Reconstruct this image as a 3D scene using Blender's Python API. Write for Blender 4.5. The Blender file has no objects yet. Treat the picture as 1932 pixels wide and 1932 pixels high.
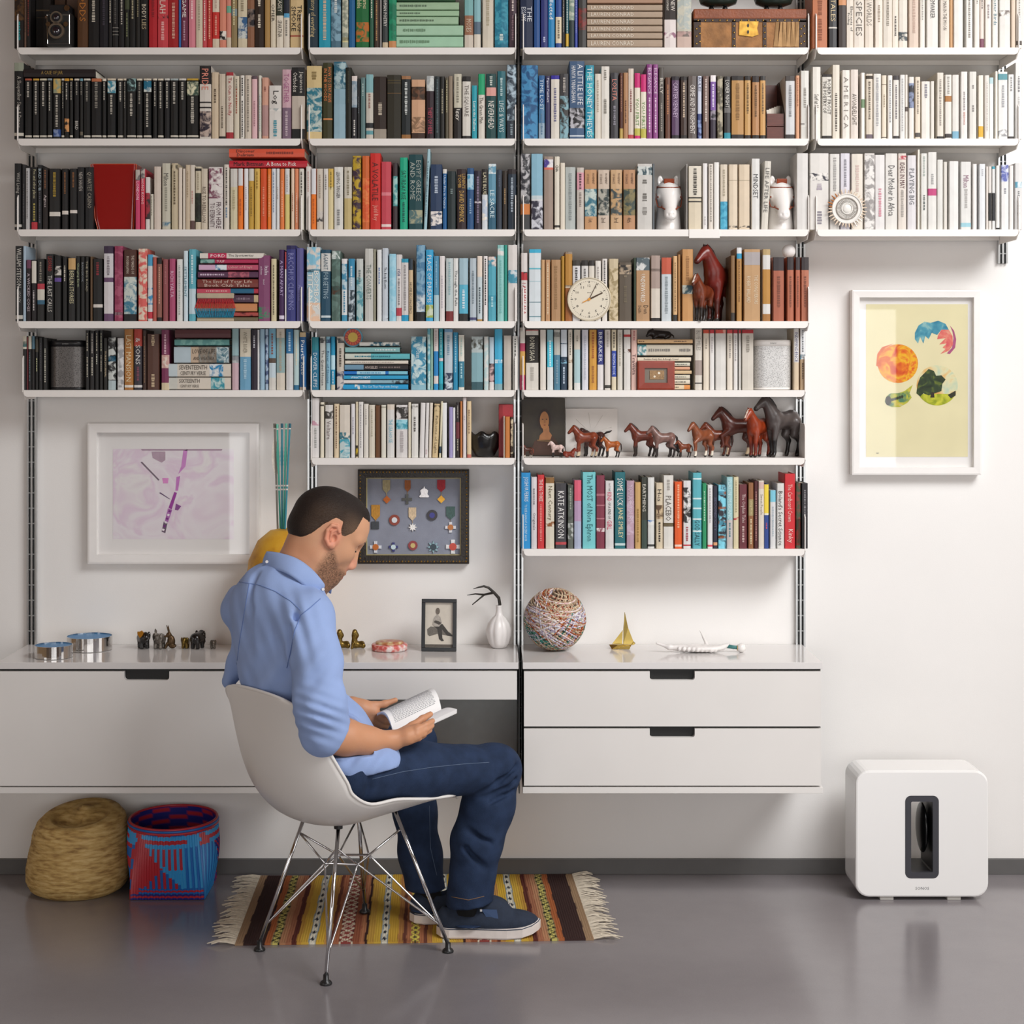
import bpy, bmesh, math, random
import numpy as np
from mathutils import Vector, Matrix
random.seed(7); rng = np.random.default_rng(7)
sc = bpy.context.scene
C = sc.collection
# ---------------------------------------------------------------- camera (real lens, shifted like a view camera)
D_CAM, H_CAM, F_PX, XH, YH, IMG = 5.5, 1.611, 3195.5, 930.0, 712.0, 1932.0
cd = bpy.data.cameras.new('camera'); cam = bpy.data.objects.new('camera', cd); C.objects.link(cam)
cam.location = (0, -D_CAM, H_CAM); cam.rotation_euler = (math.pi/2, 0, 0)
cd.sensor_width = 36.0; cd.lens = F_PX/IMG*36.0
cd.shift_x = (IMG/2-XH)/IMG; cd.shift_y = -(IMG/2-YH)/IMG
cd.clip_start = .05; cd.clip_end = 60
sc.camera = cam
# ---------------------------------------------------------------- light: a bright loft room, windows left, right and behind the camera
w = bpy.data.worlds.new('world'); sc.world = w; w.use_nodes = True
w.node_tree.nodes['Background'].inputs[0].default_value = (.62, .70, .8, 1)
w.node_tree.nodes['Background'].inputs[1].default_value = .5
def window_light(name, loc, rot, sx, sy, watts, col):
    l = bpy.data.lights.new(name, 'AREA'); l.shape = 'RECTANGLE'; l.size = sx; l.size_y = sy
    l.energy = watts; l.color = col
    o = bpy.data.objects.new(name, l); C.objects.link(o); o.location = loc; o.rotation_euler = rot
    return o
def aim(loc, to):
    return (Vector(to)-Vector(loc)).to_track_quat('-Z', 'Y').to_euler()
sky_ = window_light('skylight', (2.2, -2.7, 3.95), aim((2.2, -2.7, 3.95), (.25, 0, .75)), 2.4, 2.2, 112, (.985, .995, 1)); sky_.data.spread = math.radians(112)
window_light('window_light_rear', (.5, -6.75, 1.15), (math.radians(90), 0, 0), 4.8, 1.9, 84, (.985, .995, 1))
window_light('window_light_right', (3.55, -2.6, 1.3), (0, math.radians(90), 0), 2.0, 2.6, 34, (.985, .995, 1))
window_light('window_light_left', (-3.45, -3.4, 1.6), (0, math.radians(-90), 0), 1.8, 2.2, 24, (.97, .985, 1))
vs = sc.view_settings
vs.view_transform = 'Standard'; vs.look = 'None'; vs.gamma = 1; vs.use_curve_mapping = False; vs.exposure = -0.2
try:
    sc.cycles.use_denoising = True; sc.cycles.max_bounces = 8; sc.cycles.diffuse_bounces = 4
except Exception: pass

# ---------------------------------------------------------------- helpers
def S(px): return F_PX
def P(px, py, d):
    """world point seen at photo pixel (px,py) that stands d metres in front of the wall"""
    s = F_PX/(D_CAM-d)
    return Vector(((px-XH)/s, -d, H_CAM-(py-YH)/s))
def lin(h):
    if not isinstance(h, str): return tuple(h)
    v = [int(h[i:i+2], 16)/255 for i in (0, 2, 4)]
    return tuple(((c+.055)/1.055)**2.4 if c > .04045 else c/12.92 for c in v)
MATS = {}
def nodes_of(m):
    m.use_nodes = True
    nt = m.node_tree; return nt, nt.nodes['Principled BSDF']
def mat(name, col, rough=.5, metal=0, spec=.5, noise=0, nscale=40, bump=0, bscale=200, coat=0, trans=0, emit=0, stretch=None):
    """procedural material: colour with a little noise variation and fine bump"""
    if name in MATS: return MATS[name]
    m = bpy.data.materials.new(name); MATS[name] = m
    nt, b = nodes_of(m); c = lin(col)
    b.inputs['Base Color'].default_value = (*c, 1); b.inputs['Roughness'].default_value = rough
    b.inputs['Metallic'].default_value = metal; b.inputs['Specular IOR Level'].default_value = spec
    if coat: b.inputs['Coat Weight'].default_value = coat; b.inputs['Coat Roughness'].default_value = .06
    if trans: b.inputs['Transmission Weight'].default_value = trans
    if noise or bump:
        tc = nt.nodes.new('ShaderNodeTexCoord'); src = tc.outputs['Object']
        if stretch:
            mp = nt.nodes.new('ShaderNodeMapping'); mp.inputs['Scale'].default_value = stretch
            nt.links.new(src, mp.inputs[0]); src = mp.outputs[0]
    if noise:
        n = nt.nodes.new('ShaderNodeTexNoise'); n.inputs['Scale'].default_value = nscale; n.inputs['Detail'].default_value = 5
        nt.links.new(src, n.inputs['Vector'])
        r = nt.nodes.new('ShaderNodeValToRGB')
        r.color_ramp.elements[0].color = (*[x*(1-noise) for x in c], 1); r.color_ramp.elements[0].position = .3
        r.color_ramp.elements[1].color = (*[min(1, x*(1+noise)) for x in c], 1); r.color_ramp.elements[1].position = .7
        nt.links.new(n.outputs['Fac'], r.inputs[0]); nt.links.new(r.outputs[0], b.inputs['Base Color'])
    if bump:
        n2 = nt.nodes.new('ShaderNodeTexNoise'); n2.inputs['Scale'].default_value = bscale; n2.inputs['Detail'].default_value = 3
        nt.links.new(src, n2.inputs['Vector'])
        bp = nt.nodes.new('ShaderNodeBump'); bp.inputs['Strength'].default_value = bump; bp.inputs['Distance'].default_value = .004
        nt.links.new(n2.outputs['Fac'], bp.inputs['Height']); nt.links.new(bp.outputs[0], b.inputs['Normal'])
    return m
def ramp_mat(name, stops, scale=8, kind='noise', rough=.6, detail=4, distort=0, const=False, vec='Object', vscale=(1, 1, 1), bump=0):
    """printed / painted pattern: texture pushed through a colour ramp"""
    if name in MATS: return MATS[name]
    m = bpy.data.materials.new(name); MATS[name] = m; nt, b = nodes_of(m); b.inputs['Roughness'].default_value = rough
    tc = nt.nodes.new('ShaderNodeTexCoord'); mp = nt.nodes.new('ShaderNodeMapping'); mp.inputs['Scale'].default_value = vscale
    nt.links.new(tc.outputs[vec], mp.inputs[0])
    if kind == 'noise':
        t = nt.nodes.new('ShaderNodeTexNoise'); t.inputs['Scale'].default_value = scale; t.inputs['Detail'].default_value = detail
        t.inputs['Distortion'].default_value = distort; out = t.outputs['Fac']
    elif kind == 'wave':
        t = nt.nodes.new('ShaderNodeTexWave'); t.inputs['Scale'].default_value = scale; t.inputs['Distortion'].default_value = distort
        t.inputs['Detail'].default_value = detail; out = t.outputs['Fac']
    else:
        t = nt.nodes.new('ShaderNodeTexVoronoi'); t.inputs['Scale'].default_value = scale; out = t.outputs['Distance']
    nt.links.new(mp.outputs[0], t.inputs['Vector'])
    r = nt.nodes.new('ShaderNodeValToRGB'); cr = r.color_ramp
    if const: cr.interpolation = 'CONSTANT'
    while len(cr.elements) < len(stops): cr.elements.new(.5)
    for e, (p, h) in zip(cr.elements, stops): e.position = p; e.color = (*lin(h), 1)
    nt.links.new(out, r.inputs[0]); nt.links.new(r.outputs[0], b.inputs['Base Color'])
    if bump:
        bp = nt.nodes.new('ShaderNodeBump'); bp.inputs['Strength'].default_value = bump; bp.inputs['Distance'].default_value = .003
        nt.links.new(out, bp.inputs['Height']); nt.links.new(bp.outputs[0], b.inputs['Normal'])
    return m
def attr_mat(name, rough=.6, bump=0, bscale=300, spec=.4, metal=0, sss=0):
    """colour comes from the mesh's own 'tint' attribute (painted or dyed pieces)"""
    if name in MATS: return MATS[name]
    m = bpy.data.materials.new(name); MATS[name] = m; nt, b = nodes_of(m)
    b.inputs['Roughness'].default_value = rough; b.inputs['Specular IOR Level'].default_value = spec; b.inputs['Metallic'].default_value = metal
    a = nt.nodes.new('ShaderNodeAttribute'); a.attribute_name = 'tint'; nt.links.new(a.outputs['Color'], b.inputs['Base Color'])
    if sss: b.inputs['Subsurface Weight'].default_value = sss; b.inputs['Subsurface Radius'].default_value = (.012, .005, .003); b.inputs['Subsurface Scale'].default_value = .6
    if bump:
        tc = nt.nodes.new('ShaderNodeTexCoord'); n2 = nt.nodes.new('ShaderNodeTexNoise'); n2.inputs['Scale'].default_value = bscale
        nt.links.new(tc.outputs['Object'], n2.inputs['Vector'])
        bp = nt.nodes.new('ShaderNodeBump'); bp.inputs['Strength'].default_value = bump; bp.inputs['Distance'].default_value = .003
        nt.links.new(n2.outputs['Fac'], bp.inputs['Height']); nt.links.new(bp.outputs[0], b.inputs['Normal'])
    return m

ROOT = {}
def put(o, label=None, cat=None, group=None, kind=None):
    if label: o['label'] = label
    if cat: o['category'] = cat
    if group: o['group'] = group
    if kind: o['kind'] = kind
    return o
def base_of(o):
    while o is not None and o.name not in ROOT: o = o.parent
    return ROOT[o.name] if o else Vector((0, 0, 0))
def thing(name, loc, label, cat, group=None):
    o = bpy.data.objects.new(name, None); C.objects.link(o); o.location = loc; o.empty_display_size = .05
    ROOT[o.name] = Vector(loc); return put(o, label, cat, group)
def mk(name, verts, faces, m, parent=None, smooth=False, tint=None, loc=None, kind=None, label=None):
    """one mesh object from world-space vertices; a child keeps its thing's origin"""
    off = base_of(parent) if parent is not None else (Vector(loc) if loc is not None else Vector((0, 0, 0)))
    v = np.asarray(verts, dtype=np.float64).reshape(-1, 3)-np.array(off)
    me = bpy.data.meshes.new(name); me.from_pydata(v.tolist(), [], [tuple(int(i) for i in f) for f in faces])
    if tint is not None:
        a = me.attributes.new('tint', 'FLOAT_COLOR', 'POINT'); t = np.ones((len(v), 4), dtype=np.float32)
        t[:, :3] = np.asarray(tint, dtype=np.float32)[:, :3]; a.data.foreach_set('color', t.ravel())
    if m is not None: me.materials.append(m)
    if smooth: me.polygons.foreach_set('use_smooth', [True]*len(me.polygons))
    me.update(); o = bpy.data.objects.new(name, me); C.objects.link(o)
    if parent is not None: o.parent = parent
    else:
        o.location = off; ROOT[o.name] = Vector(off)
    if kind: o['kind'] = kind
    if label: o['label'] = label
    return o
class G:
    """collects shapes of ONE part"""
    def __init__(s): s.v = []; s.f = []
    def add(s, v, f):
        n = len(s.v); s.v += [tuple(x) for x in v]; s.f += [tuple(i+n for i in q) for q in f]; return s
    def box(s, a, b, bev=0):
        x0, y0, z0 = a; x1, y1, z1 = b
        if bev <= 0:
            v = [(x0, y0, z0), (x1, y0, z0), (x1, y1, z0), (x0, y1, z0), (x0, y0, z1), (x1, y0, z1), (x1, y1, z1), (x0, y1, z1)]
            return s.add(v, [(0, 3, 2, 1), (4, 5, 6, 7), (0, 1, 5, 4), (1, 2, 6, 5), (2, 3, 7, 6), (3, 0, 4, 7)])
        bm = bmesh.new(); bmesh.ops.create_cube(bm, size=1)
        for q in bm.verts: q.co = ((x0+x1)/2+q.co.x*(x1-x0), (y0+y1)/2+q.co.y*(y1-y0), (z0+z1)/2+q.co.z*(z1-z0))
        bmesh.ops.bevel(bm, geom=bm.edges[:], offset=bev, segments=2, profile=.6, affect='EDGES')
        bm.verts.index_update(); s.add([q.co[:] for q in bm.verts], [[q.index for q in f.verts] for f in bm.faces]); bm.free(); return s
    def tube(s, pts, r, n=8, closed=False, caps=True):
        pts = [Vector(p) for p in pts]; N = len(pts); rr = r if isinstance(r, (list, tuple)) else [r]*N
        up = Vector((0, 0, 1)); rings = []
        for i, p in enumerate(pts):
            a = pts[(i-1) % N] if (closed or i > 0) else p; b = pts[(i+1) % N] if (closed or i < N-1) else p
            t = (b-a).normalized() if (b-a).length > 1e-9 else Vector((0, 0, 1))
            if i == 0:
                ref = up if abs(t.dot(up)) < .9 else Vector((1, 0, 0)); u = t.cross(ref).normalized()
            else:
                u = (u-t*u.dot(t)); u = u.normalized() if u.length > 1e-6 else t.cross(Vector((1, 0, 0))).normalized()
            w_ = t.cross(u); rings.append([p+(u*math.cos(k*2*math.pi/n)+w_*math.sin(k*2*math.pi/n))*rr[i] for k in range(n)])
        v = [q for rg in rings for q in rg]; f = []
        for i in range(N if closed else N-1):
            j = (i+1) % N
            for k in range(n): f.append((i*n+k, i*n+(k+1) % n, j*n+(k+1) % n, j*n+k))
        if caps and not closed: f.append(tuple(range(n))[::-1]); f.append(tuple((N-1)*n+k for k in range(n)))
        return s.add(v, f)
    def lathe(s, c, prof, n=24, sx=1, sy=1, a0=0, caps=True):
        c = Vector(c); v = []; f = []
        for r, z in prof:
            for k in range(n):
                a = a0+k*2*math.pi/n; v.append((c.x+r*sx*math.cos(a), c.y+r*sy*math.sin(a), c.z+z))
        for i in range(len(prof)-1):
            for k in range(n): f.append((i*n+k, i*n+(k+1) % n, (i+1)*n+(k+1) % n, (i+1)*n+k))
        if caps: f.append(tuple(range(n))[::-1]); f.append(tuple((len(prof)-1)*n+k for k in range(n)))
        return s.add(v, f)
    def poly(s, pts, y0, y1):
        """outline in x,z extruded from y0 (front) to y1"""
        n = len(pts); v = [(x, y0, z) for x, z in pts]+[(x, y1, z) for x, z in pts]
        return s.add(v, [tuple(range(n)), tuple(range(2*n-1, n-1, -1))]+[(i, i+n, (i+1) % n+n, (i+1) % n) for i in range(n)])
    def disc(s, c, r, th, n=20, rz=None):
        x, y, z = c; rz = rz or r
        return s.poly([(x+r*math.cos(2*math.pi*k/n), z+rz*math.sin(2*math.pi*k/n)) for k in range(n)], y, y+th)
    def ball(s, c, r, n=16, m=10, sq=(1, 1, 1)):
        prof = [(r*math.sin(math.pi*(i+.02)/(m+.04)), -r*math.cos(math.pi*(i+.02)/(m+.04))*sq[2]) for i in range(m+1)]
        return s.lathe(c, prof, n, sq[0], sq[1])
    def map(s, fn): s.v = [tuple(fn(Vector(q))) for q in s.v]; return s
    def go(s, name, m, parent=None, **k): return mk(name, s.v, s.f, m, parent, **k)

# ---------------------------------------------------------------- signed distance modelling (organic shapes, one continuous surface each)
class Sdf:
    def __init__(s, lo, hi, res):
        s.res = res; s.lo = np.array(lo, float)-2*res; n = np.ceil((np.array(hi)-s.lo)/res).astype(int)+3
        s.g = np.full(tuple(n), .08, np.float32)
        s.ax = [s.lo[i]+res*np.arange(n[i]) for i in range(3)]
    def sub(s, lo, hi, m):
        a = np.maximum(0, np.floor((np.array(lo)-m-s.lo)/s.res).astype(int)); b = np.minimum(s.g.shape, np.ceil((np.array(hi)+m-s.lo)/s.res).astype(int)+1)
        sl = tuple(slice(int(i), int(max(i, j))) for i, j in zip(a, b))
        X, Y, Z = np.meshgrid(*[s.ax[i][sl[i]] for i in range(3)], indexing='ij'); return sl, X, Y, Z
    def mix(s, sl, d, k, op):
        a = s.g[sl]
        if op == 'sub': a = -a
        if op == 'and': s.g[sl] = np.maximum(a, d); return s
        h = np.maximum(k-np.abs(a-d), 0)/max(k, 1e-6); r = np.minimum(a, d)-h*h*k/4
        s.g[sl] = -r if op == 'sub' else r; return s
    def cap(s, p0, p1, r0, r1=None, k=.02, op='add'):
        r1 = r0 if r1 is None else r1; p0 = np.array(p0, float); p1 = np.array(p1, float); R = max(r0, r1)
        sl, X, Y, Z = s.sub(np.minimum(p0, p1)-R, np.maximum(p0, p1)+R, k+3*s.res)
        d = p1-p0; L = max(d@d, 1e-12); t = np.clip(((X-p0[0])*d[0]+(Y-p0[1])*d[1]+(Z-p0[2])*d[2])/L, 0, 1)
        q = np.sqrt((X-p0[0]-t*d[0])**2+(Y-p0[1]-t*d[1])**2+(Z-p0[2]-t*d[2])**2)-(r0+(r1-r0)*t)
        return s.mix(sl, q.astype(np.float32), k, op)
    def chain(s, pts, rs, k=.02, op='add'):
        for i in range(len(pts)-1): s.cap(pts[i], pts[i+1], rs[i], rs[i+1], k, op)
        return s
    def ell(s, c, r, R=None, k=.02, op='add'):
        c = np.array(c, float); r = np.array(r, float); m = r.max(); sl, X, Y, Z = s.sub(c-m, c+m, k+3*s.res)
        x, y, z = X-c[0], Y-c[1], Z-c[2]
        if R is not None:
            R = np.array(R); x, y, z = (R[0, 0]*x+R[0, 1]*y+R[0, 2]*z, R[1, 0]*x+R[1, 1]*y+R[1, 2]*z, R[2, 0]*x+R[2, 1]*y+R[2, 2]*z)
        k0 = np.sqrt((x/r[0])**2+(y/r[1])**2+(z/r[2])**2); k1 = np.sqrt((x/r[0]**2)**2+(y/r[1]**2)**2+(z/r[2]**2)**2)
        return s.mix(sl, (k0*(k0-1)/np.maximum(k1, 1e-6)).astype(np.float32), k, op)
    def cut(s, p, n, lo=None, hi=None):
        """removes the side the normal points to (inside the given box only)"""
        n = np.array(n, float); n /= np.linalg.norm(n); p = np.array(p, float)
        lo = s.lo if lo is None else lo; hi = s.lo+s.res*np.array(s.g.shape) if hi is None else hi
        sl, X, Y, Z = s.sub(lo, hi, 0)
        d = (X-p[0])*n[0]+(Y-p[1])*n[1]+(Z-p[2])*n[2]; return s.mix(sl, d.astype(np.float32), 0, 'and')
    def field(s, fn, op='and'):
        X, Y, Z = np.meshgrid(*s.ax, indexing='ij'); s.g = np.maximum(s.g, fn(X, Y, Z).astype(np.float32)) if op == 'and' else s.g+fn(X, Y, Z).astype(np.float32); return s
    def mesh(s):
        g = s.g; n = g.shape; ins = g < 0
        cs = [(i, j, k) for i in (0, 1) for j in (0, 1) for k in (0, 1)]
        sh = lambda a, c: a[c[0]:n[0]-1+c[0], c[1]:n[1]-1+c[1], c[2]:n[2]-1+c[2]]
        cnt = sum(sh(ins, c).astype(np.int8) for c in cs); act = (cnt > 0) & (cnt < 8)
        idx = np.argwhere(act); vid = np.full(act.shape, -1, np.int64); vid[act] = np.arange(len(idx))
        acc = np.zeros((len(idx), 3)); num = np.zeros(len(idx))
        for a in cs:
            for ax in range(3):
                if a[ax]: continue
                b = list(a); b[ax] = 1
                va = g[idx[:, 0]+a[0], idx[:, 1]+a[1], idx[:, 2]+a[2]]; vb = g[idx[:, 0]+b[0], idx[:, 1]+b[1], idx[:, 2]+b[2]]
                cr = (va < 0) != (vb < 0); t = np.where(cr, va/np.where(cr, va-vb, 1), 0)
                p = np.tile(np.array(a, float), (len(idx), 1)); p[:, ax] = t
                acc[cr] += p[cr]; num[cr] += 1
        v = s.lo+s.res*(idx+acc/num[:, None]); F = []
        for ax in range(3):
            A = [slice(None)]*3; B = [slice(None)]*3; A[ax] = slice(0, -1); B[ax] = slice(1, None)
            e = ins[tuple(A)] != ins[tuple(B)]; q = np.argwhere(e); o1, o2 = [(1, 2), (2, 0), (0, 1)][ax]
            ok = (q[:, o1] > 0) & (q[:, o2] > 0) & (q[:, o1] < n[o1]-1) & (q[:, o2] < n[o2]-1); q = q[ok]
            fl = ins[q[:, 0], q[:, 1], q[:, 2]]
            def at(d1, d2):
                r = q.copy(); r[:, o1] += d1; r[:, o2] += d2; return vid[r[:, 0], r[:, 1], r[:, 2]]
            quad = np.stack([at(-1, -1), at(0, -1), at(0, 0), at(-1, 0)], 1); quad[~fl] = quad[~fl][:, ::-1]; F.append(quad)
        return v, np.concatenate(F)
TEXT = {}
def text_shape(t):
    """flat lettering: outline font turned into mesh faces, unit: capital height about .7"""
    if t not in TEXT:
        cu = bpy.data.curves.new('lettering', 'FONT'); cu.body = t; cu.resolution_u = 1; cu.size = 1
        ob = bpy.data.objects.new('lettering', cu); me = ob.to_mesh()
        v = [tuple(q.co) for q in me.vertices]; f = [tuple(p.vertices) for p in me.polygons]
        ob.to_mesh_clear(); bpy.data.objects.remove(ob); bpy.data.curves.remove(cu); TEXT[t] = (v, f)
    return TEXT[t]
def text_fit(t, L, Hh, stretch=1.5):
    v, f = text_shape(t)
    if not v: return [], []
    a = np.array(v); lo = a[:, :2].min(0); hi = a[:, :2].max(0); w_, h_ = hi-lo
    sx = L/w_; sy = Hh/h_; s1 = min(sx, sy); sx = min(sx, s1*stretch); sy = min(sy, s1*stretch)
    a = (a[:, :2]-(lo+hi)/2)*[sx, sy]; return a, f
def write(name, t, c, xdir, ydir, L, Hh, m, parent, stretch=1.5):
    a, f = text_fit(t, L, Hh, stretch); c = Vector(c); xd = Vector(xdir); yd = Vector(ydir)
    return mk(name, [c+xd*p[0]+yd*p[1] for p in a], f, m, parent) if len(a) else None
# ---------------------------------------------------------------- room
M_wall = mat('wall_paint', 'EEEBE8', .75, noise=.015, nscale=3, bump=.05, bscale=250)
M_ceil = mat('ceiling_wood', '80552F', .6, noise=.2, nscale=6, stretch=(1, 12, 1))
M_side = mat('side_wall_paint', 'B09472', .8, noise=.03, nscale=4)
M_white = mat('shelf_enamel', 'ECE7E2', .35, noise=.01, nscale=8, bump=.02, bscale=500)
M_front = mat('drawer_laminate', 'E6E2DE', .4, noise=.015, nscale=5)
M_gloss = mat('worktop_laminate', 'DEDAD8', .12, noise=.01, nscale=5, spec=.6)
M_alu = mat('anodised_aluminium', 'C9CACA', .3, metal=1, noise=.06, nscale=30)
M_dark = mat('shadow_gap_black', '131312', .5, noise=.1)
M_black = mat('black_plastic', '1B1B1D', .35, noise=.1, nscale=30)
M_base = mat('baseboard_grey', '5F5D5C', .5, noise=.06, nscale=12)
# floor: polished concrete resin, slightly cloudy
m = bpy.data.materials.new('polished_concrete'); MATS['floor'] = m; nt, b = nodes_of(m)
tc = nt.nodes.new('ShaderNodeTexCoord')
n1 = nt.nodes.new('ShaderNodeTexNoise'); n1.inputs['Scale'].default_value = 1.7; n1.inputs['Detail'].default_value = 8; n1.inputs['Roughness'].default_value = .65
n2 = nt.nodes.new('ShaderNodeTexNoise'); n2.inputs['Scale'].default_value = 260; n2.inputs['Detail'].default_value = 2
for n in (n1, n2): nt.links.new(tc.outputs['Object'], n.inputs['Vector'])
mx = nt.nodes.new('ShaderNodeMath'); mx.operation = 'MULTIPLY_ADD'; mx.inputs[1].default_value = .35
nt.links.new(n2.outputs['Fac'], mx.inputs[0]); nt.links.new(n1.outputs['Fac'], mx.inputs[2])
r = nt.nodes.new('ShaderNodeValToRGB'); r.color_ramp.elements[0].position = .35; r.color_ramp.elements[1].position = .95
r.color_ramp.elements[0].color = (*lin('7A7577'), 1); r.color_ramp.elements[1].color = (*lin('8B8587'), 1)
nt.links.new(mx.outputs[0], r.inputs[0]); nt.links.new(r.outputs[0], b.inputs['Base Color'])
b.inputs['Roughness'].default_value = .17; b.inputs['Specular IOR Level'].default_value = .85
bp = nt.nodes.new('ShaderNodeBump'); bp.inputs['Strength'].default_value = .06; bp.inputs['Distance'].default_value = .002
nt.links.new(n2.outputs['Fac'], bp.inputs['Height']); nt.links.new(bp.outputs[0], b.inputs['Normal'])
M_floor = m
X0, X1, Y0, ZC = -3.6, 3.7, -7.0, 4.2
def struct(name, a, b_, m): return G().box(a, b_).go(name, m, kind='structure')
struct('floor', (X0-.1, Y0-.1, -.1), (X1+.1, .1, 0), M_floor)
struct('ceiling', (X0-.1, Y0-.1, ZC), (X1+.1, .1, ZC+.1), M_ceil)
struct('wall_back', (X0-.1, 0, 0), (X1+.1, .1, ZC), M_wall)
struct('wall_left', (X0-.1, Y0, 0), (X0, 0, ZC), M_side)
struct('wall_right', (X1, Y0, 0), (X1+.1, 0, ZC), M_side)
struct('wall_front', (X0-.1, Y0-.1, 0), (X1+.1, Y0, ZC), M_side)
G().box((X0, -.012, 0), (X1, 0, .05), .002).go('baseboard_back', M_base, kind='structure')

# ---------------------------------------------------------------- wall tracks and shelves
TR = [-1.494, -.585, .083, .9966, 1.652]
TN = ['far left of the wall', 'left of the medals case', 'right end of the desk', 'right end of the drawer unit', 'far right behind the white books']
for i, x in enumerate(TR):
    t = thing('wall_track', (x, 0, .36), ['slotted aluminium shelf track at far left edge of bookshelves', 'slotted aluminium track between first and second shelf bays, behind seated man', 'slotted aluminium track between second and third shelf bays above desk divider', 'slotted aluminium track right of third bay, ending at drawer unit top', 'slotted aluminium track at far right behind the white books'][i], 'shelf track', 'shelf wall tracks')
    z0 = .36 if i < 4 else 1.98
    G().box((x-.0135, -.004, z0), (x+.0135, 0, 3.05)).go('back_strip', mat('track_groove', '3C3E3E', .5), t)
    g = G()
    for dx in (-.0125, 0, .0125): g.box((x+dx-.003, -.016, z0), (x+dx+.003, -.004, 3.05))
    g.go('rail', M_alu, t)
    g = G(); z = z0+.03
    while z < 3.04: g.box((x-.0125, -.0135, z), (x+.0125, -.0042, z+.004)); z += .0497
    g.go('slot_bridge', mat('dull_aluminium', '8A8C8B', .5, metal=.5), t, kind='stuff')
ROWZ = [2.925, 2.639, 2.355, 2.072, 1.786, 1.571, 1.357, 1.070]
ROWN = ['', 'top', 'second', 'third', 'fourth', 'fifth', 'sixth', 'seventh']
BAYN = {'A': 'far-left', 'B': 'second', 'C': 'third', 'D': 'far-right'}
BAYX = {'A': (-1.494, -.585), 'B': (-.585, .083), 'C': (.083, .9966), 'D': (.9966, 1.652)}
SHELVES = {0: 'ABCD', 1: 'ABCD', 2: 'ABCD', 3: 'ABCD', 4: 'ABC', 5: 'ABC', 6: 'BC', 7: 'C'}  # first entry: unseen empty shelves, assumed above, added to shade the top row
DEP = lambda r: .22 if r <= 4 else .16
def shelf(r, b):
    xa, xb = BAYX[b]; z = ROWZ[r]; d = DEP(r); xa += .0105; xb -= .0105
    t = thing('wall_shelf', ((xa+xb)/2, -d/2, z), ('unseen white metal shelf, added above the top row to shade it, %s bay' if r == 0 else 'white metal wall shelf, '+ROWN[r]+' from top, %s bay') % BAYN[b], 'shelf', 'white metal wall shelves')
    G().box((xa+.004, -d, z-.003), (xb-.004, -.018, z)).go('plate', M_white, t)
    h, rc = .0215, .013; pts = [(xa+.004, z), (xa+.004, z-h+rc)]
    for k in range(1, 6): a = math.pi/2*k/5; pts.append((xa+.004+rc-rc*math.cos(a), z-h+rc-rc*math.sin(a)))
    q = [(xa+xb-p[0], p[1]) for p in pts]
    G().poly((pts+q[::-1])[::-1], -d-.002, -d).go('lip', M_white, t)
    G().box((xa+.004, -.021, z-.018), (xb-.004, -.018, z+.012)).go('back_lip', M_white, t)
    for sx in (xa, xb-.003):
        e = [(-d-.001, z-.006), (-d-.001, z+.098), (-d+.008, z+.108), (-.006, z+.108), (-.006, z-.03), (-d+.03, z-.03)]
        n = len(e); v = [(sx, y, zz) for y, zz in e]+[(sx+.003, y, zz) for y, zz in e]
        mk('end_plate', v, [tuple(range(n)), tuple(range(2*n-1, n-1, -1))]+[(i, i+n, (i+1) % n+n, (i+1) % n) for i in range(n)], M_white, t)
for r, bs in SHELVES.items():
    for b in bs: shelf(r, b)

# ---------------------------------------------------------------- desk and drawer units on the same tracks
YF = -.354   # front plane
def front_panel(name, x0, x1, z0, z1, parent, slot=None):
    if slot:
        c, hw, dp, rc = slot; pts = [(x0, z0), (x1, z0), (x1, z1), (c+hw, z1), (c+hw, z1-dp+rc)]
        pts += [(c+hw-rc+rc*math.cos(a), z1-dp+rc-rc*math.sin(a)) for a in [math.pi/2*k/4 for k in range(1, 5)]]
        pts += [(c-hw+rc-rc*math.sin(a), z1-dp+rc-rc*math.cos(a)) for a in [math.pi/2*k/4 for k in range(0, 5)]]
        pts += [(c-hw, z1), (x0, z1)]
    else: pts = [(x0, z0), (x1, z0), (x1, z1), (x0, z1)]
    o = G().poly(pts, YF, YF+.018).go(name, M_front, parent)
    if slot:
        c, hw, dp, rc = slot
        G().box((c-hw-.01, YF+.03, z1-dp-.01), (c+hw+.01, YF+.034, z1+.002)).go('finger_recess', M_dark, o)
    return o
def unit(name, x0, x1, label, fronts, zb=.347, cat='cabinet'):
    t = thing(name, ((x0+x1)/2, -.17, zb), label, cat)
    G().box((x0, YF-.001, .7245), (x1, -.002, .745), .0015).go('top', M_gloss, t)
    G().box((x0+.003, YF+.022, zb+.02), (x1-.003, -.002, .7245)).go('carcass', M_dark, t)
    G().box((x0, YF-.001, zb), (x1, -.002, zb+.0185), .0015).go('bottom_panel', M_front, t)
    for (a, b_, z0, z1, sl) in fronts: front_panel('drawer_front', a, b_, z0, z1, t, sl)
    return t
unit('drawer_cabinet', -1.509, -.593, 'wide white wall-hung cabinet at left with one deep front and black finger slot', [(-1.506, -.596, .3695, .7175, (-1.052, .0685, .0265, .009))])
unit('drawer_cabinet', .0905, 1.0025, 'white wall-hung two-drawer unit right of the desk with black finger slots', [(.0945, .9965, .5505, .7175, (.545, .0685, .0265, .009)), (.0945, .9965, .3705, .5435, (.545, .0685, .0265, .009))])
t = thing('desk', (-.25, -.17, .63), 'white wall-hung desk with shallow drawer over knee space, right of seated man', 'desk')
G().box((-.592, YF-.001, .7245), (.0785, -.002, .745), .0015).go('top', M_gloss, t)
G().box((-.589, YF+.022, .634), (.0755, -.03, .7245)).go('carcass', M_dark, t)
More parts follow.
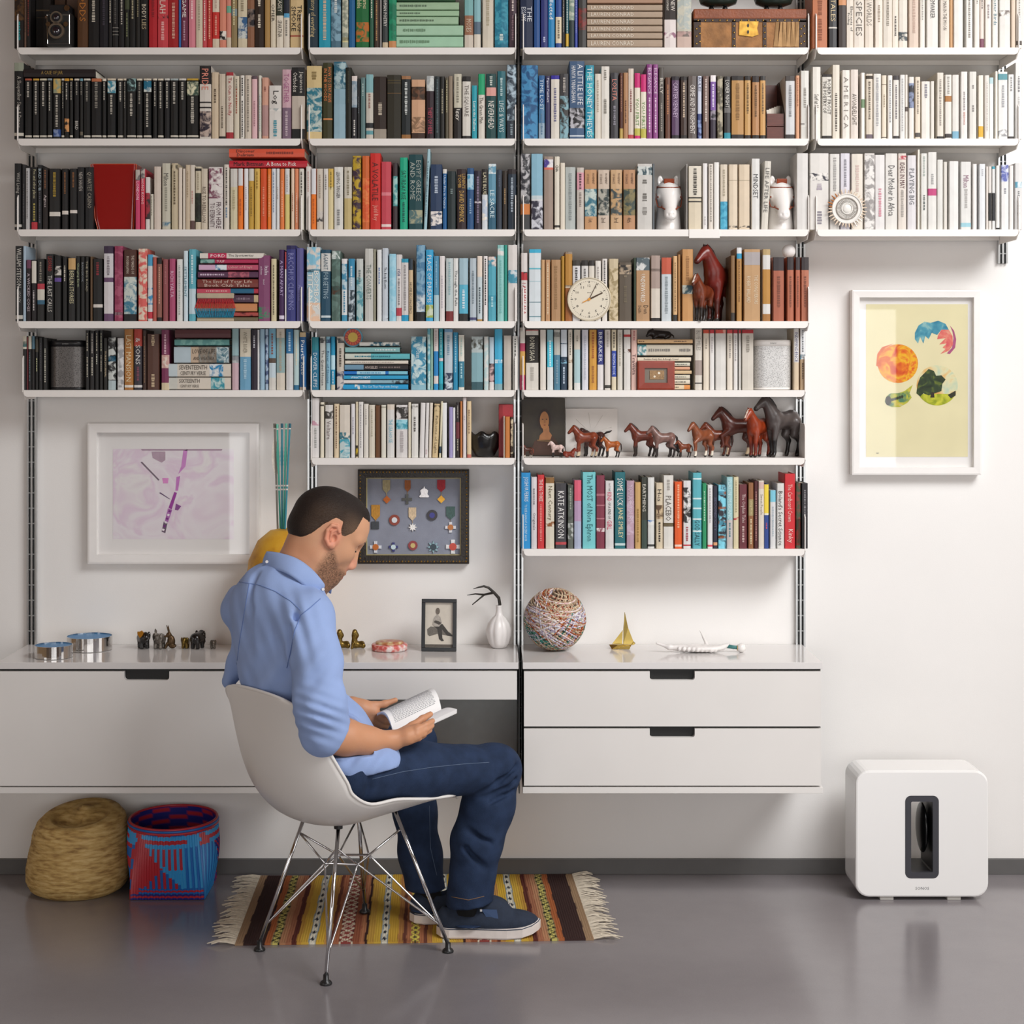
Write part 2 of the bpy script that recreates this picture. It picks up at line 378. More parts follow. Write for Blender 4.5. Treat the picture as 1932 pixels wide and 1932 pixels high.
front_panel('drawer_front', -.588, .073, .632, .7185, t)
G().box((-.588, -.03, .36), (.0775, -.012, .634)).go('back_panel', mat('grey_metal_panel', 'C6CAC9', .45, noise=.03), t)
G().box((.0785, YF-.002, .347), (.0815, -.004, .745)).go('end_panel', M_dark, t)
# ---------------------------------------------------------------- books
def obj_mat(name, ink=False, rough=.55):
    if name in MATS: return MATS[name]
    m = bpy.data.materials.new(name); MATS[name] = m; nt, b = nodes_of(m); b.inputs['Roughness'].default_value = rough
    oi = nt.nodes.new('ShaderNodeObjectInfo'); tc = nt.nodes.new('ShaderNodeTexCoord')
    n = nt.nodes.new('ShaderNodeTexNoise'); n.inputs['Detail'].default_value = 5 if ink else 4
    mp = nt.nodes.new('ShaderNodeMapping'); ad = nt.nodes.new('ShaderNodeVectorMath'); ad.operation = 'SCALE'
    comb = nt.nodes.new('ShaderNodeCombineXYZ')
    for i in range(3): nt.links.new(oi.outputs['Random'], comb.inputs[i])
    ad.inputs['Scale'].default_value = 37; nt.links.new(comb.outputs[0], ad.inputs[0])
    nt.links.new(tc.outputs['Object'], mp.inputs[0]); nt.links.new(ad.outputs[0], mp.inputs['Location'])
    nt.links.new(mp.outputs[0], n.inputs['Vector'])
    mix = nt.nodes.new('ShaderNodeMix'); mix.data_type = 'RGBA'
    if ink:
        n.inputs['Scale'].default_value = 48; n.inputs['Distortion'].default_value = .8
        a = nt.nodes.new('ShaderNodeAttribute'); a.attribute_type = 'OBJECT'; a.attribute_name = 'ink'
        rp = nt.nodes.new('ShaderNodeValToRGB'); rp.color_ramp.elements[0].position = .44; rp.color_ramp.elements[1].position = .56
        nt.links.new(n.outputs['Fac'], rp.inputs[0]); nt.links.new(rp.outputs[0], mix.inputs['Factor'])
        nt.links.new(oi.outputs['Color'], mix.inputs['A']); nt.links.new(a.outputs['Color'], mix.inputs['B'])
    else:
        n.inputs['Scale'].default_value = 30
        ml = nt.nodes.new('ShaderNodeMix'); ml.data_type = 'RGBA'; ml.blend_type = 'MULTIPLY'; ml.inputs['Factor'].default_value = 1
        ml.inputs['B'].default_value = (.82, .82, .82, 1)
        nt.links.new(oi.outputs['Color'], ml.inputs['A']); nt.links.new(ml.outputs['Result'], mix.inputs['A'])
        nt.links.new(oi.outputs['Color'], mix.inputs['B']); nt.links.new(n.outputs['Fac'], mix.inputs['Factor'])
    nt.links.new(mix.outputs['Result'], b.inputs['Base Color']); return m
M_cover = obj_mat('book_cover', rough=.45); M_print = obj_mat('printed_picture', True, .45); M_ink = obj_mat('printed_ink', rough=.6)
M_page = ramp_mat('page_edges', [(.3, 'D9CFBB'), (.7, 'F1EADB')], 3, 'noise', .9, vscale=(400, 1, 1))
ORD = ['', 'first', 'second', 'third', 'fourth', 'fifth', 'sixth', 'seventh', 'eighth', 'ninth', 'tenth', 'eleventh', 'twelfth', 'thirteenth', 'fourteenth', 'fifteenth', 'sixteenth', 'seventeenth', 'eighteenth', 'nineteenth', 'twentieth']
TENS = {20: 'twenty', 30: 'thirty', 40: 'forty'}
def ordw(n):
    if n <= 20: return ORD[n]
    t = n//10*10; return TENS[t].replace('ty', 'tieth') if n == t else TENS[t]+'-'+ORD[n-t]
def cname(h):
    r, g, b = [int(h[i:i+2], 16)/255 for i in (0, 2, 4)]; mx, mn = max(r, g, b), min(r, g, b); v = mx; s = (mx-mn)/mx if mx else 0
    if mx == mn: hue = 0
    elif mx == r: hue = (60*(g-b)/(mx-mn)) % 360
    elif mx == g: hue = 60*(b-r)/(mx-mn)+120
    else: hue = 60*(r-g)/(mx-mn)+240
    if v < .2: return 'black'
    if s < .1: return 'white' if v > .82 else 'pale grey' if v > .66 else 'grey' if v > .4 else 'charcoal'
    if 18 <= hue < 70 and s < .24 and v > .75: return 'cream'
    if v < .36: return 'dark '+('brown' if hue < 50 or hue > 340 else 'olive' if hue < 80 else 'green' if hue < 165 else 'teal' if hue < 200 else 'navy' if hue < 250 else 'plum')
    if hue < 14 or hue > 345: n = 'red' if s > .55 else 'pink' if v > .7 else 'maroon'
    elif hue < 42: n = ('orange' if s > .68 and v > .75 else 'tan' if v > .62 else 'brown')
    elif hue < 68: n = 'yellow' if s > .4 and v > .7 else 'beige' if v > .6 else 'olive'
    elif hue < 165: n = 'green'
    elif hue < 198: n = 'teal' if v < .72 else 'aqua'
    elif hue < 248: n = 'blue'
    elif hue < 300: n = 'purple' if v < .7 else 'lilac'
    else: n = 'mauve' if s < .4 else 'magenta'
    if n in ('blue', 'green', 'aqua', 'purple') and s < .35: n = 'pale '+n if v > .6 else 'grey-'+n
    return n
def spine_prof(x0, x1, y, round_):
    w = x1-x0; c = min(.0018, w*.2); b = min(.003, w*.12) if round_ else .0006
    return [(x0, y+b+c), (x0+c, y+b*.4), (x0+w*.5, y), (x1-c, y+b*.4), (x1, y+b+c)]
def xf_for(tilt, px, pz):
    if not tilt: return lambda p: p
    a = math.radians(tilt); ca, sa = math.cos(a), math.sin(a)
    return lambda p: (px+(p[0]-px)*ca+(p[2]-pz)*sa, p[1], pz-(p[0]-px)*sa+(p[2]-pz)*ca)
def set_col(o, h, h2=None):
    o.color = (*lin(h), 1)
    if h2: o['ink'] = [*lin(h2), 1.0]
def book_pieces(x0, x1, z0, z1, y, depth, bands, texts, hexc, tilt=0, flat=False, rnd=True):
    """upright book, spine towards the room; flat=True lays it on its side. First piece = cover, then pages, bands, lettering"""
    if flat: a0, a1, L0, L1 = z0, z1, x0, x1
    else: a0, a1, L0, L1 = x0, x1, z0, z1
    px, pz = ((x0, z0) if tilt < 0 else (x1, z0)); T = xf_for(tilt, px, pz); out = []
    def W(a, yy, l): return T((l, yy, a) if flat else (a, yy, l))
    pr = spine_prof(a0, a1, y, rnd); n = len(pr); ct = min(.0022, (a1-a0)*.2)
    loop = pr+[(a1, y+depth), (a1-ct, y+depth), (a1-ct, y+.012), (a0+ct, y+.012), (a0+ct, y+depth), (a0, y+depth)]; m_ = len(loop)
    v = [W(a, yy, L0) for a, yy in loop]+[W(a, yy, L1) for a, yy in loop]
    f = [tuple(range(m_)), tuple(range(2*m_-1, m_-1, -1))]+[(i, i+m_, (i+1) % m_+m_, (i+1) % m_) for i in range(m_)]
    if not flat: f = [q[::-1] for q in f]
    out.append(('book', v, f, M_cover, hexc, None)); i3 = .003
    c8 = [W(a, yy, l) for l in (L0+(0 if not flat else i3), L1-i3) for a, yy in ((a0+ct, y+.0121), (a1-ct, y+.0121), (a1-ct, y+depth-i3), (a0+ct, y+depth-i3))]
    out.append(('pages', c8, [(0, 1, 2, 3), (7, 6, 5, 4), (0, 4, 5, 1), (1, 5, 6, 2), (2, 6, 7, 3), (3, 7, 4, 0)], M_page, 'E6DCCB', None))
    span = lambda fa, fb: (L0+(L1-L0)*fa, L0+(L1-L0)*fb) if flat else (L1-(L1-L0)*fa, L1-(L1-L0)*fb)
    for (fa, fb, h1, h2) in bands:
        la, lb = span(fa, fb); vv = [W(a, yy-.0004, l) for l in (la, lb) for a, yy in pr]
        out.append(('cover_picture' if h2 else 'spine_label', vv, [(i, i+1, n+i+1, n+i) for i in range(n-1)], M_print if h2 else M_ink, h1, h2))
    for (t, hc, fa, fb) in texts:
        la, lb = span(fa, fb); wd = a1-a0; mid = (a0+a1)/2; yy = y-.0009; lines = t.split('/') if t else [None]
        for li, s in enumerate(lines):
            off = 0 if len(lines) == 1 else wd*(.22 if li == 0 else -.22); hh = wd*(.56 if len(lines) == 1 else .34); L = abs(lb-la)
            if s is None:
                p = 0; hh = wd*.3; rr = random.Random(int(abs(la)*1e5)); pts = []; fs = []
                while p < L-.004:
                    l = min(rr.uniform(.002, .007), L-p); h_ = hh*rr.uniform(.7, 1); k = len(pts)
                    pts += [(p-L/2, -h_/2), (p+l-L/2, -h_/2), (p+l-L/2, h_/2), (p-L/2, h_/2)]; fs.append((k, k+1, k+2, k+3)); p += l+rr.uniform(.0012, .003)
            else: pts, fs = text_fit(s, L*(1 if li == 0 or len(lines) == 1 else .92), hh, 1.6)
            if len(pts) == 0: continue
            mL = (la+lb)/2; vv = [W(mid+off+p[1], yy, mL+p[0]) if flat else W(mid+off+p[1], yy, mL-p[0]) for p in pts]
            out.append(('title' if s else 'small_print', vv, fs, M_ink, hc, None))
    return out
BOOKS = []
def shelf_books(r, b, data, base_y):
    z = ROWZ[r]; dS = DEP(r)-.006; s = F_PX/(D_CAM-dS); toX = lambda p: (p-XH)/s; toZ = lambda p: H_CAM-(p-YH)/s
    k = 0; stacks = {}
    for ln in data.strip().split('\n'):
        tk = ln.split()
        if not tk: continue
        fl = tk[0][0] == 'H'
        if fl: st, x0, x1, y0, y1, hx = tk[0], *map(float, tk[1:5]), tk[5]; rest = tk[6:]
        else: x0, x1, y0, hx = *map(float, tk[:3]), tk[3]; rest = tk[4:]
        bands, texts, tilt, sb = [], [], 0, random.uniform(0, .004)
        for q in rest:
            if q[0] == '=':
                a, _, c = q[1:].partition('#'); hc, _, rg = c.partition('@'); fa, fb = map(float, rg.split('-')) if rg else (.08, .8)
                texts.append((a.replace('_', ' '), hc, fa, fb))
            elif q[0] == '*':
                hc, _, rg = q[1:].partition('@'); fa, fb = map(float, rg.split('-')) if rg else (.12, .75); texts.append((None, hc, fa, fb))
            elif q[0] == 't': tilt = float(q[2:])
            elif q[0] == 's': sb = float(q[2:])/1000
            else:
                rg, _, c = q.partition(':'); fa, fb = map(float, rg.split('-')); h1, _, h2 = c.partition('~'); bands.append((fa, fb, h1, h2 or None))
        col = cname(hx); big = next((t_[0] for t_ in texts if t_[0] and len(t_[0]) > 2), None); wpx = (y1-y0) if fl else x1-x0
        adj = ('slim ' if wpx < 9 else 'thick ' if wpx > 21 else '')+col
        if big: desc = '%s book lettered %s' % (adj, ' '.join(big.replace('/', ' ').split()[:4]))
        elif bands:
            B = max(bands, key=lambda q: q[1]-q[0]); desc = '%s book with %s %s' % (adj, cname(B[2]), ('picture' if B[3] else 'top' if B[0] < .1 and B[1] < .7 else 'foot' if B[1] > .9 else 'band'))
        else: desc = adj+' plain book' if not texts else adj+' book, small print'
        if fl:
            stacks[st] = stacks.get(st, 0)+1
            tail = ', %s in flat pile, %s shelf, %s bay' % (ordw(stacks[st]), ROWN[r], BAYN[b]); grp = 'books lying flat in piles on the shelves'
            geo = (toX(x0), toX(x1), toZ(y1)+.0004, toZ(y0)-.0004, -dS+sb, .135 if r < 5 else .12); area = (x1-x0)*(y1-max(y0, 0))
        else:
            k += 1; tail = ', %s upright from left, %s shelf, %s bay' % (ordw(k), ROWN[r], BAYN[b]); grp = 'upright books on the %s shelf of the %s bay' % (ROWN[r], BAYN[b])
            geo = (toX(x0)+.0002, toX(x1)-.0002, z+.0003, toZ(y0), -dS+sb, min(dS-.03, random.uniform(.11, .15))); area = (x1-x0)*(base_y-max(y0, 0))
        w_ = desc.split(); room = 16-len(tail.replace(',', '').split()); lab = ' '.join(w_[:room])+tail
        BOOKS.append((area, geo, hx, bands, texts, tilt, fl, lab, grp))
shelf_books(1, 'A', '''
26 45 -40 1c1512 .0-.6:5a3c1c~23170f *0f9aa0@.62-.9
45 49 -44 6b5041 *2a1b14@.3-.8
49 57 -42 14100f *7a2c22@.1-.85
57 87 -55 17120f s:60 .45-.47:4a3a22 .55-.56:4a3a22
88 110 -35 5c4231 s:90
111 144 -48 6f5648 s:90
145 166 -36 5a3a20 =ODDS#c0762c@.2-.6
166 187 -55 100e0f *c9c0b0@.15-.68
187 204 -50 15131b *3a3440@.2-.7
204 211 -46 121011 *d8cfbb@.2-.66
211 223 -40 151415 *55524f@.3-.66 .7-.71:8a857e .75-.76:8a857e .8-.81:8a857e
223 235 -48 111011 *b0aaa0@.2-.7
235 244 -42 171912 .1-.45:3f4630 *7f855f@.5-.85
244 256 -46 131211 *a59c80@.3-.6
256 264 -40 1b1815 *8f8468@.2-.55
264 279 -52 131211 =BODY#d8cdb8@.42-.6 =LIES#b8a786@.62-.75
280 297 -48 b9222c *8e1520@.2-.6
297 317 -40 d0454c =DELILAH#f0d9cc@.1-.5 .52-.57:2a2426~d0454c *efb0ac@.62-.9
317 337 -52 a81f22 *d8a08c@.4-.9
337 341 -50 2f6db0
341 354 -38 6d2b45 =ENDGAME#f0e6e0@.05-.55 *b890a0@.6-.9
355 369 -46 d88390 *f4d0d0@.2-.6
369 382 -44 d3c6ae *a89c88@.1-.75
382 390 -40 c54b52 *f0d8d0@.1-.9
390 400 -52 b82c28 *e8a88c@.3-.9
400 414 -46 c82f28 .0-.5:dccfba .87-1:d6c7b0 *c2a898@.1-.45 *e29a88@.55-.82
414 427 -38 d98a72 .75-.88:161414~e8e0d4
427 436 -42 d68a78 .4-.5:6fae92 .85-1:d2c2ac
436 447 -44 8e7b55 *d8cba0@.2-.7 .45-.55:7f8f92
448 466 -40 dccfb2 .55-.86:2f5b86~c9cdc8 *9a8c70@.1-.48
466 480 -44 8a5f45 .45-.7:1d1a20~7d6c62
480 498 -50 2f2119 *e8dcc8@.2-.45 *e8dcc8@.55-.75
499 509 -38 a8844e s:3
510 520 -42 d8bc80 .3-1:d9cdb6 =OPIER#1c1816@.3-.7
521 535 -46 e0d6c4 .0-.55:2d3529 =SPARTINA#5a5248@.62-.85 =CASEY#d8d0c0@.3-.5
535 546 -40 dcd2c2 .0-.5:1b2230 .5-.56:57a0c8 *8a857c@.6-.85
547 572 -44 d9bd8c =TREE_OF/SMOKE#1e1816@.4-.78 .82-.84:a84a3a
''', 90)
shelf_books(1, 'B', '''
579 600 -50 20343f =A_short_history_of_everything#cdb98a@.1-.85
601 624 -46 1d9ab3 .0-1:1d9ab3 *d9b99a@.1-.9
624 643 -40 4f7284 .0-.9:4b6b7c~7fa3b5 *d8dedc@.3-.5
645 657 -44 a5ab98 .1-.9:8f9585~c8c8b2 .85-.92:d8cf9a
658 670 -38 1d5e8f
671 696 -52 1e6b3a =Barnes/Noble#e6dcae@.33-.48 .66-.92:b8692c~1e6b3a
697 705 -44 2a5a45 *c8cdb8@.2-.6
706 715 -40 3c2a20 *b98f5e@.1-.9
716 720 -40 8a8784
721 732 -46 343a3a =ROMAN_POETRY#e8e4dc@.3-.7 .92-1:c9b89a
733 748 -42 178a63 .2-.9:178a63~0f7050 .9-1:c78a5a
H1 748 858 -16 -2 8fb89a
H1 748 866 3 18 a3c19e *5d735c@.05-.5
H1 748 866 19 30 9dbd9a *5d735c@.05-.4
H1 748 865 31 46 a6c6a4 *5d735c@.05-.6
H1 748 874 47 67 a9ceb0 *6d8f70@.1-.45
H1 748 874 68 89 a5cfb0 *6d8f70@.05-.5
876 893 -46 d5c9ba .0-.55:7fb3b3 .55-.82:9a6b50 =MOSES#d8c8b0@.6-.78
894 907 -40 d8cfc0 .0-.62:86b4ba .62-.8:56697a
910 931 -48 d9cfbd *b5a98f@.3-.7
933 959 -42 14708a .1-.95:14708a~3a93a8 *c9d8d4@.8-.9
960 975 -46 43303a *c9b9b4@.1-.5 *8d6f78@.55-.9
''', 90)
shelf_books(1, 'C', '''
981 1006 -52 182543 =THE/ESSAYS#d8dce4@.45-.65 .0-.25:182543~27508a
1007 1019 -44 1e4a85
1020 1034 -42 28316f *b8bcd8@.84-.94
1034 1047 -46 1a7fb5 =Collected#eef2f2@.2-.6
1048 1060 -40 25478c .55-.93:dccdb0 *7d7260@.6-.88
1060 1066 -38 1b1a1c *9a938a@.1-.8
1067 1073 -44 1f5a68 *d8dcd0@.2-.8 .8-.98:caa53a
1073 1084 -40 1c2c2d .1-.6:7d9184~b9beae
1084 1090 -42 38489c *8a8fc8@.2-.8
1091 1107 -46 3c3a38 .45-.75:7d2a26~4a3028
H1 1108 1250 -8 6 a8846c
H1 1108 1250 8 20 b09a84 =LAUREN_CONRAD#e8dccb@.05-.62
H1 1108 1250 21 33 b09a84 =LAUREN_CONRAD#e8dccb@.05-.62
H1 1108 1250 34 47 b09a84 =LAUREN_CONRAD#e8dccb@.05-.62
H1 1108 1250 48 60 b09a84 =LAUREN_CONRAD#e8dccb@.05-.62
H1 1108 1250 61 73 b09a84 =LAUREN_CONRAD#e8dccb@.05-.62
H1 1108 1250 74 89 b09a84 =LAUREN_CONRAD#e8dccb@.05-.62
1253 1276 -44 e3d8d4 .0-.6:2b211c =NEW/COPYRIGHT#e8dfd4@.32-.48 .78-.86:8e5a72~e3d8d4
1277 1305 -52 c3bfae .0-.75:c3bfae~a9b0ab .78-.85:6d5f58~b3938c .85-1:cdb3a6
''', 90)
shelf_books(1, 'D', '''
1533 1562 -48 b9693a *8a4826@.3-.55 *8a4826@.6-.9
1564 1580 -42 1f1d20 =TALES#d9c49a@.3-.62 .7-.72:d8d2c8
1582 1597 -44 2f2018 .3-.4:c98a5a
1597 1611 -40 ddd2c4 =Elements_of/Feeling#2a2420@.4-.76
1611 1631 -50 e3d8cb =IN_SPECIES#6d655e@.2-.84
1632 1649 -42 e2d5c6 =BEE_WORLDS#8f867c@.2-.68
1651 1666 -44 e4d9cc *a08f7c@.4-.65
1666 1684 -40 e0d6c8 *9a9082@.15-.7
1684 1696 -44 e2d8ca *57504a@.55-.85
1696 1713 -48 e5dccf .0-.3:cf9a5e .78-.9:26353a~e5dccf
1715 1734 -42 dcc6b4 *c4a796@.2-.8
1736 1746 -40 e6e0d6 *a9a39a@.2-.6
1749 1771 -50 e9e4dc =MEMWAISER#3a3734@.3-.6
1774 1792 -44 e4d8ca =THE_MAN_IN_THE_MOON#6a625a@.25-.75
1793 1799 -42 c69a6c s:6
1800 1818 -46 eae6df
1823 1836 -40 ebe7e0 *8a847c@.3-.85
1839 1849 -44 e6dfd6 *8f8980@.3-.4
1849 1857 -42 e4d6cb .87-1:7a4258 *6f6860@.3-.45
1859 1871 -46 e8e2da *9a8f8c@.4-.6
1873 1884 -44 ebe5dc =Foster_Birds#5d8794@.28-.68
1886 1907 -52 e9e5de .5-.58:6d5f58~e9e5de
1909 1917 -40 ddc9b4
1918 1929 -44 e9e3da .9-.96:4a4038 *a39b92@.2-.65
''', 90)
shelf_books(2, 'A', '''
26 44 118 121113 .0-.11:9aa08e =A_Sleepwalker_Sings_&_Dances#b9b2a8@.18-.85 .92-.96:d8d2c4
H1 44 179 130 146 1c1011 .0-1:1c1011 =A_CASE_OF_JAR#a98a44@.25-.55
46 59 148 141313 .0-.03:b0573e *b8b2a6@.06-.33 .94-.97:cfc8ba
61 73 148 141313 .0-.03:c79a3a *b8b2a6@.06-.62 .94-.97:cfc8ba
74 88 148 161515 .0-.03:d8cfb4 *b8b2a6@.06-.48 .94-.97:cfc8ba
89 98 148 131212 .0-.03:8f9ba0 *b8b2a6@.06-.55 .94-.97:cfc8ba
99 114 148 141313 .0-.24:c9a860~8e9a84 *b8b2a6@.27-.8 .84-.96:2c4a86~7f8fb5
115 121 148 151414 .0-.03:d8d0c2 *8d887e@.06-.5 .94-.97:cfc8ba
121 130 148 131212 .0-.04:cf9630 *b8b2a6@.08-.36 .66-.88:d89a60~131212
131 137 148 131212 .0-.03:d9b56a *b8b2a6@.06-.36 .94-.97:cfc8ba
139 149 148 151416 .0-.03:d8cdc0 =BIRD#d0cbc2@.7-.85 *8d887e@.06-.28
150 156 148 1a1816 .0-.04:6d9aa8 *8d887e@.06-.28 .88-.94:6a6152
157 170 148 141414 .0-.03:dcd6c8 *8d887e@.06-.4 .94-.97:cfc8ba
172 191 148 131213 .0-.05:c0714a *8d887e@.06-.5 .94-.97:cfc8ba
192 200 148 131212 .0-.04:e0d6c6 *b8b2a6@.06-.38 .94-.97:cfc8ba
202 218 148 121214 .0-.03:dccfb8 .04-.24:3f8aa0~d4dcd6 *b8b2a6@.27-.62 .94-.97:cfc8ba
221 232 148 151414 .0-.03:dccfb8 *b8b2a6@.06-.4 .94-.97:cfc8ba
232 238 148 1a1816 .0-.03:cfc2ac *8d887e@.06-.5
239 256 148 131212 .0-.21:9fc4c2~1d2a2c *b8b2a6@.25-.62 .94-.97:cfc8ba
257 268 148 151413 .0-.03:dcd2be *8d887e@.06-.45 .94-.97:cfc8ba
270 285 148 121213 .0-.03:dcd2be .04-.22:1f6a86~d4d8d2 *b8b2a6@.25-.8 .94-.97:cfc8ba
288 296 148 141312 .0-.03:dcd2be *b8b2a6@.06-.48
297 308 148 161413 .0-.03:dcd2be *b8b2a6@.06-.5 .94-.97:cfc8ba
310 320 148 151417 .0-.03:d0cdc4 *b8b2a6@.06-.5
321 336 148 141312 .0-.03:a9b4b4 *b8b2a6@.06-.42 .94-.97:cfc8ba
337 351 148 161413 .0-.03:dcd6cc *b8b2a6@.06-.35 .94-.97:cfc8ba
352 374 148 131211 .0-.03:c9a236 .05-.28:3a4f42~d9d4b4 *b8b2a6@.3-.75 .94-.97:cfc8ba
376 398 124 dcd4ca .0-.25:1c1718 =PRIDE#e8907c@.04-.33 .49-.51:2a2424 .56-.58:2a2424 .62-.97:2c2430~b9a69a
399 412 136 d8c4a8 *5c4a38@.25-.48
413 425 139 d4c6b2 .96-1:1c1816 *6a5c4c@.5-.85
426 440 136 ded2c2 .0-.05:a82c34 .9-1:a82c34 =Tx_Oun_to_Noilly#b03038@.08-.65
441 451 143 d4c9b4 *9a5038@.2-.6 *8a8272@.05-.2
453 461 142 e0dbd2 *1c1a1a@.04-.32 *2a2626@.4-.97
462 474 142 dccfbe *8a8074@.06-.9
475 485 143 e0b8bc .0-.05:5a4a52 *b08088@.4-.8
487 493 142 d4d2c4 *9fb0b4@.3-.9
494 506 146 d9a48e .45-.95:b8908c *8a4a40@.15-.25
507 531 161 e2ddd6 =Log#1c1a1a@.1-.35 .43-.48:4d727c~e2ddd6 *4d98a8@.65-.95
532 549 131 d0aab4 .55-1:7d6478 =TOGETHER#b06a90@.06-.48 *c8b4bc@.6-.97
550 575 127 c9bcae .0-.4:191718 .86-1:1b1919 =Japanese/Orthodox#d8d2c8@.06-.36
''', 262)
shelf_books(2, 'B', '''
578 607 124 d8c08c .3-.9:2a7486~b9c4bc .9-1:d8c08c *8a7444@.08-.2
609 627 118 3b3a1e =HOW_TO_STAY_ALIVE/IN_THE_WOODS#e8864a@.06-.52 .73-.75:d88a52
629 652 116 8fb0be .0-.35:2f6478~a8c0c4 .55-1:94b4c2
652 663 127 18190f *3a3826@.05-.5
663 674 143 1e1c22 .0-.08:ded2cc .08-.5:7f93a2~a8b2b8 *d8d4cc@.7-.97
674 679 148 191a1c *6a7478@.3-.6
680 689 146 5c7878 *a8bcb8@.1-.3
690 704 140 cfc8bc .0-.28:86b4b8 .75-.83:1d2022 .87-.93:5f9ca4 *9a7468@.3-.55
705 729 144 2e2019 .84-1:a3988a *b9ac9a@.42-.64
730 757 141 2c281c .08-.09:5a4c2a .12-.13:5a4c2a .28-.29:7a5a32 s:3
757 775 143 1b2224 .0-.05:a0714c .93-1:9a6a38 *c8ccc8@.1-.62
776 802 150 d3a684 .12-.34:3a2a1e~6a4630 .9-1:3a2318 .63-.88:8a6a50~d3a684
804 819 143 2a1820 .0-.24:a8acac~cdd0cc =THEFT_OF_HERE#c04a60@.5-.92
820 830 144 232c2f *56686c@.05-.9
830 839 144 1d1c19 *a09880@.2-.6
840 846 146 57503f *cfc69a@.05-.6
846 854 143 8a7a68
856 871 139 211b18 .0-.52:ccc6b2 =Iggy#d8d2c8@.54-.72 *8a8474@.05-.45
872 888 144 dcd6cc .0-.08:1e1a1a .95-1:1e1a1a =THE_SQUARE#77706a@.14-.64
890 900 161 2598a8 =Lost_in_the_Shallows#e8f0ec@.3-.85
902 915 139 dcd4c8 .0-.32:1fa36e =The_Green_Man#5c564e@.36-.76
917 936 139 174444 .21-.34:e0a298 =NEVERHEAD#e8e4da@.42-.85 *c8d0c8@.04-.18
938 954 134 2a6a74 =LIVES_&_WAYS#cfdedc@.44-.9 *b8d0d0@.1-.38
956 974 122 2c3440 .0-.75:2f3d4a~a8bcc8 *8a98a0@.8-.95
''', 261)
shelf_books(2, 'C', '''
983 1015 123 1d5580 .0-1:1d4f7c~3f86b4
1016 1028 142 4a7ca4 .0-.45:2c5f94 .75-1:9ab0c0 =TIME_LOST#cfe0ec@.06-.55 *5f7f9c@.6-.95
1029 1038 143 2b2750 =Pigeon_Feathers#ece8f0@.04-.42
1039 1056 142 ded6ca .0-.06:33289a .06-.12:ded6ca *6d6a8a@.2-.75
1056 1073 139 3c3a3c .34-1:7fa6b0~33302e *b0a8a0@.06-.3
1074 1103 115 3f5a7c =A_LITTLE_LIFE/HANYA_YANAGIHARA#e6e8ec@.04-.56 .6-.86:1c1a1e~b8b6bc .95-.97:c8d0d8
1104 1121 123 1d90a8 .1-.95:1d8aa8~40b0bc =THE_HONEY_THIEVES#e0eeec@.03-.98
1122 1134 139 ddd4c6 *b8ac98@.1-.6
1134 1150 125 e2dcd2 *8a847a@.05-.2 *8a847a@.45-.65
1152 1167 137 38363a =LOLITA#e08e7e@.1-.42 *8a8690@.5-.8
1169 1176 137 51281c *9a6a50@.05-.6 .84-1:b89a50
1176 1185 137 a97c56 *5c3a24@.42-.78
1185 1196 129 d8c8ba .94-1:c04a4c *8f5a54@.3-.62
1197 1208 138 ded6c4 .0-.22:c2186a .95-1:c2186a .84-.95:b8b04a =YOU_FIRST#5f8a3c@.38-.8
1209 1220 140 ded6c4 .0-.27:c2186a .84-.98:b8b04a =YOU_FIRST#5f8a3c@.42-.85
1220 1231 121 8a3d80 =ELEGANCE#e6c8e0@.05-.4 *e6c8e0@.45-.92
1232 1242 121 8f4486 =ELEGANCE#e6c8e0@.05-.4 *e6c8e0@.45-.92
1243 1253 127 4d4640 =BILLY#dcd4c8@.1-.42 *8f867c@.5-.9
1255 1265 146 5c3320 *b8794e@.12-.6
1267 1282 144 573a5c .0-.06:241d24 .94-1:241d24 =CARTER_KENNEY#c8b0cc@.1-.66
1284 1297 144 3a251b .0-.06:241d1a .94-1:241d1a *cbb39a@.1-.66
1298 1315 143 5c514c =CRIME_AND_PUNISHMENT#e8e0d8@.14-.92
1316 1324 143 2f3f74 .0-.6:c3c8d8 .7-1:7f93c0~2a3060 =RULES#2a2a50@.02-.25
1326 1338 143 6f554c *d8c8be@.05-.75
1340 1351 142 2b2030 .0-.1:e8e0e0 .1-.55:77529a .55-.7:26202a~8d8490 *dcd0e6@.14-.5
1353 1364 143 6d6353 .0-.98:57503f~aaa088
1366 1379 144 262120 .9-1:2a8ea0 =LONER_NIGHT#e0dcd4@.06-.5 .5-.58:6d6a68
1380 1404 143 b98a4e .0-.07:221c1a .93-1:221c1a *8a6434@.12-.7
1405 1417 143 c79a5c .0-.07:221c1a .94-1:221c1a *6f5430@.12-.62
1419 1433 143 b28050 .0-.1:2c2424 .94-1:221c1a *6f5030@.15-.65
1434 1445 143 c69658 .0-.07:221c1a .94-1:221c1a *6f5430@.12-.62
1482 1500 143 cfcfd0 .0-.08:4a4340 .93-1:3a3434 *8a8a8c@.15-.65
1502 1509 142 d39c78 *a86848@.04-.5
1511 1527 133 e0ddd6 *9a948c@.25-.55 .77-.82:4a3a38~e0ddd6
''', 261)
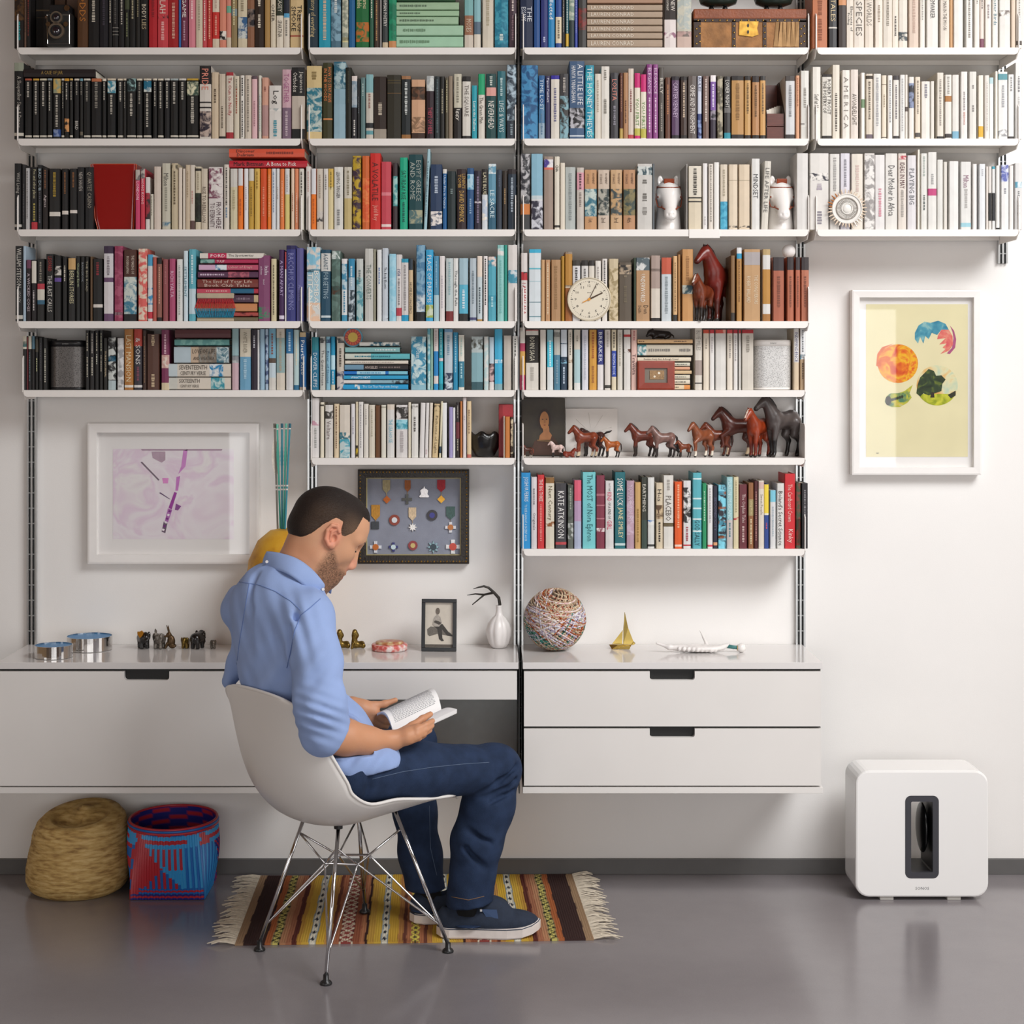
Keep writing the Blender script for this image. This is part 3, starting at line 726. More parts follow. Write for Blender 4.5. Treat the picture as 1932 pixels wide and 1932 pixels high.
shelf_books(2, 'D', '''
1533 1549 126 e6e0d6 =Surf_at_Home#3a342e@.38-.66
1551 1570 140 ddd7cc .0-.04:241c18 .95-1:241c18 =ROBERT_FROST/THE_POETRY_OF#4a443e@.08-.62
1571 1585 122 e6dccc *5c544c@.38-.9
1589 1604 132 e9e2d8 =A_M_E_R_I_C_A#8a827a@.1-.85
1605 1620 131 e0d4ca =AVONDELIGHT#6a6058@.35-.8
1625 1632 137 efeae2 .4-.53:6d8a66
1634 1647 139 dccfbc .03-.08:3a2e22 *6d6254@.12-.7 .93-1:6a5c66
1648 1663 139 e3dfd8 *a8a6a8@.06-.8
1664 1673 142 ddd0bc .14-.15:8a7c68 *a3947c@.3-.5 .97-.98:3a342e
1675 1684 142 e6e2dc *8c8c90@.08-.75
1686 1697 142 dcd6ce .0-.07:2f2728 .95-1:241e20 *7a7476@.15-.7
1698 1708 141 dcdad6 *b0aeac@.06-.9
1708 1713 141 e0d8ce .5-.57:5a4e48
1715 1725 145 e0dbd4 .1-.5:1c1c24~7f8aa8
1727 1737 145 ddcfbc *8a7e70@.06-.62 .9-.97:4a4440
1739 1756 153 e6e1d8 *8f8c94@.05-.3
1756 1763 153 dad4ca
1768 1781 137 e2d9cb .96-1:1e1a1a *a39a90@.1-.8
1783 1796 141 e4dfd6 .33-.42:b07840 .92-.98:3a3432 *a8a29a@.03-.3
1797 1810 141 e2ddd6 .88-1:7fb0c8
1813 1826 135 e9e4de *a8a0a0@.3-.6 *d0a8a0@.6-.8
1829 1843 135 dedad2 *8f8a86@.2-.26 *8f8a86@.5-.6
1846 1856 142 e6ded2 .8-.97:d8a828
1858 1867 142 e0dad2 *c4bcb4@.1-.9
1867 1875 146 e4e4e2 .0-.1:b4d0d4
1878 1883 134 ece6da
1884 1902 135 e8e6e2 .03-.12:5f9aa4 .86-.96:8a8a8c~e8e6e2 *a8a8aa@.2-.55
1903 1914 140 e4e2de .96-1:2a2424 *8f8d8c@.04-.28
1916 1929 118 eae8e4 *8a8888@.18-.4 *c4c0bc@.45-.85
''', 261)
shelf_books(3, 'A', '''
26 40 308 131315 =Wild_Living#bdb9b0@.14-.45 *6a7c98@.5-.8 .92-.96:d8d4cc
41 47 310 232224 *5c585a@.3-.9
48 55 317 b9b8b8 *6a6868@.05-.85
58 70 315 161413 .88-1:c03640 =Poe_and_other_places#d8d0a8@.04-.5 *b8a858@.58-.86
70 79 311 17181b =BAD_DUB#a8b8c0@.06-.4 *5c5c66@.42-.9
80 90 316 1f1614 *8a5a3c@.04-.35 =Agnes#d8c8c8@.42-.66
92 113 318 1d1b1a .71-.78:e6e0d6 *a88c30@.06-.48
116 128 318 191616 .69-.75:e6dcd2 *8a5a34@.06-.42
131 145 318 191717 .68-.73:e8ded6 *8a5a34@.06-.32
145 159 315 151416 =NEW_HAVEN#b8b0a8@.08-.38
160 176 315 161518 =QUARTET_CASINO#a8a090@.08-.66
255 264 320 c8406a .0-.18:6a6464~b8b0a8 =LONDON#f0dce0@.2-.5
265 273 318 c63a4c .0-.16:6a6464~b8b0a8 =HONG_KONG#f0dce0@.17-.58
274 282 334 d8d2ce .3-.8:a02a38~2a2628
283 289 366 d0cabc *8a8a78@.05-.6
290 303 314 dccdc0
305 321 308 cfcab8 =Milton#4a4844@.15-.34 *a09c8c@.36-.74 .88-.95:4a7890~cfcab8
323 335 308 cbbc9e .02-.1:4a4438~cbbc9e *6d5f48@.12-.62
336 343 316 dccfc0
344 350 318 d8cec0
350 358 311 c9b79e *a89478@.1-.5
358 367 311 d4cabc .86-1:5c4440 *c08a80@.4-.62
368 379 314 cfc4ac .42-.88:17170f~2a3224 .03-.07:2a2620 *a89c84@.1-.38
379 391 318 d5c8b4 =RISE_TO_REBELLION#6a5a4c@.3-.88
393 420 315 dfd8d4 .02-.5:7a4458~dfd8d4 =FROM_HERE/TO_ETERNITY#5a4048@.56-.98
422 432 310 d8d0c4 *4a4440@.05-.65 *5c7c98@.66-.84
434 448 318 d9cfae .0-.3:d8d4cc *b8ac88@.35-.7
449 458 318 e8761f .0-.28:d8d8d8 *b8501a@.5-.8
460 468 318 e4e2e4 *c8b8bc@.3-.7
469 479 318 c39a3c .0-.2:d4cec4 *8a6a24@.3-.8
480 490 318 d6b25a *a07c2c@.05-.35
491 503 318 dd5526 *e89070@.3-.8
504 511 318 e6781f *f0b080@.1-.8
512 520 318 d8dade *8a9ab0@.05-.75
521 527 318 d9dbdb *b8a8a0@.3-.5
528 536 318 dd7a40 *f0b490@.2-.8
537 546 318 d6c67c .0-.42:d8d8d6 *a8a8a8@.1-.38
549 555 318 e0c8b0 *b07058@.4-.7
556 563 318 dc8a62 *f0c8b0@.4-.9
564 573 318 d8d4c8 *4a4640@.05-.85
H1 432 574 280 297 df5b3f =Discover/Delirium#3a2a28@.1-.34 *8a3426@.5-.88
H1 432 579 302 316 c22636 =Mark_Bittman#2a1418@.06-.44 =A_Bone_to_Pick#f4e8e4@.48-.86
''', 433)
shelf_books(3, 'B', '''
577 586 314 d8d2cc *c09a90@.08-.4
587 596 318 e6761f .0-.42:d9d9dc *b8561a@.5-.9
597 609 318 d5cbbc .7-.87:2a2626~c8c0b8 *a89888@.1-.5
610 619 318 d8d4ce *8a8680@.1-.36
619 629 318 d9ca9c .0-.3:d2b054 *8a7434@.05-.35
630 647 315 e0ded8 =LEAVING_TANGIER#3a3838@.08-.5 *8a8a88@.68-.94
649 664 315 c8b47c .0-.5:d4ccbc *8f866e@.06-.45
665 681 294 b99a26 .02-1:b99a26~3a2436
683 697 294 d3662e .3-.9:d3562a~dd7a40
698 718 289 cf2a24 =A_VOLATILE#5a1a16@.12-.62 =Judd_Roy#f0a898@.68-.88
719 738 305 c94654 .45-.5:e0808a .92-.96:f0dcd8
741 750 307 3a2c30 .2-.65:3a8a8c~9cc4c0
754 769 297 13a882 =SATURDAY_RISE#0c4a40@.18-.58 *0f5a50@.62-.92
771 797 291 0f4247 =EGYPT_GREECE/AND_ROME#a8b0a8@.08-.62 .74-.92:4f6c6c~a3a084
799 805 281 9fc0c8 *4a6a78@.15-.85 t:2.6
812 834 310 23395a *b8c4d4@.18-.44 .72-.94:e8e0da~23395a
835 843 319 1a5a90 .0-.07:d8d4cc =Under_Fire_in_Oaxaca#d8e4ec@.1-.65
844 860 323 1c2a2c *7a8a88@.3-.42
862 880 319 2c1a1c =LENIN'S/TOMB#c9a050@.08-.32 =DAVID_REMNICK#d0a858@.36-.88
881 894 317 205080 .1-.35:3a90b8~a8c8d8 *8aa8c4@.5-.75
895 908 322 221a2c *8a7a94@.1-.9 .52-.55:c8c0c4
909 920 319 d0d4d8 .0-.42:1c1616 .5-.85:b8c4d4~e6e0d6 =LATE_BLUE#d8cfae@.06-.42
921 936 309 5f94ac .0-.15:dce4e4~5f94ac .6-1:2f6078 =LE_SACRE#d8ecf0@.4-.82
937 947 320 2c3644 *4a5468@.1-.3
948 957 322 2a2018 *a8885c@.3-.6
958 974 319 1c2c3c .0-.08:241a1c *a8b4c0@.14-.72
''', 433)
shelf_books(3, 'C', '''
982 1000 290 6a686a .0-.66:2e2e34~b4b2b4 .66-.8:c8783a .8-1:3a3a3c =HOST#3a3a3e@.05-.22
1002 1024 290 dcdcdc .0-.55:8ab8cc .55-.6:c8d4d8 .62-1:2c2a3a~c8c8d0
1026 1044 295 9c897c .04-.15:ddd8d8~4a3c8c .15-.18:d8705c
1046 1056 295 ded6c6 =CHA#2a2824@.12-.21 .94-.97:3a3632
1057 1066 307 d9cfbe
1066 1086 315 b4bab6 *8a918f@.1-.85
1088 1102 316 c8beb4 .08-.36:d99ca8 *5c3c44@.1-.35 *8a7e76@.4-.65
1103 1126 320 c49468 .32-.78:2f6a7c~b8c4bc =MOVEMENT/OF_DANCE#5c3c24@.06-.24 =1st#4a3424@.82-.88
1128 1150 320 cbb8a6 .32-.76:24302f~a8a498 =MOVEMENT/OF_DANCE#5c4434@.06-.24 =2nd#4a3424@.8-.88
1152 1174 320 caa67e .32-.76:3a4444~b89468 =MOVEMENT/OF_DANCE#5c4030@.06-.24 =3rd#4a3424@.8-.88
1176 1199 320 b98a64 .32-.76:34423c~7c7048 =MOVEMENT/OF_DANCE#5c4030@.06-.24 =4th#4a3424@.8-.88
1202 1231 309 ccc8c2 .04-.17:24424c~c8ccc8 *6a6660@.24-.3 *6a6660@.45-.58 *8a8680@.66-.8
1231 1235 309 5a6064
1299 1324 313 dbcdb4 .0-.48:dfd6c6 .49-.51:2c2824 .55-.57:2c2824 *4a443c@.04-.46
1326 1335 308 dedad8 *b4aeae@.8-.95
1337 1346 309 d8cfc4 *8f887e@.02-.9
1347 1357 306 e2dfda
1359 1373 310 d9ccb8 .57-1:2a8aac~4aa8c4 *b0a48e@.08-.5
1375 1392 310 ddccb4 .24-.25:b8a890 .94-.97:3a322c~ddccb4
1394 1415 310 dbc8ae .24-.25:b8a890 .94-.97:3a322c~dbc8ae
1418 1434 299 dedcd8 =MINDSET#3c3c40@.22-.56
1436 1449 304 d8d2c6 =LIFE_AFTER_LIFE#6a6864@.1-.75 t:3
1503 1525 289 dcd8d4 s:0
''', 432)
shelf_books(3, 'D', '''
1528 1564 289 dfdad4 .26-.36:24202e~dfdad4 *a89ca8@.4-.48 *8a848c@.76-.94
1566 1585 290 dedad4 *a8a4a0@.05-.5
1586 1604 289 d8d4dc *8f8c94@.08-.45
1607 1629 290 e2d9cc *d0b8b0@.15-.5
1631 1651 289 dcd6d0 .02-1:dcd8d4~8f8a88
1651 1670 292 e2dedc *d0909c@.45-.85
1671 1694 289 dedad4 =Dear_Mother_in_Africa#5c5a5a@.16-.82
1695 1711 289 dcd2c8 .03-.08:b03848~dcd2c8 =IDEAS_IN_MAY#5c3036@.12-.46 *a8a098@.48-.85
1712 1729 293 dad6d8 =PLAYING_BIG#6d6e74@.18-.66
1732 1736 282 efe6d8
1738 1750 289 dedcd6 *a8b0a8@.04-.3 *5c6460@.55-.75
1751 1768 287 dedbd6 .47-.56:c04078 *a8a6a4@.28-.42
1769 1780 301 dcdad4
1781 1788 305 d4cfc6
1791 1809 304 e4e2de
1813 1833 305 dedcd8 =Milton#8a5c74@.2-.38 *b0aca8@.4-.68 .9-.96:9ac8d4
1836 1844 309 e2deda
1848 1860 309 e0e2e4 *b8b8bc@.08-.2
1861 1865 314 dad2ca
1865 1871 314 d8d2cc .42-.86:1a1a1c
1872 1878 314 d8d8d6 .0-.04:3a9ab0 .42-.86:1c1c20
1880 1887 312 dedcd8 .97-1:1a1a1c
1889 1904 311 e6e4e2 .0-.26:5a64a8~d0d4e4 *9a9aa0@.36-.46
1905 1913 312 dedad6
1915 1929 308 dedcda .28-.37:4a90a8~d4e0e4 *8a8a8a@.42-.82
''', 432)
shelf_books(4, 'A', '''
28 43 464 121214 =WILLIAM_STETSON#dcd8d0@.03-.55 =LEGACY#b8b4b0@.6-.75 .92-.97:c8c4bc
43 48 464 a9bccc
49 58 490 201418 .0-.14:6a3a54 =A_WICKED_COGS#c8b8c0@.22-.84
59 68 490 1a1416 .02-.38:d9d4c8 *c8c0c0@.5-.85
69 83 488 1b1917 .4-.49:c0404c .49-.66:dcd6c8 .66-.73:3f6a84 *8a8478@.05-.36
86 101 479 161514 =THE_LAST_CALLS#dcd8d0@.32-.86 =LEOPARD#a8302c@.04-.26
102 115 482 151413 .16-.3:c8c4bc~151413 .34-.4:6a50a0
117 126 484 181716 *d8d0c0@.14-.4
128 142 487 171514 .0-.18:cfa870 =BERLIN_STORIES#d8d0a8@.2-.72
143 151 483 161615 =Changing_Earth#b8c49a@.1-.48
152 159 483 171615 =BANGKOK#8f949a@.1-.4
160 167 483 1b1916 =THE_BIG_ROAD#b0a890@.02-.6
170 174 484 5c442c
175 193 488 141313 .73-.78:e0d8d0 *8a2c34@.06-.28
195 213 464 6a4a6c .1-.42:d8d4d8 .48-.9:dcd6d8 .0-.1:3c2c44 *8a8288@.14-.4
215 231 464 8c2f50 .0-1:8c2f50~a8506c .88-.92:e8d8e0
233 257 471 4e2c22 .38-.9:3f7c94~c8d0c8 .9-1:1f2024 =THE_MAKING_OF/MODERN_JAPAN#d8c8b8@.08-.34
260 277 469 d8685c .0-.98:d8605a~e0cdb8
278 288 480 d8d8d8 .0-.17:4a9cc4 .5-.75:3a90c0~d8d8d8 .86-.96:c03040
288 295 485 b0584c
296 305 486 8c5c50 .0-.1:1e1a1a .94-1:1e1a1a *cfa088@.15-.75
307 317 489 8f4c50 *a86a6c@.1-.4
319 330 488 a8486c =RICH_YALTA#e0b8cc@.2-.62
333 344 489 dcdcd8 *a8aaa8@.1-.9
346 354 473 cfdfe6 =SETTLEMENT#4a8494@.08-.8
356 369 470 5fb0c0 .55-.9:c8dce4 *d8f0f4@.08-.5
H1 377 497 477 488 ddd6cc .13-.42:c02c54 =FORD#f4e4e4@.17-.4 =The_Sportswriter#3a3634@.45-.85
H1 378 487 489 497 b02c54 .0-.25:4a8078~8ab0a8 =TULIP#f0dcd8@.28-.42
H1 375 487 499 510 b8506a .0-.28:cfa8c4 .28-.47:2074a8~dce4e8 =Labor_of_Days#e0b0a8@.5-.9
H1 373 487 512 524 54304c .5-.85:b05c6c~7a3c50 *cfb8cc@.04-.45
H1 372 487 526 543 7c362f =The_End_of_Your_Life/Book_Club_Tales#dcc0b0@.08-.9
H1 371 487 544 554 c0485c .55-.93:1f6080 .93-1:b02c40 *e0a8a8@.15-.5
H1 371 487 556 571 4e3448 .93-1:c8b088 *8a7484@.65-.88
H1 371 485 572 588 cf8c5c
H1 371 487 589 597 7a3030 .6-1:a84a44~5a2426
H1 371 487 598 606 6c6048
487 509 482 84446c .78-.96:1f8458~84446c =Italia/and_Romans#e8d8e4@.16-.3 =Selected#e8d8e4@.36-.44
511 521 488 d0c4a0 *6c624a@.1-.9
526 536 471 3c1c4c =A_MAN_APART#b8a4cc@.15-.65 .92-.97:d8d0e0
537 540 475 d8d4d4 .0-.25:a83840
540 558 463 35387c .0-.05:241f54 =BACCHUS_CLIMBING#8a8cc4@.1-.85
559 572 468 5c5a94 =Atticus#8684b8@.5-.72
''', 606)
shelf_books(4, 'B', '''
578 604 466 a8c8d4 .0-.35:7fbcd4~d8d0c8 .75-1:cfd0cc~dcb89c =BOMBAY/TITANS#f0eee6@.32-.84 .3-.34:1c2a30~a8c8d4
605 624 471 174860 .05-.3:d8d8d4 =AGAINST#174860@.06-.28 =FORGETTING#a8c0cc@.32-.68 .92-.95:d0dce0
625 642 473 5a7068 .0-.12:cfd8d4~5a7068 .12-1:5c7870~486058 .5-.62:7a4c38~5a7068
644 655 488 d8dcdc .0-.08:e0dcdc .08-.5:3f88a8~b8ccd4 .9-1:3f90b0 *3f88a8@.52-.86
657 669 488 a8c0d0 .0-.3:2f88b0 .5-1:2a3a44~b8c4cc *d8e4e8@.12-.45
672 685 488 c8ccc8 .3-1:4a8c98~a8c4c4 *6a7878@.18-.4
688 704 469 c9c8c2 =THE_CONVERTS#7c8a82@.22-.7
704 709 470 8f8c78
711 720 471 dcdede *6c84b0@.25-.5
721 732 468 c8d0d8 =The_Body_Electric#3a4450@.26-.56 .92-.97:2a2a2c~c8d0d8
734 747 479 8cc4d8 .0-1:8cc4d8~a4d0e0
747 758 480 dcd6d4 .8-.92:b83c4c =1958#2a3470@.22-.32 *8a8484@.36-.78
757 771 488 d8d4d2 .0-.06:2a98b8 .9-1:1a98c4 *9a9696@.1-.85
771 779 488 c8b08c .0-.18:23323e =HOME_ECONOMICS#3a3430@.38-.88
785 802 462 4a7c9c .0-.65:3f7498~78a0b8 .65-.88:c8d0d4~6a88a0 .88-1:1d1e22
803 817 471 35a4d4 .77-.95:98a848~c8d0b8 =PLACE_OF_DREAMS#e4e8ec@.08-.74
818 828 483 4a88a8 .6-1:a8c4cc *88b4cc@.08-.5
829 839 483 dcd6d4 *b8b2b8@.3-.8
841 855 487 c4d0d0 .84-1:78282a *9ab8bc@.06-.6
855 865 487 dcdcd8 =Through_the_Falls#1f2c34@.1-.85
866 883 487 58b4d0 .0-.42:a8c4d0 .88-1:2a2a28 *d4e8f0@.5-.8
886 899 487 b8c4cc .94-.98:4a4a74 *7c8a94@.2-.75
900 910 483 c0ccd0 .0-.32:e0d2c4 *4a5860@.48-.88 .97-1:a88040
912 920 483 e4dedc *1f1f22@.04-.75
921 936 484 50a8bc .0-.15:3f90a8~d8c8c0 .6-.7:3a98b0 *a8d8e0@.62-.8
938 951 462 94ccc8 .04-.14:dcd8d4~94ccc8 *78b8b4@.2-.9
951 957 462 1f8c7c
958 976 462 dcd6d2 .33-.5:3a88a0~c8d0d4
''', 606)
shelf_books(4, 'C', '''
983 995 477 dcd4d0 .28-.4:b02830~2a2020 =I_AM_MALALA#b83840@.44-.9
998 1021 470 d8e0e4 .0-.05:3cb0d4 .26-.28:60b8c8 .44-.45:a8c8d0 .73-.74:3a6c78 .93-.94:3a7c88
1021 1028 490 c0986c
1029 1038 490 b88c64 *dcc8a8@.05-.9
1040 1058 490 b08860 *98744c@.1-.8
1059 1065 483 a87c24
1066 1080 475 a06028 .0-.5:b88438 .0-.03:d8d0c4 .48-.52:d8c8b0
1080 1095 491 dcdada .0-.09:3a342c *4a484a@.12-.4
1097 1110 491 d8d4d0 .0-.09:2a2422 *6c6868@.14-.4
1111 1122 491 d4ccc0 .0-.09:2a2422
1123 1134 492 dad4cc *a8a09a@.1-.6
1136 1146 488 d8d2cc *5c5858@.03-.6
1149 1167 488 c9b898 .15-.98:c9b898~988660
1168 1192 495 5a4e40 .04-.2:1f1914~a8947c *7a6c58@.22-.28 *6c604c@.4-.68
1196 1200 486 3a4838
1200 1226 486 b48c64 .0-.2:4a585e~cfcfcc =UNDERWORLD#ece4d8@.26-.7 =Don/DeLillo#4a3828@.75-.88
1228 1246 482 d4cabc .0-.5:a8948a .95-1:241f1e .2-.24:4a2c2c~a8948a
1248 1267 486 c8d0d4 .0-.26:c0563c *8a9498@.3-.9
1270 1278 483 d0a878 .9-1:2a2826 *8c6c44@.1-.85
1279 1284 480 a47848
1287 1308 470 c49058 .5-.62:c8ccc0~3a5c68 *9c6c3c@.1-.45
1379 1387 482 7c5c38 .87-1:332c26
1390 1400 467 b48448 .0-.08:dcdcdc .08-.15:2a94bc *8c6030@.18-.75
1404 1435 470 bc9468 .04-.22:a8a0a0 =THE_CONQUERORS/ROBERT_BALLARD#e0d0b4@.36-.76
1439 1454 470 d8d4d0 .0-.08:b89c6c .28-.76:b8843c .9-1:a8743c
1459 1480 485 a85e44 .0-.21:332a2c *7c4430@.3-.8
1485 1498 485 b06448 .0-.2:332a2c *7c4430@.3-.8
1501 1510 485 ac6046 .0-.2:332a2c *7c4430@.3-.8
1512 1527 485 b26a4e .0-.2:332a2c *7c4430@.3-.8
''', 606)
shelf_books(5, 'A', '''
42 50 634 161414 .0-.24:d8d4c4 .1-.2:4a9498~d8d4c4
50 53 636 6a2028 .0-.23:7a2a2c
53 59 634 171616 .0-.24:d8d2c0 *5c7880@.3-.85
59 65 634 1e1a1a .0-.24:5a7c8c
66 72 636 191817 .04-.28:4a4438 *c8c898@.4-.68
73 80 637 1c1a1c *4a4850@.1-.85
81 89 638 171615 *c8c4b4@.2-.85
161 168 623 171515 *b8b09c@.05-.38 *d0c8b4@.45-.8
169 178 624 1a1718 *b0a8a0@.05-.38 *c8c0b0@.45-.78
179 186 623 161414 *b8b09c@.05-.38 *c8c8b8@.4-.58
187 194 623 171614 *a8a890@.05-.38 *a8a090@.42-.7
195 202 638 1a1814 =TURIN_JOURNAL#d4c09c@.12-.88
203 218 636 2a2c2e .0-.82:c8ccc8~1c1c1e .82-1:b8c8cc .36-.46:1f80a8
221 233 638 d4d4d4 .1-.95:d4d4d4~9a9a9c
234 251 621 b47838 =LAST_MANSION#ecd8b0@.1-.86 .92-.96:ece4d8
252 268 621 34303a .0-.28:c0483c =&_SONS#e8e4e0@.14-.58 *8a4a5c@.62-.85 .92-.96:e4e0dc
269 276 623 3a241c *8c6c50@.1-.9
277 300 630 57362a *c8b090@.02-.24 *c8b090@.72-.97
304 319 622 7c2c54 .42-.64:dcccc0~c89c94 .88-1:d8c8a8 *dcb0c0@.08-.4
H1 330 435 621 638 5c2a2e
H1 329 432 640 652 5c9490 .1-.9:5c9490~7cb0a8
H1 328 431 654 685 b8c8d0 .45-1:3c6c7c~c8d4d4 .31-.78:c8b098 =LOVE_OF_LIFE/AND_WEATHER#4a4038@.34-.76
H1 318 435 686 711 dcd2c4 .0-.14:c8d4d8 .66-.88:1f80b0~d8dcdc =SEVENTEENTH/CENTURY_VERSE#5c544c@.17-.62
H1 318 435 712 735 dcd2c4 .0-.14:d0cfc6 .68-.9:2a8c9c~b8d0cc =SIXTEENTH/CENTURY_VERSE#5c544c@.17-.5
437 450 620 cfb0b8 .0-.45:9ab8bc .44-.56:8a8c90~b8bcbc
452 473 620 6ca4c4 .0-.46:dad0bc =WHITE_RIVER#8a8270@.05-.4 *a8cce0@.5-.85
474 485 622 231828 *d0d0d8@.1-.3
485 489 622 dcdcdc
490 499 621 9ab8cc
500 506 621 a8bcd0 .1-.9:a8bcd0~4a5a80
507 520 620 c8d8e0 .0-.48:7cb0c8 .48-.56:5c4c40 .8-1:dcd8d0 *8a5c58@.08-.42
521 537 620 dcd2c2 .15-.72:94b0b0 *b0a490@.05-.7
539 553 621 d8d8d8 .0-.4:2a74a8 *c8e0ec@.05-.38
554 564 622 b8d0d0 .92-1:2a6c90 *dcd0b8@.1-.6
565 577 627 1a5c94 .0-.08:d0b890 .95-1:c8b8a8 =Puerto_Rico#e8ecec@.14-.74
''', 736)
shelf_books(5, 'B', '''
588 601 636 1a6c8c =DOVER_CLIFFS#d0dce4@.3-.95 .0-.25:1a7c88
603 614 635 c4c4be =The_Quiet_House#4a4c4c@.25-.92 .03-.12:4a4a4a~c4c4be
615 623 635 88b8cc =River_of_Stones#1f5080@.25-.9 .03-.12:2a4c70~88b8cc
624 632 635 2090b8 .35-.62:b8dce8 .9-1:d0c8b0 *e0ecec@.65-.88
635 649 635 ccc2b4 .65-1:3c4058~c8c0bc .03-.12:4a4a4a~ccc2b4 *5c5448@.22-.6
H1 678 753 645 653 d8d4cc .25-1:2a5c70~d8d8d0
H1 651 754 655 665 84b4b4 *d0dcdc@.55-.95
H1 651 773 667 678 5cb0b8 .0-.4:c8ccc0 *2a7888@.15-.7
H1 651 770 680 687 dcd2c4 *a89c94@.1-.8
H1 650 770 688 698 221c1c .0-.3:6a90a8 =ANGELES#c8b8b0@.32-.52 *7a6c68@.55-.88
H1 649 769 700 707 1a70c0 .2-.65:a8d4e4 .7-1:7cc0d0 *2a80b0@.25-.6
H1 647 770 708 716 2a9cc8 =WHAT'S_NEXT#e4f0f4@.12-.42
H1 647 770 717 724 8cb0bc .0-.42:e0d8d4 .75-1:34383c~8cb0bc
H1 647 770 725 735 2098cc =The_Cat_That_Plays_with_Strings#c8e8f0@.3-.85 .18-.26:dce0dc~2098cc
775 804 635 8cbccc .0-.9:2a84a4~c4d8d8 =Ocean#e0ecec@.2-.4
806 812 620 bcd8d8 .0-1:bcd8d8~60a8b8
812 817 620 8cb0a0
818 827 620 dcd0cc .37-.77:1f80c0 .9-1:2090c8 *b8a8a8@.03-.3
828 836 620 188c9c .48-.53:d8c8cc *98d0d4@.06-.44 .54-.9:28acc0
838 854 621 c0ccd4 .0-.05:78a4c8 .72-1:20304c~c8d4dc *7c9cb0@.1-.45
855 864 627 2088b0 *98c8d8@.06-.7
865 876 632 dcd8cc .48-.95:2f7890 *a8c0b8@.05-.4 *b8dce0@.52-.8
889 911 635 bcc8c8 .3-.85:88b0b8 .85-1:385c64 .03-.24:4a4a40~bcc8c8
913 922 635 b8cfcf .0-1:b8cfcf~d8d8d4
923 932 636 b8ccd8 .5-.85:3c2c34~c8a8a8 .85-1:ddd8d4
933 948 621 3cb0d8 .9-1:88b0b8 .5-.56:dce4e4~3cb0d8
950 965 633 c8bfb4
967 977 634 d8d6d0 *4a4844@.05-.75
''', 736)
shelf_books(5, 'C', '''
981 991 618 b03c5c .0-.25:dcd6cc .38-.76:c89c50 *e8d8d8@.86-.98
992 1016 622 dcd6cc .0-.02:b0605c .09-.55:1f1914 =BORN_SAGA#cfc8b4@.12-.52 *b8b2a8@.62-.85
1019 1030 622 dad2c8
1032 1044 622 d8dcdc .0-.2:8cb8c4 .2-.62:4cc0d8 *d4ecf0@.18-.6
1045 1057 622 4a7c94 .0-.42:b8b8b0 .04-.12:4a3c48~b8b8b0 *7c98a8@.5-.9
1058 1070 622 22384c .0-.45:c8d0d8 .22-.24:4a7090 .5-.56:7cb0c8~22384c *b8c8d8@.62-.9
1072 1080 622 d8d0c2 .48-.55:8c6434~d8d0c2 *7c766a@.05-.42
1083 1095 622 a8c4c8 .0-.33:d0c8ba *8a8274@.1-.22 .88-1:dcdcd8
1098 1110 622 d4d4dc *b4b8c4@.1-.85
1112 1126 622 d49a3c *a85c28@.04-.5 *a86c30@.6-.9
1127 1139 622 dcd6d4 .0-.58:2a3078 =BREAKER#d8dce8@.04-.54
1141 1152 622 d8d0c8 .92-.97:3c3834 *b0a8a0@.03-.3
1154 1163 622 d8ccb0 .35-.78:2040a0 =ENIGMA_BOOK#d0d8ec@.4-.75 *5c5448@.04-.3
1165 1175 622 d2cdc2 *a8a294@.05-.6
1177 1190 622 dedad4 .08-.12:c8383c .32-.38:5c3424~dedad4
1191 1202 622 dcb8ac =Traviata#5c3a3c@.4-.75 *b06464@.02-.2
H1 1203 1307 640 648 d8b080 *5c3c28@.02-.12 *5c4434@.66-.9
H1 1203 1307 650 671 d4cab8 .0-.16:2a7c84~dcdcd8 *8a847c@.2-.6 *8a847c@.76-.96
H1 1203 1304 674 682 dccfb8 =Positive_Fairly_Not_A_Rough_Travel#3a342e@.12-.76
H1 1210 1302 684 691 cfcab8 *5c5c50@.6-.95
H1 1210 1302 692 698 d8c8b4 .7-1:d8a080 *6a6458@.55-.7
H1 1210 1305 699 706 d0b48c
H1 1210 1302 707 715 d4ccb8 *8c8a7c@.7-.95
H1 1210 1302 716 725 dad0bc *7c7464@.55-.95
H1 1210 1302 726 735 dcc8a8 .88-1:d88c48 *7c7464@.55-.8
1311 1325 619 dcd4c8 .52-.76:a4948c =BLUE_MILES#9a948c@.04-.36 .88-.9:4a4440
1327 1338 622 dcd0be .0-.06:c84828 *a89c8c@.15-.34
1339 1348 622 dedad6 .0-.06:c02c38 *bcb4b4@.12-.4
1350 1370 622 dedad4 .0-.06:c84030~dca090
1372 1383 622 dcd2c4 .0-.06:c83c40 *9c948c@.1-.5
1384 1392 622 dcd8d4 .0-.06:b02030 *a8a2a0@.1-.55
1394 1398 622 d8d4ce .0-.06:c03038
1400 1422 622 d4ccc0 .0-.06:b42830 *9c9488@.1-.4
1498 1508 620 d0bca0 .0-.55:dcd8d4 =INDEPENDENCE#3c3c74@.06-.54
1510 1520 620 b89c7c .0-.48:dcdcdc .42-.5:4a9cb8~dcdcdc *6a6c70@.02-.38 *5c4838@.56-.82
''', 736)
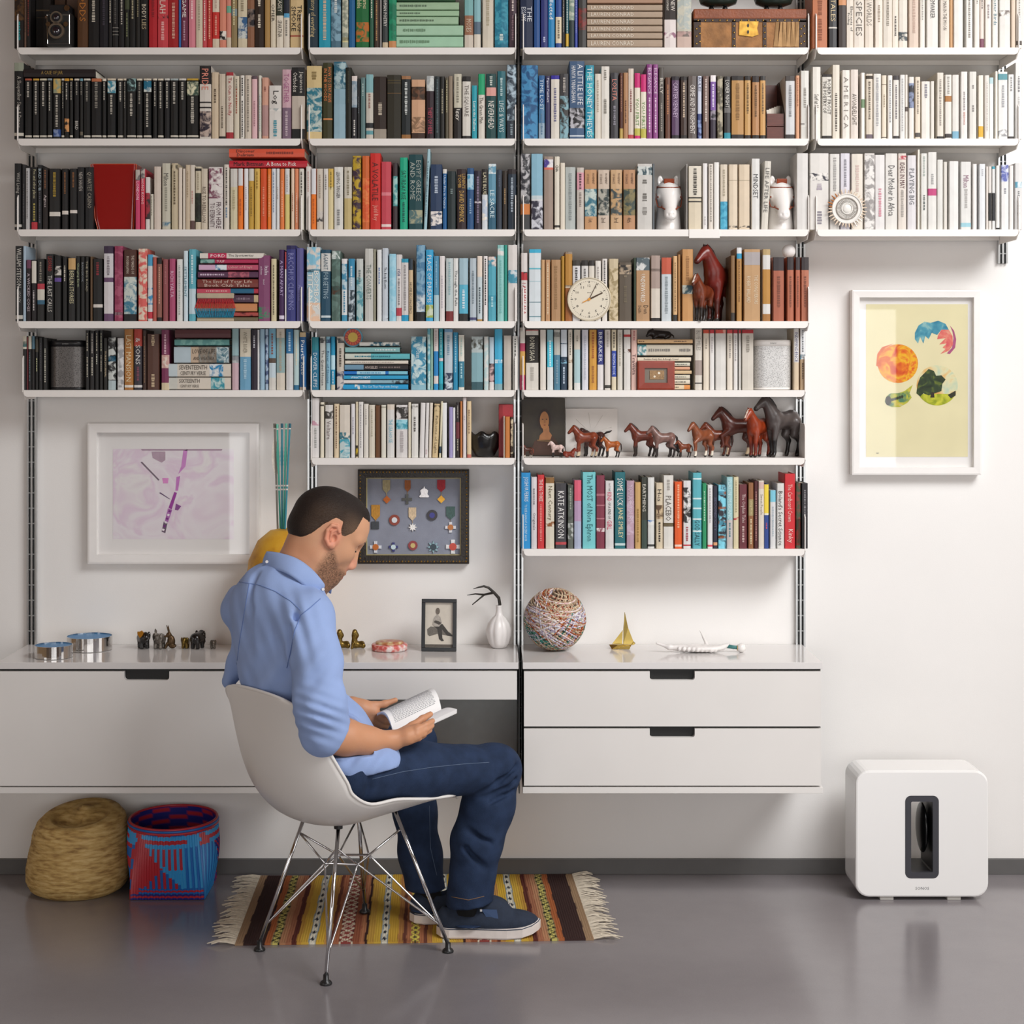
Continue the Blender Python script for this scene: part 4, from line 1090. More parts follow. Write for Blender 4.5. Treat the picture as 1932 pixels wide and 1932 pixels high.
shelf_books(6, 'B', '''
588 602 751 e2dedc .38-.46:c898a8~e2dedc *a8a8a4@.5-.85
604 611 759 e0d8c4 .04-.07:3a342c
613 628 764 dcd8d2 .08-.26:3a3630~dcd8d2 =Voltaire#8a7c78@.3-.65
630 639 762 dcc8a8 *7c5c44@.05-.85
640 660 764 dcd2c4 .52-.65:2a6c7c~dcd2c4 .65-1:3c9cb0~c0d0d0
662 670 762 dedcde *a8a4b0@.25-.6
671 675 758 dcd0b4 .78-.98:c8a820~2a2414
676 685 758 dcd8d4 *a8a4a4@.05-.85
686 695 762 dcd6cc *b0a8a0@.1-.4
696 707 764 d4ccbc *b0a894@.08-.6
708 718 765 6a4224 s:9
719 728 764 d8d4c6 .03-.06:a8a494
730 744 763 e0d4c4 .1-1:dedcd8 =THE_SEA_HOUSE#5cb4cc@.28-.72
747 769 764 dedad8 .04-.26:2a2622~dedad8 .28-.46:2a90a4~98d0dc *b4acac@.5-.92
770 775 759 dcd4c0
776 789 762 dcdad4 .03-.1:5c5850~dcdad4 *5c5a56@.24-.52
791 800 760 dcd8d6 t:1.5
801 807 760 dedad8 *c8a8ac@.85-.95 t:1.5
808 814 760 dcd2c4 t:1.5
815 826 762 d0b88c .03-.14:4a3c28~d0b88c =Fathoms_of_Light#7c6a4c@.22-.92 t:2.4
828 832 757 d8d0b4 .8-.92:1f3c50 t:2
834 843 760 e4e4e2
847 854 768 9c94c0
854 859 769 dcdcdc
860 867 760 2a2224 .35-.65:6a2c34 *a8a49c@.05-.3 *b8b098@.66-.9
868 872 757 c07840
873 880 750 dcd4d4 *b8b0b4@.3-.4
881 889 757 dcc49c .94-1:c06c60 *8c6c50@.15-.6
950 952 785 e0d4c4
953 962 786 c47838 s:1
963 968 787 3a2c20 .05-.9:d8c8a8~3a2c20 s:2
''', 864)
shelf_books(7, 'C', '''
983 1001 892 1a90d0 =JOSHUA_FERRIS#e4f0f4@.06-.38 =TO_RISE_AGAIN_AT_A_DECENT_HOUR#d0ecf4@.42-.9
1002 1013 900 dcd6d8 =Originals#6a6668@.5-.74 *8a8688@.16-.4
1014 1027 896 d03034 =THE_BIG_THREE#f4d8d0@.06-.36 *e88880@.4-.9
1029 1046 901 dcd4c0 .0-.08:8c6434 =Next_Century#6a5c3c@.12-.6 .62-.69:8c5424~dcd4c0
1048 1069 912 3c3a3e =KATE_ATKINSON#f0eeea@.12-.84 .9-.94:c0484c
1071 1082 915 5c625a .0-.55:5c645c~4a5048 .6-.85:b8bcb8~5c625a *98a090@.05-.4
1083 1097 906 b898b8 .0-.3:dc6078 .6-1:b0b8d0
1099 1124 891 78ccd0 =The_MOST_of_Nora_Ephron#24686c@.03-.9
1125 1141 897 803044 .25-.28:b06c78 .4-.42:b06c78 .58-.6:b06c78 .72-.77:ecdcdc~803044
1142 1158 907 dedad8 =NOT_THAT#242428@.04-.16 =KIND#d8406c@.17-.3 =OF_A_KIND_OF#242428@.32-.56 =GIRL#d8406c@.58-.72
1160 1180 891 1c6c74 =SOME_LUCK#f0f0e8@.08-.44 =JANE_SMILEY#e8e0b0@.46-.86 .93-.96:c8dcdc
1182 1197 907 b898a8 =YOU_ARE_YOURS#dcc8d4@.06-.6 .3-.8:b898a8~c8b0c0
1198 1209 910 cca468 *a07c40@.4-.9
1210 1221 900 34382f .6-1:3c4c44 =EARTHING#d8d4c8@.1-.48
1222 1235 901 dcdcd8 .6-.67:3c78b8~dcdcd8 .94-.97:3c3c3c
1238 1251 911 d8c8ac =H-is#1c1816@.1-.28 .34-.55:5c442c~c8b08c *3c342c@.6-.92
1252 1271 897 e0dcd4 =PLACEBO#6a645c@.28-.62 .65-.7:6a5c40 *a8a29a@.06-.2
1273 1287 909 e85c1c *f4b088@.04-.7 .94-.97:f4d8c8
1289 1304 907 e2e0de .1-.62:2a2828~dcdad8 .94-.96:c83040 *a85460@.68-.9
1307 1324 892 58b0bc .07-.09:d8ecec .33-.35:d8ecec .46-.48:d8ecec .6-.62:d8ecec .76-.78:d8ecec =GOD_SALLY#1c4c58@.62-.96
1325 1333 912 248c5c *a8d4b8@.12-.6
1335 1345 915 dedcdc .94-.97:d84c5c *b0acac@.05-.6
1346 1354 917 282838 =SECOND_CITY#5c5c78@.05-.85 .9-.95:d89c70
1355 1370 915 68c0dc .0-1:7ccce0~2c2830 .1-.16:e87830~68c0dc .34-.38:e87830 .57-.63:e87830~68c0dc .8-.84:e87830
1371 1383 900 a0ccd0 .6-1:c8c0bc =PLATINUM_ISLAND#d0ecf0@.04-.6 *5c8890@.64-.85
1384 1394 900 d4c8a4 .56-.6:b83c40~d4c8a4 *a89c78@.05-.5
1395 1410 914 6a2c34 =The_Orphan_Tales#d8c0bc@.15-.6 *c8a8a4@.65-.9
1412 1422 911 8c5c38 .25-.5:98885c =Sailing_Home#d8c898@.25-.5 *d8c8a0@.55-.95
1423 1430 908 4a1c20 *b8847c@.15-.9
1431 1442 907 e0d6c8 .02-.12:d8b8b0 =Sweet_People#8a7c6c@.2-.5
1442 1451 914 2a4488 .0-.45:e8cc40 .45-.48:e0dcc8 *c84c60@.6-.7
1453 1464 925 d4d4d4 .0-.2:78c0d4 *a8b4bc@.28-.8
1466 1480 912 dcdad6 =Boland's_Secret_Science#4c4a48@.12-.95
1481 1501 894 d02830 =The_Cardboard_Crown#f0c0b8@.14-.64 =Kinky#f4d0c8@.74-.92
1502 1511 911 3c4430 .0-1:3c4c34~7c3c34 .55-.95:b83c38~3c5c44
1513 1525 912 282428 *8a8688@.1-.85
''', 1036)

def build_books(limit):
    """the books that show largest are things of their own; the many slimmer ones between them are one joined object"""
    keep = set(id(q) for q in sorted(BOOKS, key=lambda q: -q[0])[:limit])
    V, F, T1, T2, MI = [], [], [], [], []
    for q in BOOKS:
        area, g, hx, bands, texts, tilt, fl, lab, grp = q; ps = book_pieces(*g, bands, texts, hx, tilt, fl)
        if id(q) in keep:
            root = None
            for (nm, v, f, m_, h1, h2) in ps:
                o = mk(nm, v, f, m_, root, loc=((g[0]+g[1])/2, g[4]+g[5]/2, g[2])); set_col(o, h1, h2)
                if root is None: root = put(o, lab, 'book', grp)
        else:
            for (nm, v, f, m_, h1, h2) in ps:
                n = len(V); V += [tuple(p) for p in v]; F += [tuple(int(i)+n for i in p) for p in f]
                T1 += [lin(h1)]*len(v); T2 += [lin(h2 or h1)]*len(v); MI += [1 if nm == 'pages' else 0]*len(f)
    m = bpy.data.materials.new('slim_book_covers'); nt, b = nodes_of(m); b.inputs['Roughness'].default_value = .5
    a1 = nt.nodes.new('ShaderNodeAttribute'); a1.attribute_name = 'tint'; a2 = nt.nodes.new('ShaderNodeAttribute'); a2.attribute_name = 'ink'
    n = nt.nodes.new('ShaderNodeTexNoise'); n.inputs['Scale'].default_value = 60; tc = nt.nodes.new('ShaderNodeTexCoord'); nt.links.new(tc.outputs['Object'], n.inputs['Vector'])
    rp = nt.nodes.new('ShaderNodeValToRGB'); rp.color_ramp.elements[0].position = .44; rp.color_ramp.elements[1].position = .56
    mx = nt.nodes.new('ShaderNodeMix'); mx.data_type = 'RGBA'; nt.links.new(n.outputs['Fac'], rp.inputs[0]); nt.links.new(rp.outputs[0], mx.inputs['Factor'])
    nt.links.new(a1.outputs['Color'], mx.inputs['A']); nt.links.new(a2.outputs['Color'], mx.inputs['B']); nt.links.new(mx.outputs['Result'], b.inputs['Base Color'])
    o = mk('slim_books', V, F, m, tint=T1, kind='stuff'); me = o.data; me.materials.append(M_page); me.polygons.foreach_set('material_index', MI)
    a = me.attributes.new('ink', 'FLOAT_COLOR', 'POINT'); t = np.ones((len(V), 4), dtype=np.float32); t[:, :3] = np.array(T2); a.data.foreach_set('color', t.ravel())
    put(o, 'the many slimmer books standing between the wider ones on all the shelves', 'books')
build_books(298)
# ---------------------------------------------------------------- horses (each body one continuous surface)
M_coat = attr_mat('painted_horse', .3, spec=.5)
def horse(label, cx, fy, hpx, d, coat, mane='1c1412', leg=None, hoof='2a2420', yaw=0, headyaw=0, sock=None, blaze=None, lift=False, head=1.0, group='model horses on the sixth shelf', lying=False, tailup=False, name='horse_figurine', z=None):
    s = F_PX/(D_CAM-d); H = hpx/s; o = P(cx, fy, d)
    if z is not None: o.z = z
    a = math.radians(180+yaw); Fv = np.array((math.cos(a), math.sin(a), 0)); Sv = np.array((-Fv[1], Fv[0], 0))
    hy = math.radians(headyaw); nb = np.array((.2, 0, .6))
    def rot(p, w=1.0):
        q = np.array(p, float)-nb; c, s_ = math.cos(hy*w), math.sin(hy*w); return nb+np.array((c*q[0]-s_*q[1], s_*q[0]+c*q[1], q[2]))
    hd = (head-1)*.35; zb = -.38 if lying else 0
    L = lambda p: (p[0], p[1], p[2]+zb)
    S_ = Sdf((-.56, -.3, -.02), (.66, .3, 1.06), 1/48)
    S_.ell(L((.16, 0, .57)), (.15, .115, .17), k=.06).cap(L((.12, 0, .59)), L((-.2, 0, .6)), .145, .138, k=.06).ell(L((-.25, 0, .61)), (.14, .122, .15), k=.06)
    n0, n1 = rot((.2, 0, .68), .2), rot((.33, 0, .86+hd), .8); h0, h1 = rot((.345, 0, .89+hd)), rot((.5, 0, .73+hd*1.3))
    S_.cap(L(n0), L(n1), .125, .078, k=.06).cap(L(h0), L(h1), .066, .042, k=.03).ell(L(rot((.39, 0, .825+hd))), (.062, .048, .062), k=.03)
    for sd in (-1, 1):
        S_.cap(L(rot((.335, sd*.032, .925+hd))), L(rot((.34, sd*.038, .985+hd))), .02, .007, k=.01)
        if lying:
            S_.chain([(.18, sd*.08, .12), (.3, sd*.12, .05), (.16, sd*.13, .035)], [.05, .03, .02], k=.02)
            S_.chain([(-.24, sd*.09, .14), (-.06, sd*.14, .05), (-.22, sd*.15, .035)], [.07, .035, .02], k=.02); continue
        if lift and sd == 1: S_.chain([(.2, sd*.066, .5), (.34, sd*.066, .4), (.31, sd*.066, .24), (.34, sd*.066, .19)], [.07, .04, .03, .034], k=.02)
        else:
            fx = .2+.03*sd; S_.chain([(.19, sd*.068, .5), (fx, sd*.062, .28), (fx-.005, sd*.062, .08), (fx+.02, sd*.062, .03)], [.072, .042, .029, .038], k=.02)
        bx = -.27-.05*sd; S_.chain([(-.25, sd*.078, .56), (-.2-.03*sd, sd*.07, .36), (bx-.035, sd*.07, .255), (bx, sd*.07, .08), (bx+.02, sd*.07, .03)], [.105, .06, .04, .03, .038], k=.025)
    v, f = S_.mesh(); c0, cl, ch = np.array(lin(coat)), np.array(lin(leg or coat)), np.array(lin(hoof))
    zz = v[:, 2]; tint = np.tile(c0, (len(v), 1))
    if not lying:
        w_ = np.clip((.34-zz)/.08, 0, 1)[:, None]; tint = tint*(1-w_)+cl*w_
        if sock: tint[(zz < .17)] = lin(sock)
        tint[zz < .045] = ch
    muz = np.linalg.norm(v-np.array(L(h1)), axis=1) < .045; tint[muz] = tint[muz]*.45
    if blaze:
        ax = np.array(L(h1))-np.array(L(h0)); up_ = np.array((.72, 0, .69)); tpos = (v-np.array(L(h0)))@ax/(ax@ax); perp = (v-np.array(L(h0))-tpos[:, None]*ax)
        sdv = np.abs(perp@rot((.2, 1, .6))-perp@nb); tint[(tpos > -.1) & (tpos < .9) & (sdv < .018) & (perp@up_ > .02)] = lin(blaze)
    tint *= (1+.12*np.sin(v[:, :1]*31+v[:, 2:3]*23))
    def W(p): p = np.asarray(p); return np.array(o)+H*(p[..., 0:1]*Fv+p[..., 1:2]*Sv+p[..., 2:3]*np.array((0, 0, 1)))
    r = thing(name, o, label, 'figurine', group)
    mk('body', W(v), f, M_coat, r, True, tint)
    mm = mat('mane_'+mane, mane, .4, noise=.2, nscale=300)
    g = G().tube([W(np.array(L(rot(q, w)))) for q, w in (((.38, 0, .955+hd), 1), ((.31, 0, .945+hd), .9), ((.235, 0, .885+hd*.8), .6), ((.16, 0, .81+hd*.4), .3), ((.09, 0, .74), .1))], [.014*H, .026*H, .03*H, .03*H, .012*H], 6); g.go('mane', mm, r, smooth=True)
    tl = [(-.36, 0, .69), (-.44, 0, .74), (-.53, 0, .76), (-.6, 0, .8)] if tailup else [(-.37, 0, .67), (-.43, 0, .6), (-.45, 0, .42), (-.43, 0, .26)]
    G().tube([W(np.array(L(q))) for q in tl], [.022*H, .036*H, .034*H, .01*H], 6).go('tail', mm, r, smooth=True)
    return r
SH6 = ROWZ[6]+.0005
def h6(lab, cx, top, d, coat, **k):
    s = F_PX/(D_CAM-d); fy = YH+(H_CAM-SH6)*s; return horse(lab, cx, fy, fy-top, d, coat, z=SH6, **k)
h6('tiny dark bay toy horse with red plume before the portrait painting', 995, 838, .13, '4a2416', mane='8c3a26', sock='d8cfc0', yaw=10)
h6('pale pink toy foal with dark legs at the corner of the portrait painting', 1050, 831, .135, 'd8bcb4', mane='e6d6d0', leg='1c1614', yaw=-6)
h6('red-brown toy foal lying down below the pale pink foal', 1074, 832, .14, '7c2c18', mane='5c2012', lying=True, yaw=-180)
h6('chestnut toy horse with white socks, before the embossed paper', 1104, 800, .12, '7c361e', mane='4c2012', sock='cbb79a', yaw=4)
h6('dark bay toy horse with raised black tail behind the chestnut horse', 1118, 800, .05, '40201a', mane='1c1412', leg='1c1412', tailup=True, head=.75, yaw=0)
h6('small orange toy foal with black legs right of the embossed paper group', 1154, 822, .13, 'a85a28', mane='2a1812', leg='1c1412', yaw=0)
h6('brown bay toy horse with black mane, alone left of the grey mare', 1212, 796, .07, '6c3020', mane='1c1310', leg='2a1a14', sock=None, yaw=2)
h6('rose-grey toy horse with dark legs right of the brown bay', 1251, 801, .125, '7c5c54', mane='2c2220', leg='241a18', yaw=8)
h6('small black toy horse between the rose-grey horse and the bay foal', 1272, 830, .06, '1c1818', mane='100e0e', yaw=0)
h6('small bay toy foal with black legs, smallest on the middle of shelf', 1291, 829, .13, '7c3c20', mane='1c1412', leg='241814', yaw=0)
h6('chestnut toy horse lifting a white-socked foreleg, leftmost of right-hand herd', 1324, 793, .12, '84482c', mane='4c2818', sock='e0d6c6', lift=True, yaw=38)
h6('bay toy horse with dark hooves, second of right-hand herd', 1353, 794, .055, '70341f', mane='40201a', leg='5c2a1c', yaw=10)
h6('large dark chestnut toy horse with lifted pale foreleg, middle of herd', 1392, 764, .06, '54261c', mane='341612', sock='d8c0a0', lift=True, yaw=8)
h6('large bright chestnut toy horse with white blaze facing the room', 1430, 766, .1, '8c3416', mane='70280f', leg='742410', blaze='e8d8c8', yaw=55, headyaw=-5)
h6('large dappled grey toy stallion with black legs, rightmost of herd', 1474, 746, .08, '4c4442', mane='1f1b1c', leg='141112', yaw=38, headyaw=-22, head=1.12)
SH4 = ROWZ[4]+.0005
horse('large red-brown toy horse with head high beside the foal, fourth shelf', 1356, 606, 142, .12, '6c2018', mane='2a1412', leg='4c1c16', yaw=62, headyaw=-25, head=1.12, group='horse and foal figurines on the fourth shelf', z=SH4)
horse('bay toy foal with white star and black legs, front of fourth shelf', 1326, 609, 92, .19, '6c301a', mane='1c1210', leg='1c1614', yaw=60, blaze='e8e0d8', group='horse and foal figurines on the fourth shelf', z=SH4)
# ---------------------------------------------------------------- ceramic horse-head bookends
M_cer = mat('white_glazed_ceramic', 'EDE8E4', .12, spec=.6, coat=.4); M_rust = mat('rust_glaze', '8C4128', .2, noise=.15, nscale=90)
def horse_head(cx, label):
    d = .155; s = F_PX/(D_CAM-d); o = P(cx, 432, d); o.z = ROWZ[3]+.0005
    W = lambda p: (o.x+p[0], o.y-p[1], o.z+p[2])
    r = thing('horse_head_bookend', o, label, 'bookend', 'white ceramic horse-head bookends')
    S_ = Sdf((o.x-.06, o.y-.09, o.z), (o.x+.06, o.y+.06, o.z+.19), .0026)
    S_.cap(W((0, -.012, -.01)), W((0, -.012, .1)), .043, .032, k=.02).cap(W((0, 0, .122)), W((0, .042, .06)), .034, .019, k=.02)
    S_.ell(W((0, .05, .046)), (.02, .017, .018), k=.012).ell(W((0, -.004, .118)), (.036, .03, .03), k=.02)
    for q in (-1, 1):
        S_.ell(W((q*.029, .012, .106)), (.009, .009, .008), k=.008).ell(W((q*.0255, -.014, .158)), (.0095, .007, .019), k=.008)
        S_.ell(W((q*.0255, -.006, .16)), (.0045, .005, .012), k=.004, op='sub').ell(W((q*.008, .066, .046)), (.003, .004, .0045), k=.003, op='sub')
    S_.cut((0, 0, o.z), (0, 0, -1)); v, f = S_.mesh(); mk('head', v, f, M_cer, r, True)
    for q in (-1, 1): G().ball(W((q*.0335, .0175, .106)), .0045, 10, 8).go('eye', M_rust, r, smooth=True)
    g = G(); g.box(W((-.0165, .02, .146)), W((.0165, -.02, .164)), .003); g.go('forelock', M_rust, r)
    ring = lambda c, rx, ry, tx: [W((rx*math.cos(t), c[1]+ry*math.sin(t), c[2]+tx*math.sin(t))) for t in [2*math.pi*k/22 for k in range(22)]]
    G().tube(ring((0, .034, .073), .0255, .0235, -.012), .002, 6, closed=True).go('noseband', M_rust, r, smooth=True)
    G().tube(ring((0, -.001, .14), .0365, .0335, -.006), .002, 6, closed=True).go('browband', M_rust, r, smooth=True)
    for q in (-1, 1): G().tube([W((q*.0365, 0, .138)), W((q*.041, .008, .1)), W((q*.036, .02, .075)), W((q*.026, .034, .071))], .0018, 6).go('cheek_strap', M_rust, r, smooth=True)
horse_head(1261.5, 'white ceramic horse-head bookend with rust bridle, left one, beside metal bookend')
horse_head(1473.5, 'white ceramic horse-head bookend with rust bridle, right one, near thick white book')
# ---------------------------------------------------------------- other things standing on the shelves
def at(px, py, d, z=None):
    p = P(px, py, d)
    if z is not None: p.z = z
    return p
# metal bookend with a clip over the lip
x = P(1295, 0, .2).x; zb = ROWZ[3]
t = thing('metal_bookend', (x, -.2, zb), 'thin grey metal bookend clipped over third shelf lip beside horse head', 'bookend')
G().box((x-.001, -.215, zb-.001), (x+.001, -.03, zb+.205)).go('plate', mat('grey_metal', 'A8A5A0', .4, metal=.3), t)
a = P(1300, 0, .223).x; e = P(1358, 0, .223).x
G().box((a, -.2245, zb-.027), (e, -.2225, zb-.0005), .0008).box((a, -.2235, zb-.0005), (e, -.06, zb+.0006)).go('clip', M_white, t)
# twin lens camera
p = at(117, 90, .2, ROWZ[1]+.0005); s = 605; U = lambda q: q/605.
t = thing('twin_lens_camera', p, 'old black twin-lens camera with two chrome-ringed lenses on the top shelf', 'camera')
M_leather = mat('black_leatherette', '171514', .6, bump=.4, bscale=900); M_chrome = mat('chrome', 'D6D2CC', .12, metal=1)
G().box((p.x-U(23), p.y-.045, p.z), (p.x+U(23), p.y+.04, p.z+U(63)), .004).go('body', M_leather, t)
G().box((p.x-U(19), p.y-.035, p.z+U(63)), (p.x+U(19), p.y+.035, p.z+U(79)), .003).go('viewing_hood', M_black, t)
g = G().tube([(p.x+U(d_[0]), p.y-.046, p.z+U(d_[1])) for d_ in ((-20, 4), (-21, 58), (21, 58), (21, 4))], .0012, 6, closed=True); g.go('front_trim', M_chrome, t)
for zc, ro, nm in ((52, 11.5, 'viewing_lens'), (27, 15, 'taking_lens')):
    c = (p.x-U(2), p.y-.045, p.z+U(zc))
    o = G().tube([(c[0], c[1], c[2]), (c[0], c[1]-.014, c[2])], U(ro), 24).go(nm, mat('camera_silver', 'A59B8C', .3, metal=.9), t, smooth=False)
    G().tube([(c[0], c[1]-.0141, c[2]), (c[0], c[1]-.0165, c[2])], U(ro*.72), 24).go('lens_ring', M_black, o)
    G().ball((c[0], c[1]-.0155, c[2]), U(ro*.5), 16, 8, (1, .5, 1)).go('glass', mat('lens_glass', '1A1420', .05, spec=.8, coat=1), o, smooth=True)
for q in (-18, 15): G().tube([(p.x+U(q), p.y-.045, p.z+U(40)), (p.x+U(q), p.y-.053, p.z+U(40))], U(4.5), 14).go('dial', M_chrome, t)
G().tube([(p.x-U(23), p.y-.01, p.z+U(58)), (p.x-U(30), p.y-.01, p.z+U(58))], U(3), 10).go('focus_knob', M_chrome, t)
G().tube([(p.x+U(15), p.y-.036, p.z+U(72)), (p.x+U(15), p.y-.039, p.z+U(72))], U(5.5), 16).go('badge', M_chrome, t)
# leather travel chest with studs
p = at(1415, 90, .21, ROWZ[1]+.0005); s = F_PX/(D_CAM-.21); q = 1/s; w_ = 106*q; hh = 74*q; y = p.y
t = thing('leather_chest', (p.x, y+.06, p.z), 'small brown leather chest with studded straps and torn front, top shelf', 'chest')
M_hide = mat('tan_hide', '9C6D40', .7, noise=.3, nscale=30, bump=.4, bscale=120); M_strap = mat('dark_strap', '3A2418', .55, noise=.3, nscale=40); M_brass = mat('brass', 'C9A45C', .3, metal=1)
G().box((p.x-w_, y, p.z), (p.x+w_, y+.13, p.z+52*q), .003).go('body', M_hide, t)
G().box((p.x-w_-.001, y-.002, p.z+55*q), (p.x+w_+.001, y+.132, p.z+hh), .004).go('lid', mat('red_leather', '8C4A28', .5, noise=.2, nscale=25, bump=.3, bscale=150), t)
for x0, x1, z0, z1 in ((-w_, w_, 49*q, 55*q), (-w_, -w_+13*q, 0, 52*q), (-34*q, -27*q, 0, 52*q), (24*q, 31*q, 0, 52*q), (w_-13*q, w_, 0, 52*q)):
    G().box((p.x+x0, y-.0025, p.z+z0), (p.x+x1, y+.001, p.z+z1)).go('strap', M_strap, t)
g0 = [(-98+i*13.6, 52) for i in range(15)]+[(-101, z) for z in (8, 22, 36)]+[(-95, z) for z in (12, 27, 41)]+[(-30.5, z) for z in (4, 17, 29, 41)]+[(27.5, z) for z in (4, 17, 29, 41)]+[(96, z) for z in (8, 22, 36)]+[(102, z) for z in (12, 27, 41)]
o0 = None
for (a, b_) in g0:
    c = (p.x+a*q, y-.0025, p.z+b_*q)
    if o0 is None: o0 = G().ball(c, 2*q, 8, 6).go('stud', M_brass, t, smooth=True); c0 = Vector(c)
    else: o = o0.copy(); C.objects.link(o); o.parent = t; o.location = Vector(c)-c0
g = G().poly([(p.x-21*q, p.z+24*q), (p.x+4*q, p.z+21*q), (p.x+16*q, p.z+25*q), (p.x+13*q, p.z+36*q), (p.x+16*q, p.z+50*q), (p.x-20*q, p.z+50*q)], y-.004, y-.001).go('lock_plate', mat('worn_brass', 'A8803A', .35, metal=.9, noise=.3, nscale=60), t)
for zz in (42, 30): G().disc((p.x-4*q, y-.0052, p.z+zz*q), 2*q, .001, 10, 3.5*q).go('keyhole', M_dark, g)
g = G(); pts = [(44, 2), (58, 18), (52, 30), (64, 36), (58, 49), (90, 49), (90, 2)]
for i in range(6): g.add([(p.x+a*q, y-.002-.004*((k+i) % 2), p.z+b_*q) for k, (a, b_) in enumerate(((44+i*8, 2), (52+i*8, 2), (52+i*8-3*(i < 2), 49), (46+i*8+8*(i < 2), 49)))], [(0, 1, 2, 3), (3, 2, 1, 0)])
g.go('torn_lining', mat('torn_lining_paper', 'B08A5E', .8, noise=.2, nscale=30), t)
for cx, lab in ((1355, 'left'), (1459, 'right')):
    p2 = at(cx, 16, .17, p.z+hh+.0005); t = thing('footed_dish', p2, 'dark green dish on two black round feet, %s one on leather chest lid' % lab, 'dish', 'footed dishes on the leather chest')
    for k in (-13, 13): G().ball((p2.x+k*q, p2.y, p2.z+5*q), 5*q, 12, 8).go('foot', M_black, t, smooth=True)
    G().lathe((p2.x, p2.y, p2.z+9*q), [(20*q, 0), (34*q, 5*q), (38*q, 16*q), (36*q, 17*q), (30*q, 8*q)], 20, 1, .8).go('bowl', mat('dark_green_glaze', '1F2C26', .25, noise=.2), t, smooth=True)
# cherry wood card box
p = at(1463, 261, .2, ROWZ[2]+.0005); q = 1/605.; M_cherry = mat('cherry_wood', '5C2A1E', .35, noise=.25, nscale=12, stretch=(1, 1, 14)); M_wal = mat('dark_wood', '2A1A14', .4, noise=.2)
t = thing('card_box', p, 'cherry wood card box with slanted sides and two drawer fronts, second shelf', 'box')
G().box((p.x-18*q, p.y, p.z), (p.x+18*q, p.y+.012, p.z+24*q), .001).go('lower_front', M_cherry, t); G().box((p.x-18*q, p.y, p.z+25*q), (p.x+18*q, p.y+.012, p.z+49*q), .001).go('upper_front', M_cherry, t)
for sx in (-18, 16):
    v = [(p.x+(sx+dx)*q, y, z) for dx in (0, 2) for y, z in ((p.y, p.z), (p.y, p.z+49*q), (p.y+.1, p.z+118*q), (p.y+.14, p.z+118*q), (p.y+.14, p.z))]
    mk('side_panel', v, [(0, 1, 2, 3, 4), (9, 8, 7, 6, 5)]+[(i, i+5, (i+1) % 5+5, (i+1) % 5) for i in range(5)], M_wal, t)
G().box((p.x-18*q, p.y+.128, p.z), (p.x+18*q, p.y+.14, p.z+116*q)).go('back_panel', M_cherry, t)
for k in range(5): G().box((p.x-(15-k*6)*q, p.y+.02+.012*k, p.z+.005), (p.x-(15-k*6-9)*q, p.y+.022+.012*k, p.z+(58+3*k)*q)).go('card', mat('cream_card', 'E0D8CC', .8), t)
# red tapered container
t = thing('tapered_container', at(214, 433, .2, ROWZ[3]), 'glossy red tapered plastic container between black and pink books, third shelf', 'container')
q = 1/605.; p = at(214, 433, .205, ROWZ[3]+.0005)
def rloop(cx, cy, cz, hx, hy, rc, n=5):
    o = []
    for sx, sy, a0 in ((1, -1, -90), (1, 1, 0), (-1, 1, 90), (-1, -1, 180)):
        for k in range(n): a = math.radians(a0+90*k/(n-1)); o.append((cx+sx*(hx-rc)+rc*math.cos(a), cy+sy*(hy-rc)+rc*math.sin(a), cz))
    return o
def loft(loops, cap0=True, cap1=True):
    n = len(loops[0]); g = G(); v = [p_ for l in loops for p_ in l]; f = []
    for i in range(len(loops)-1):
        for k in range(n): f.append((i*n+k, i*n+(k+1) % n, (i+1)*n+(k+1) % n, (i+1)*n+k))
    if cap0: f.append(tuple(range(n))[::-1])
    if cap1: f.append(tuple((len(loops)-1)*n+k for k in range(n)))
    return g.add(v, f)
L_ = [rloop(p.x+3*q, p.y+.05, p.z, 34*q, .04, .008), rloop(p.x+1*q, p.y+.05, p.z+22*q, 37*q, .042, .008), rloop(p.x, p.y+.05, p.z+124*q, 43*q, .05, .008), rloop(p.x, p.y+.05, p.z+124*q, 41*q, .047, .007), rloop(p.x+3*q, p.y+.05, p.z+6*q, 32*q, .038, .007)]
loft(L_).go('shell', mat('red_translucent_plastic', '8E1414', .15, spec=.6, coat=.5), t, smooth=False)
G().tube(rloop(p.x, p.y+.05, p.z+124*q, 42*q, .0485, .008), .0016, 6, closed=True).go('rim', mat('orange_rim_plastic', 'D8582C', .3), t)
for sx in (-1, 1): G().tube([(p.x+3*q+sx*34*q, p.y+.011, p.z+.002), (p.x+1*q+sx*37*q, p.y+.009, p.z+22*q), (p.x+sx*43*q, p.y+.001, p.z+124*q)], .0013, 6).go('edge', MATS['orange_rim_plastic'], t)
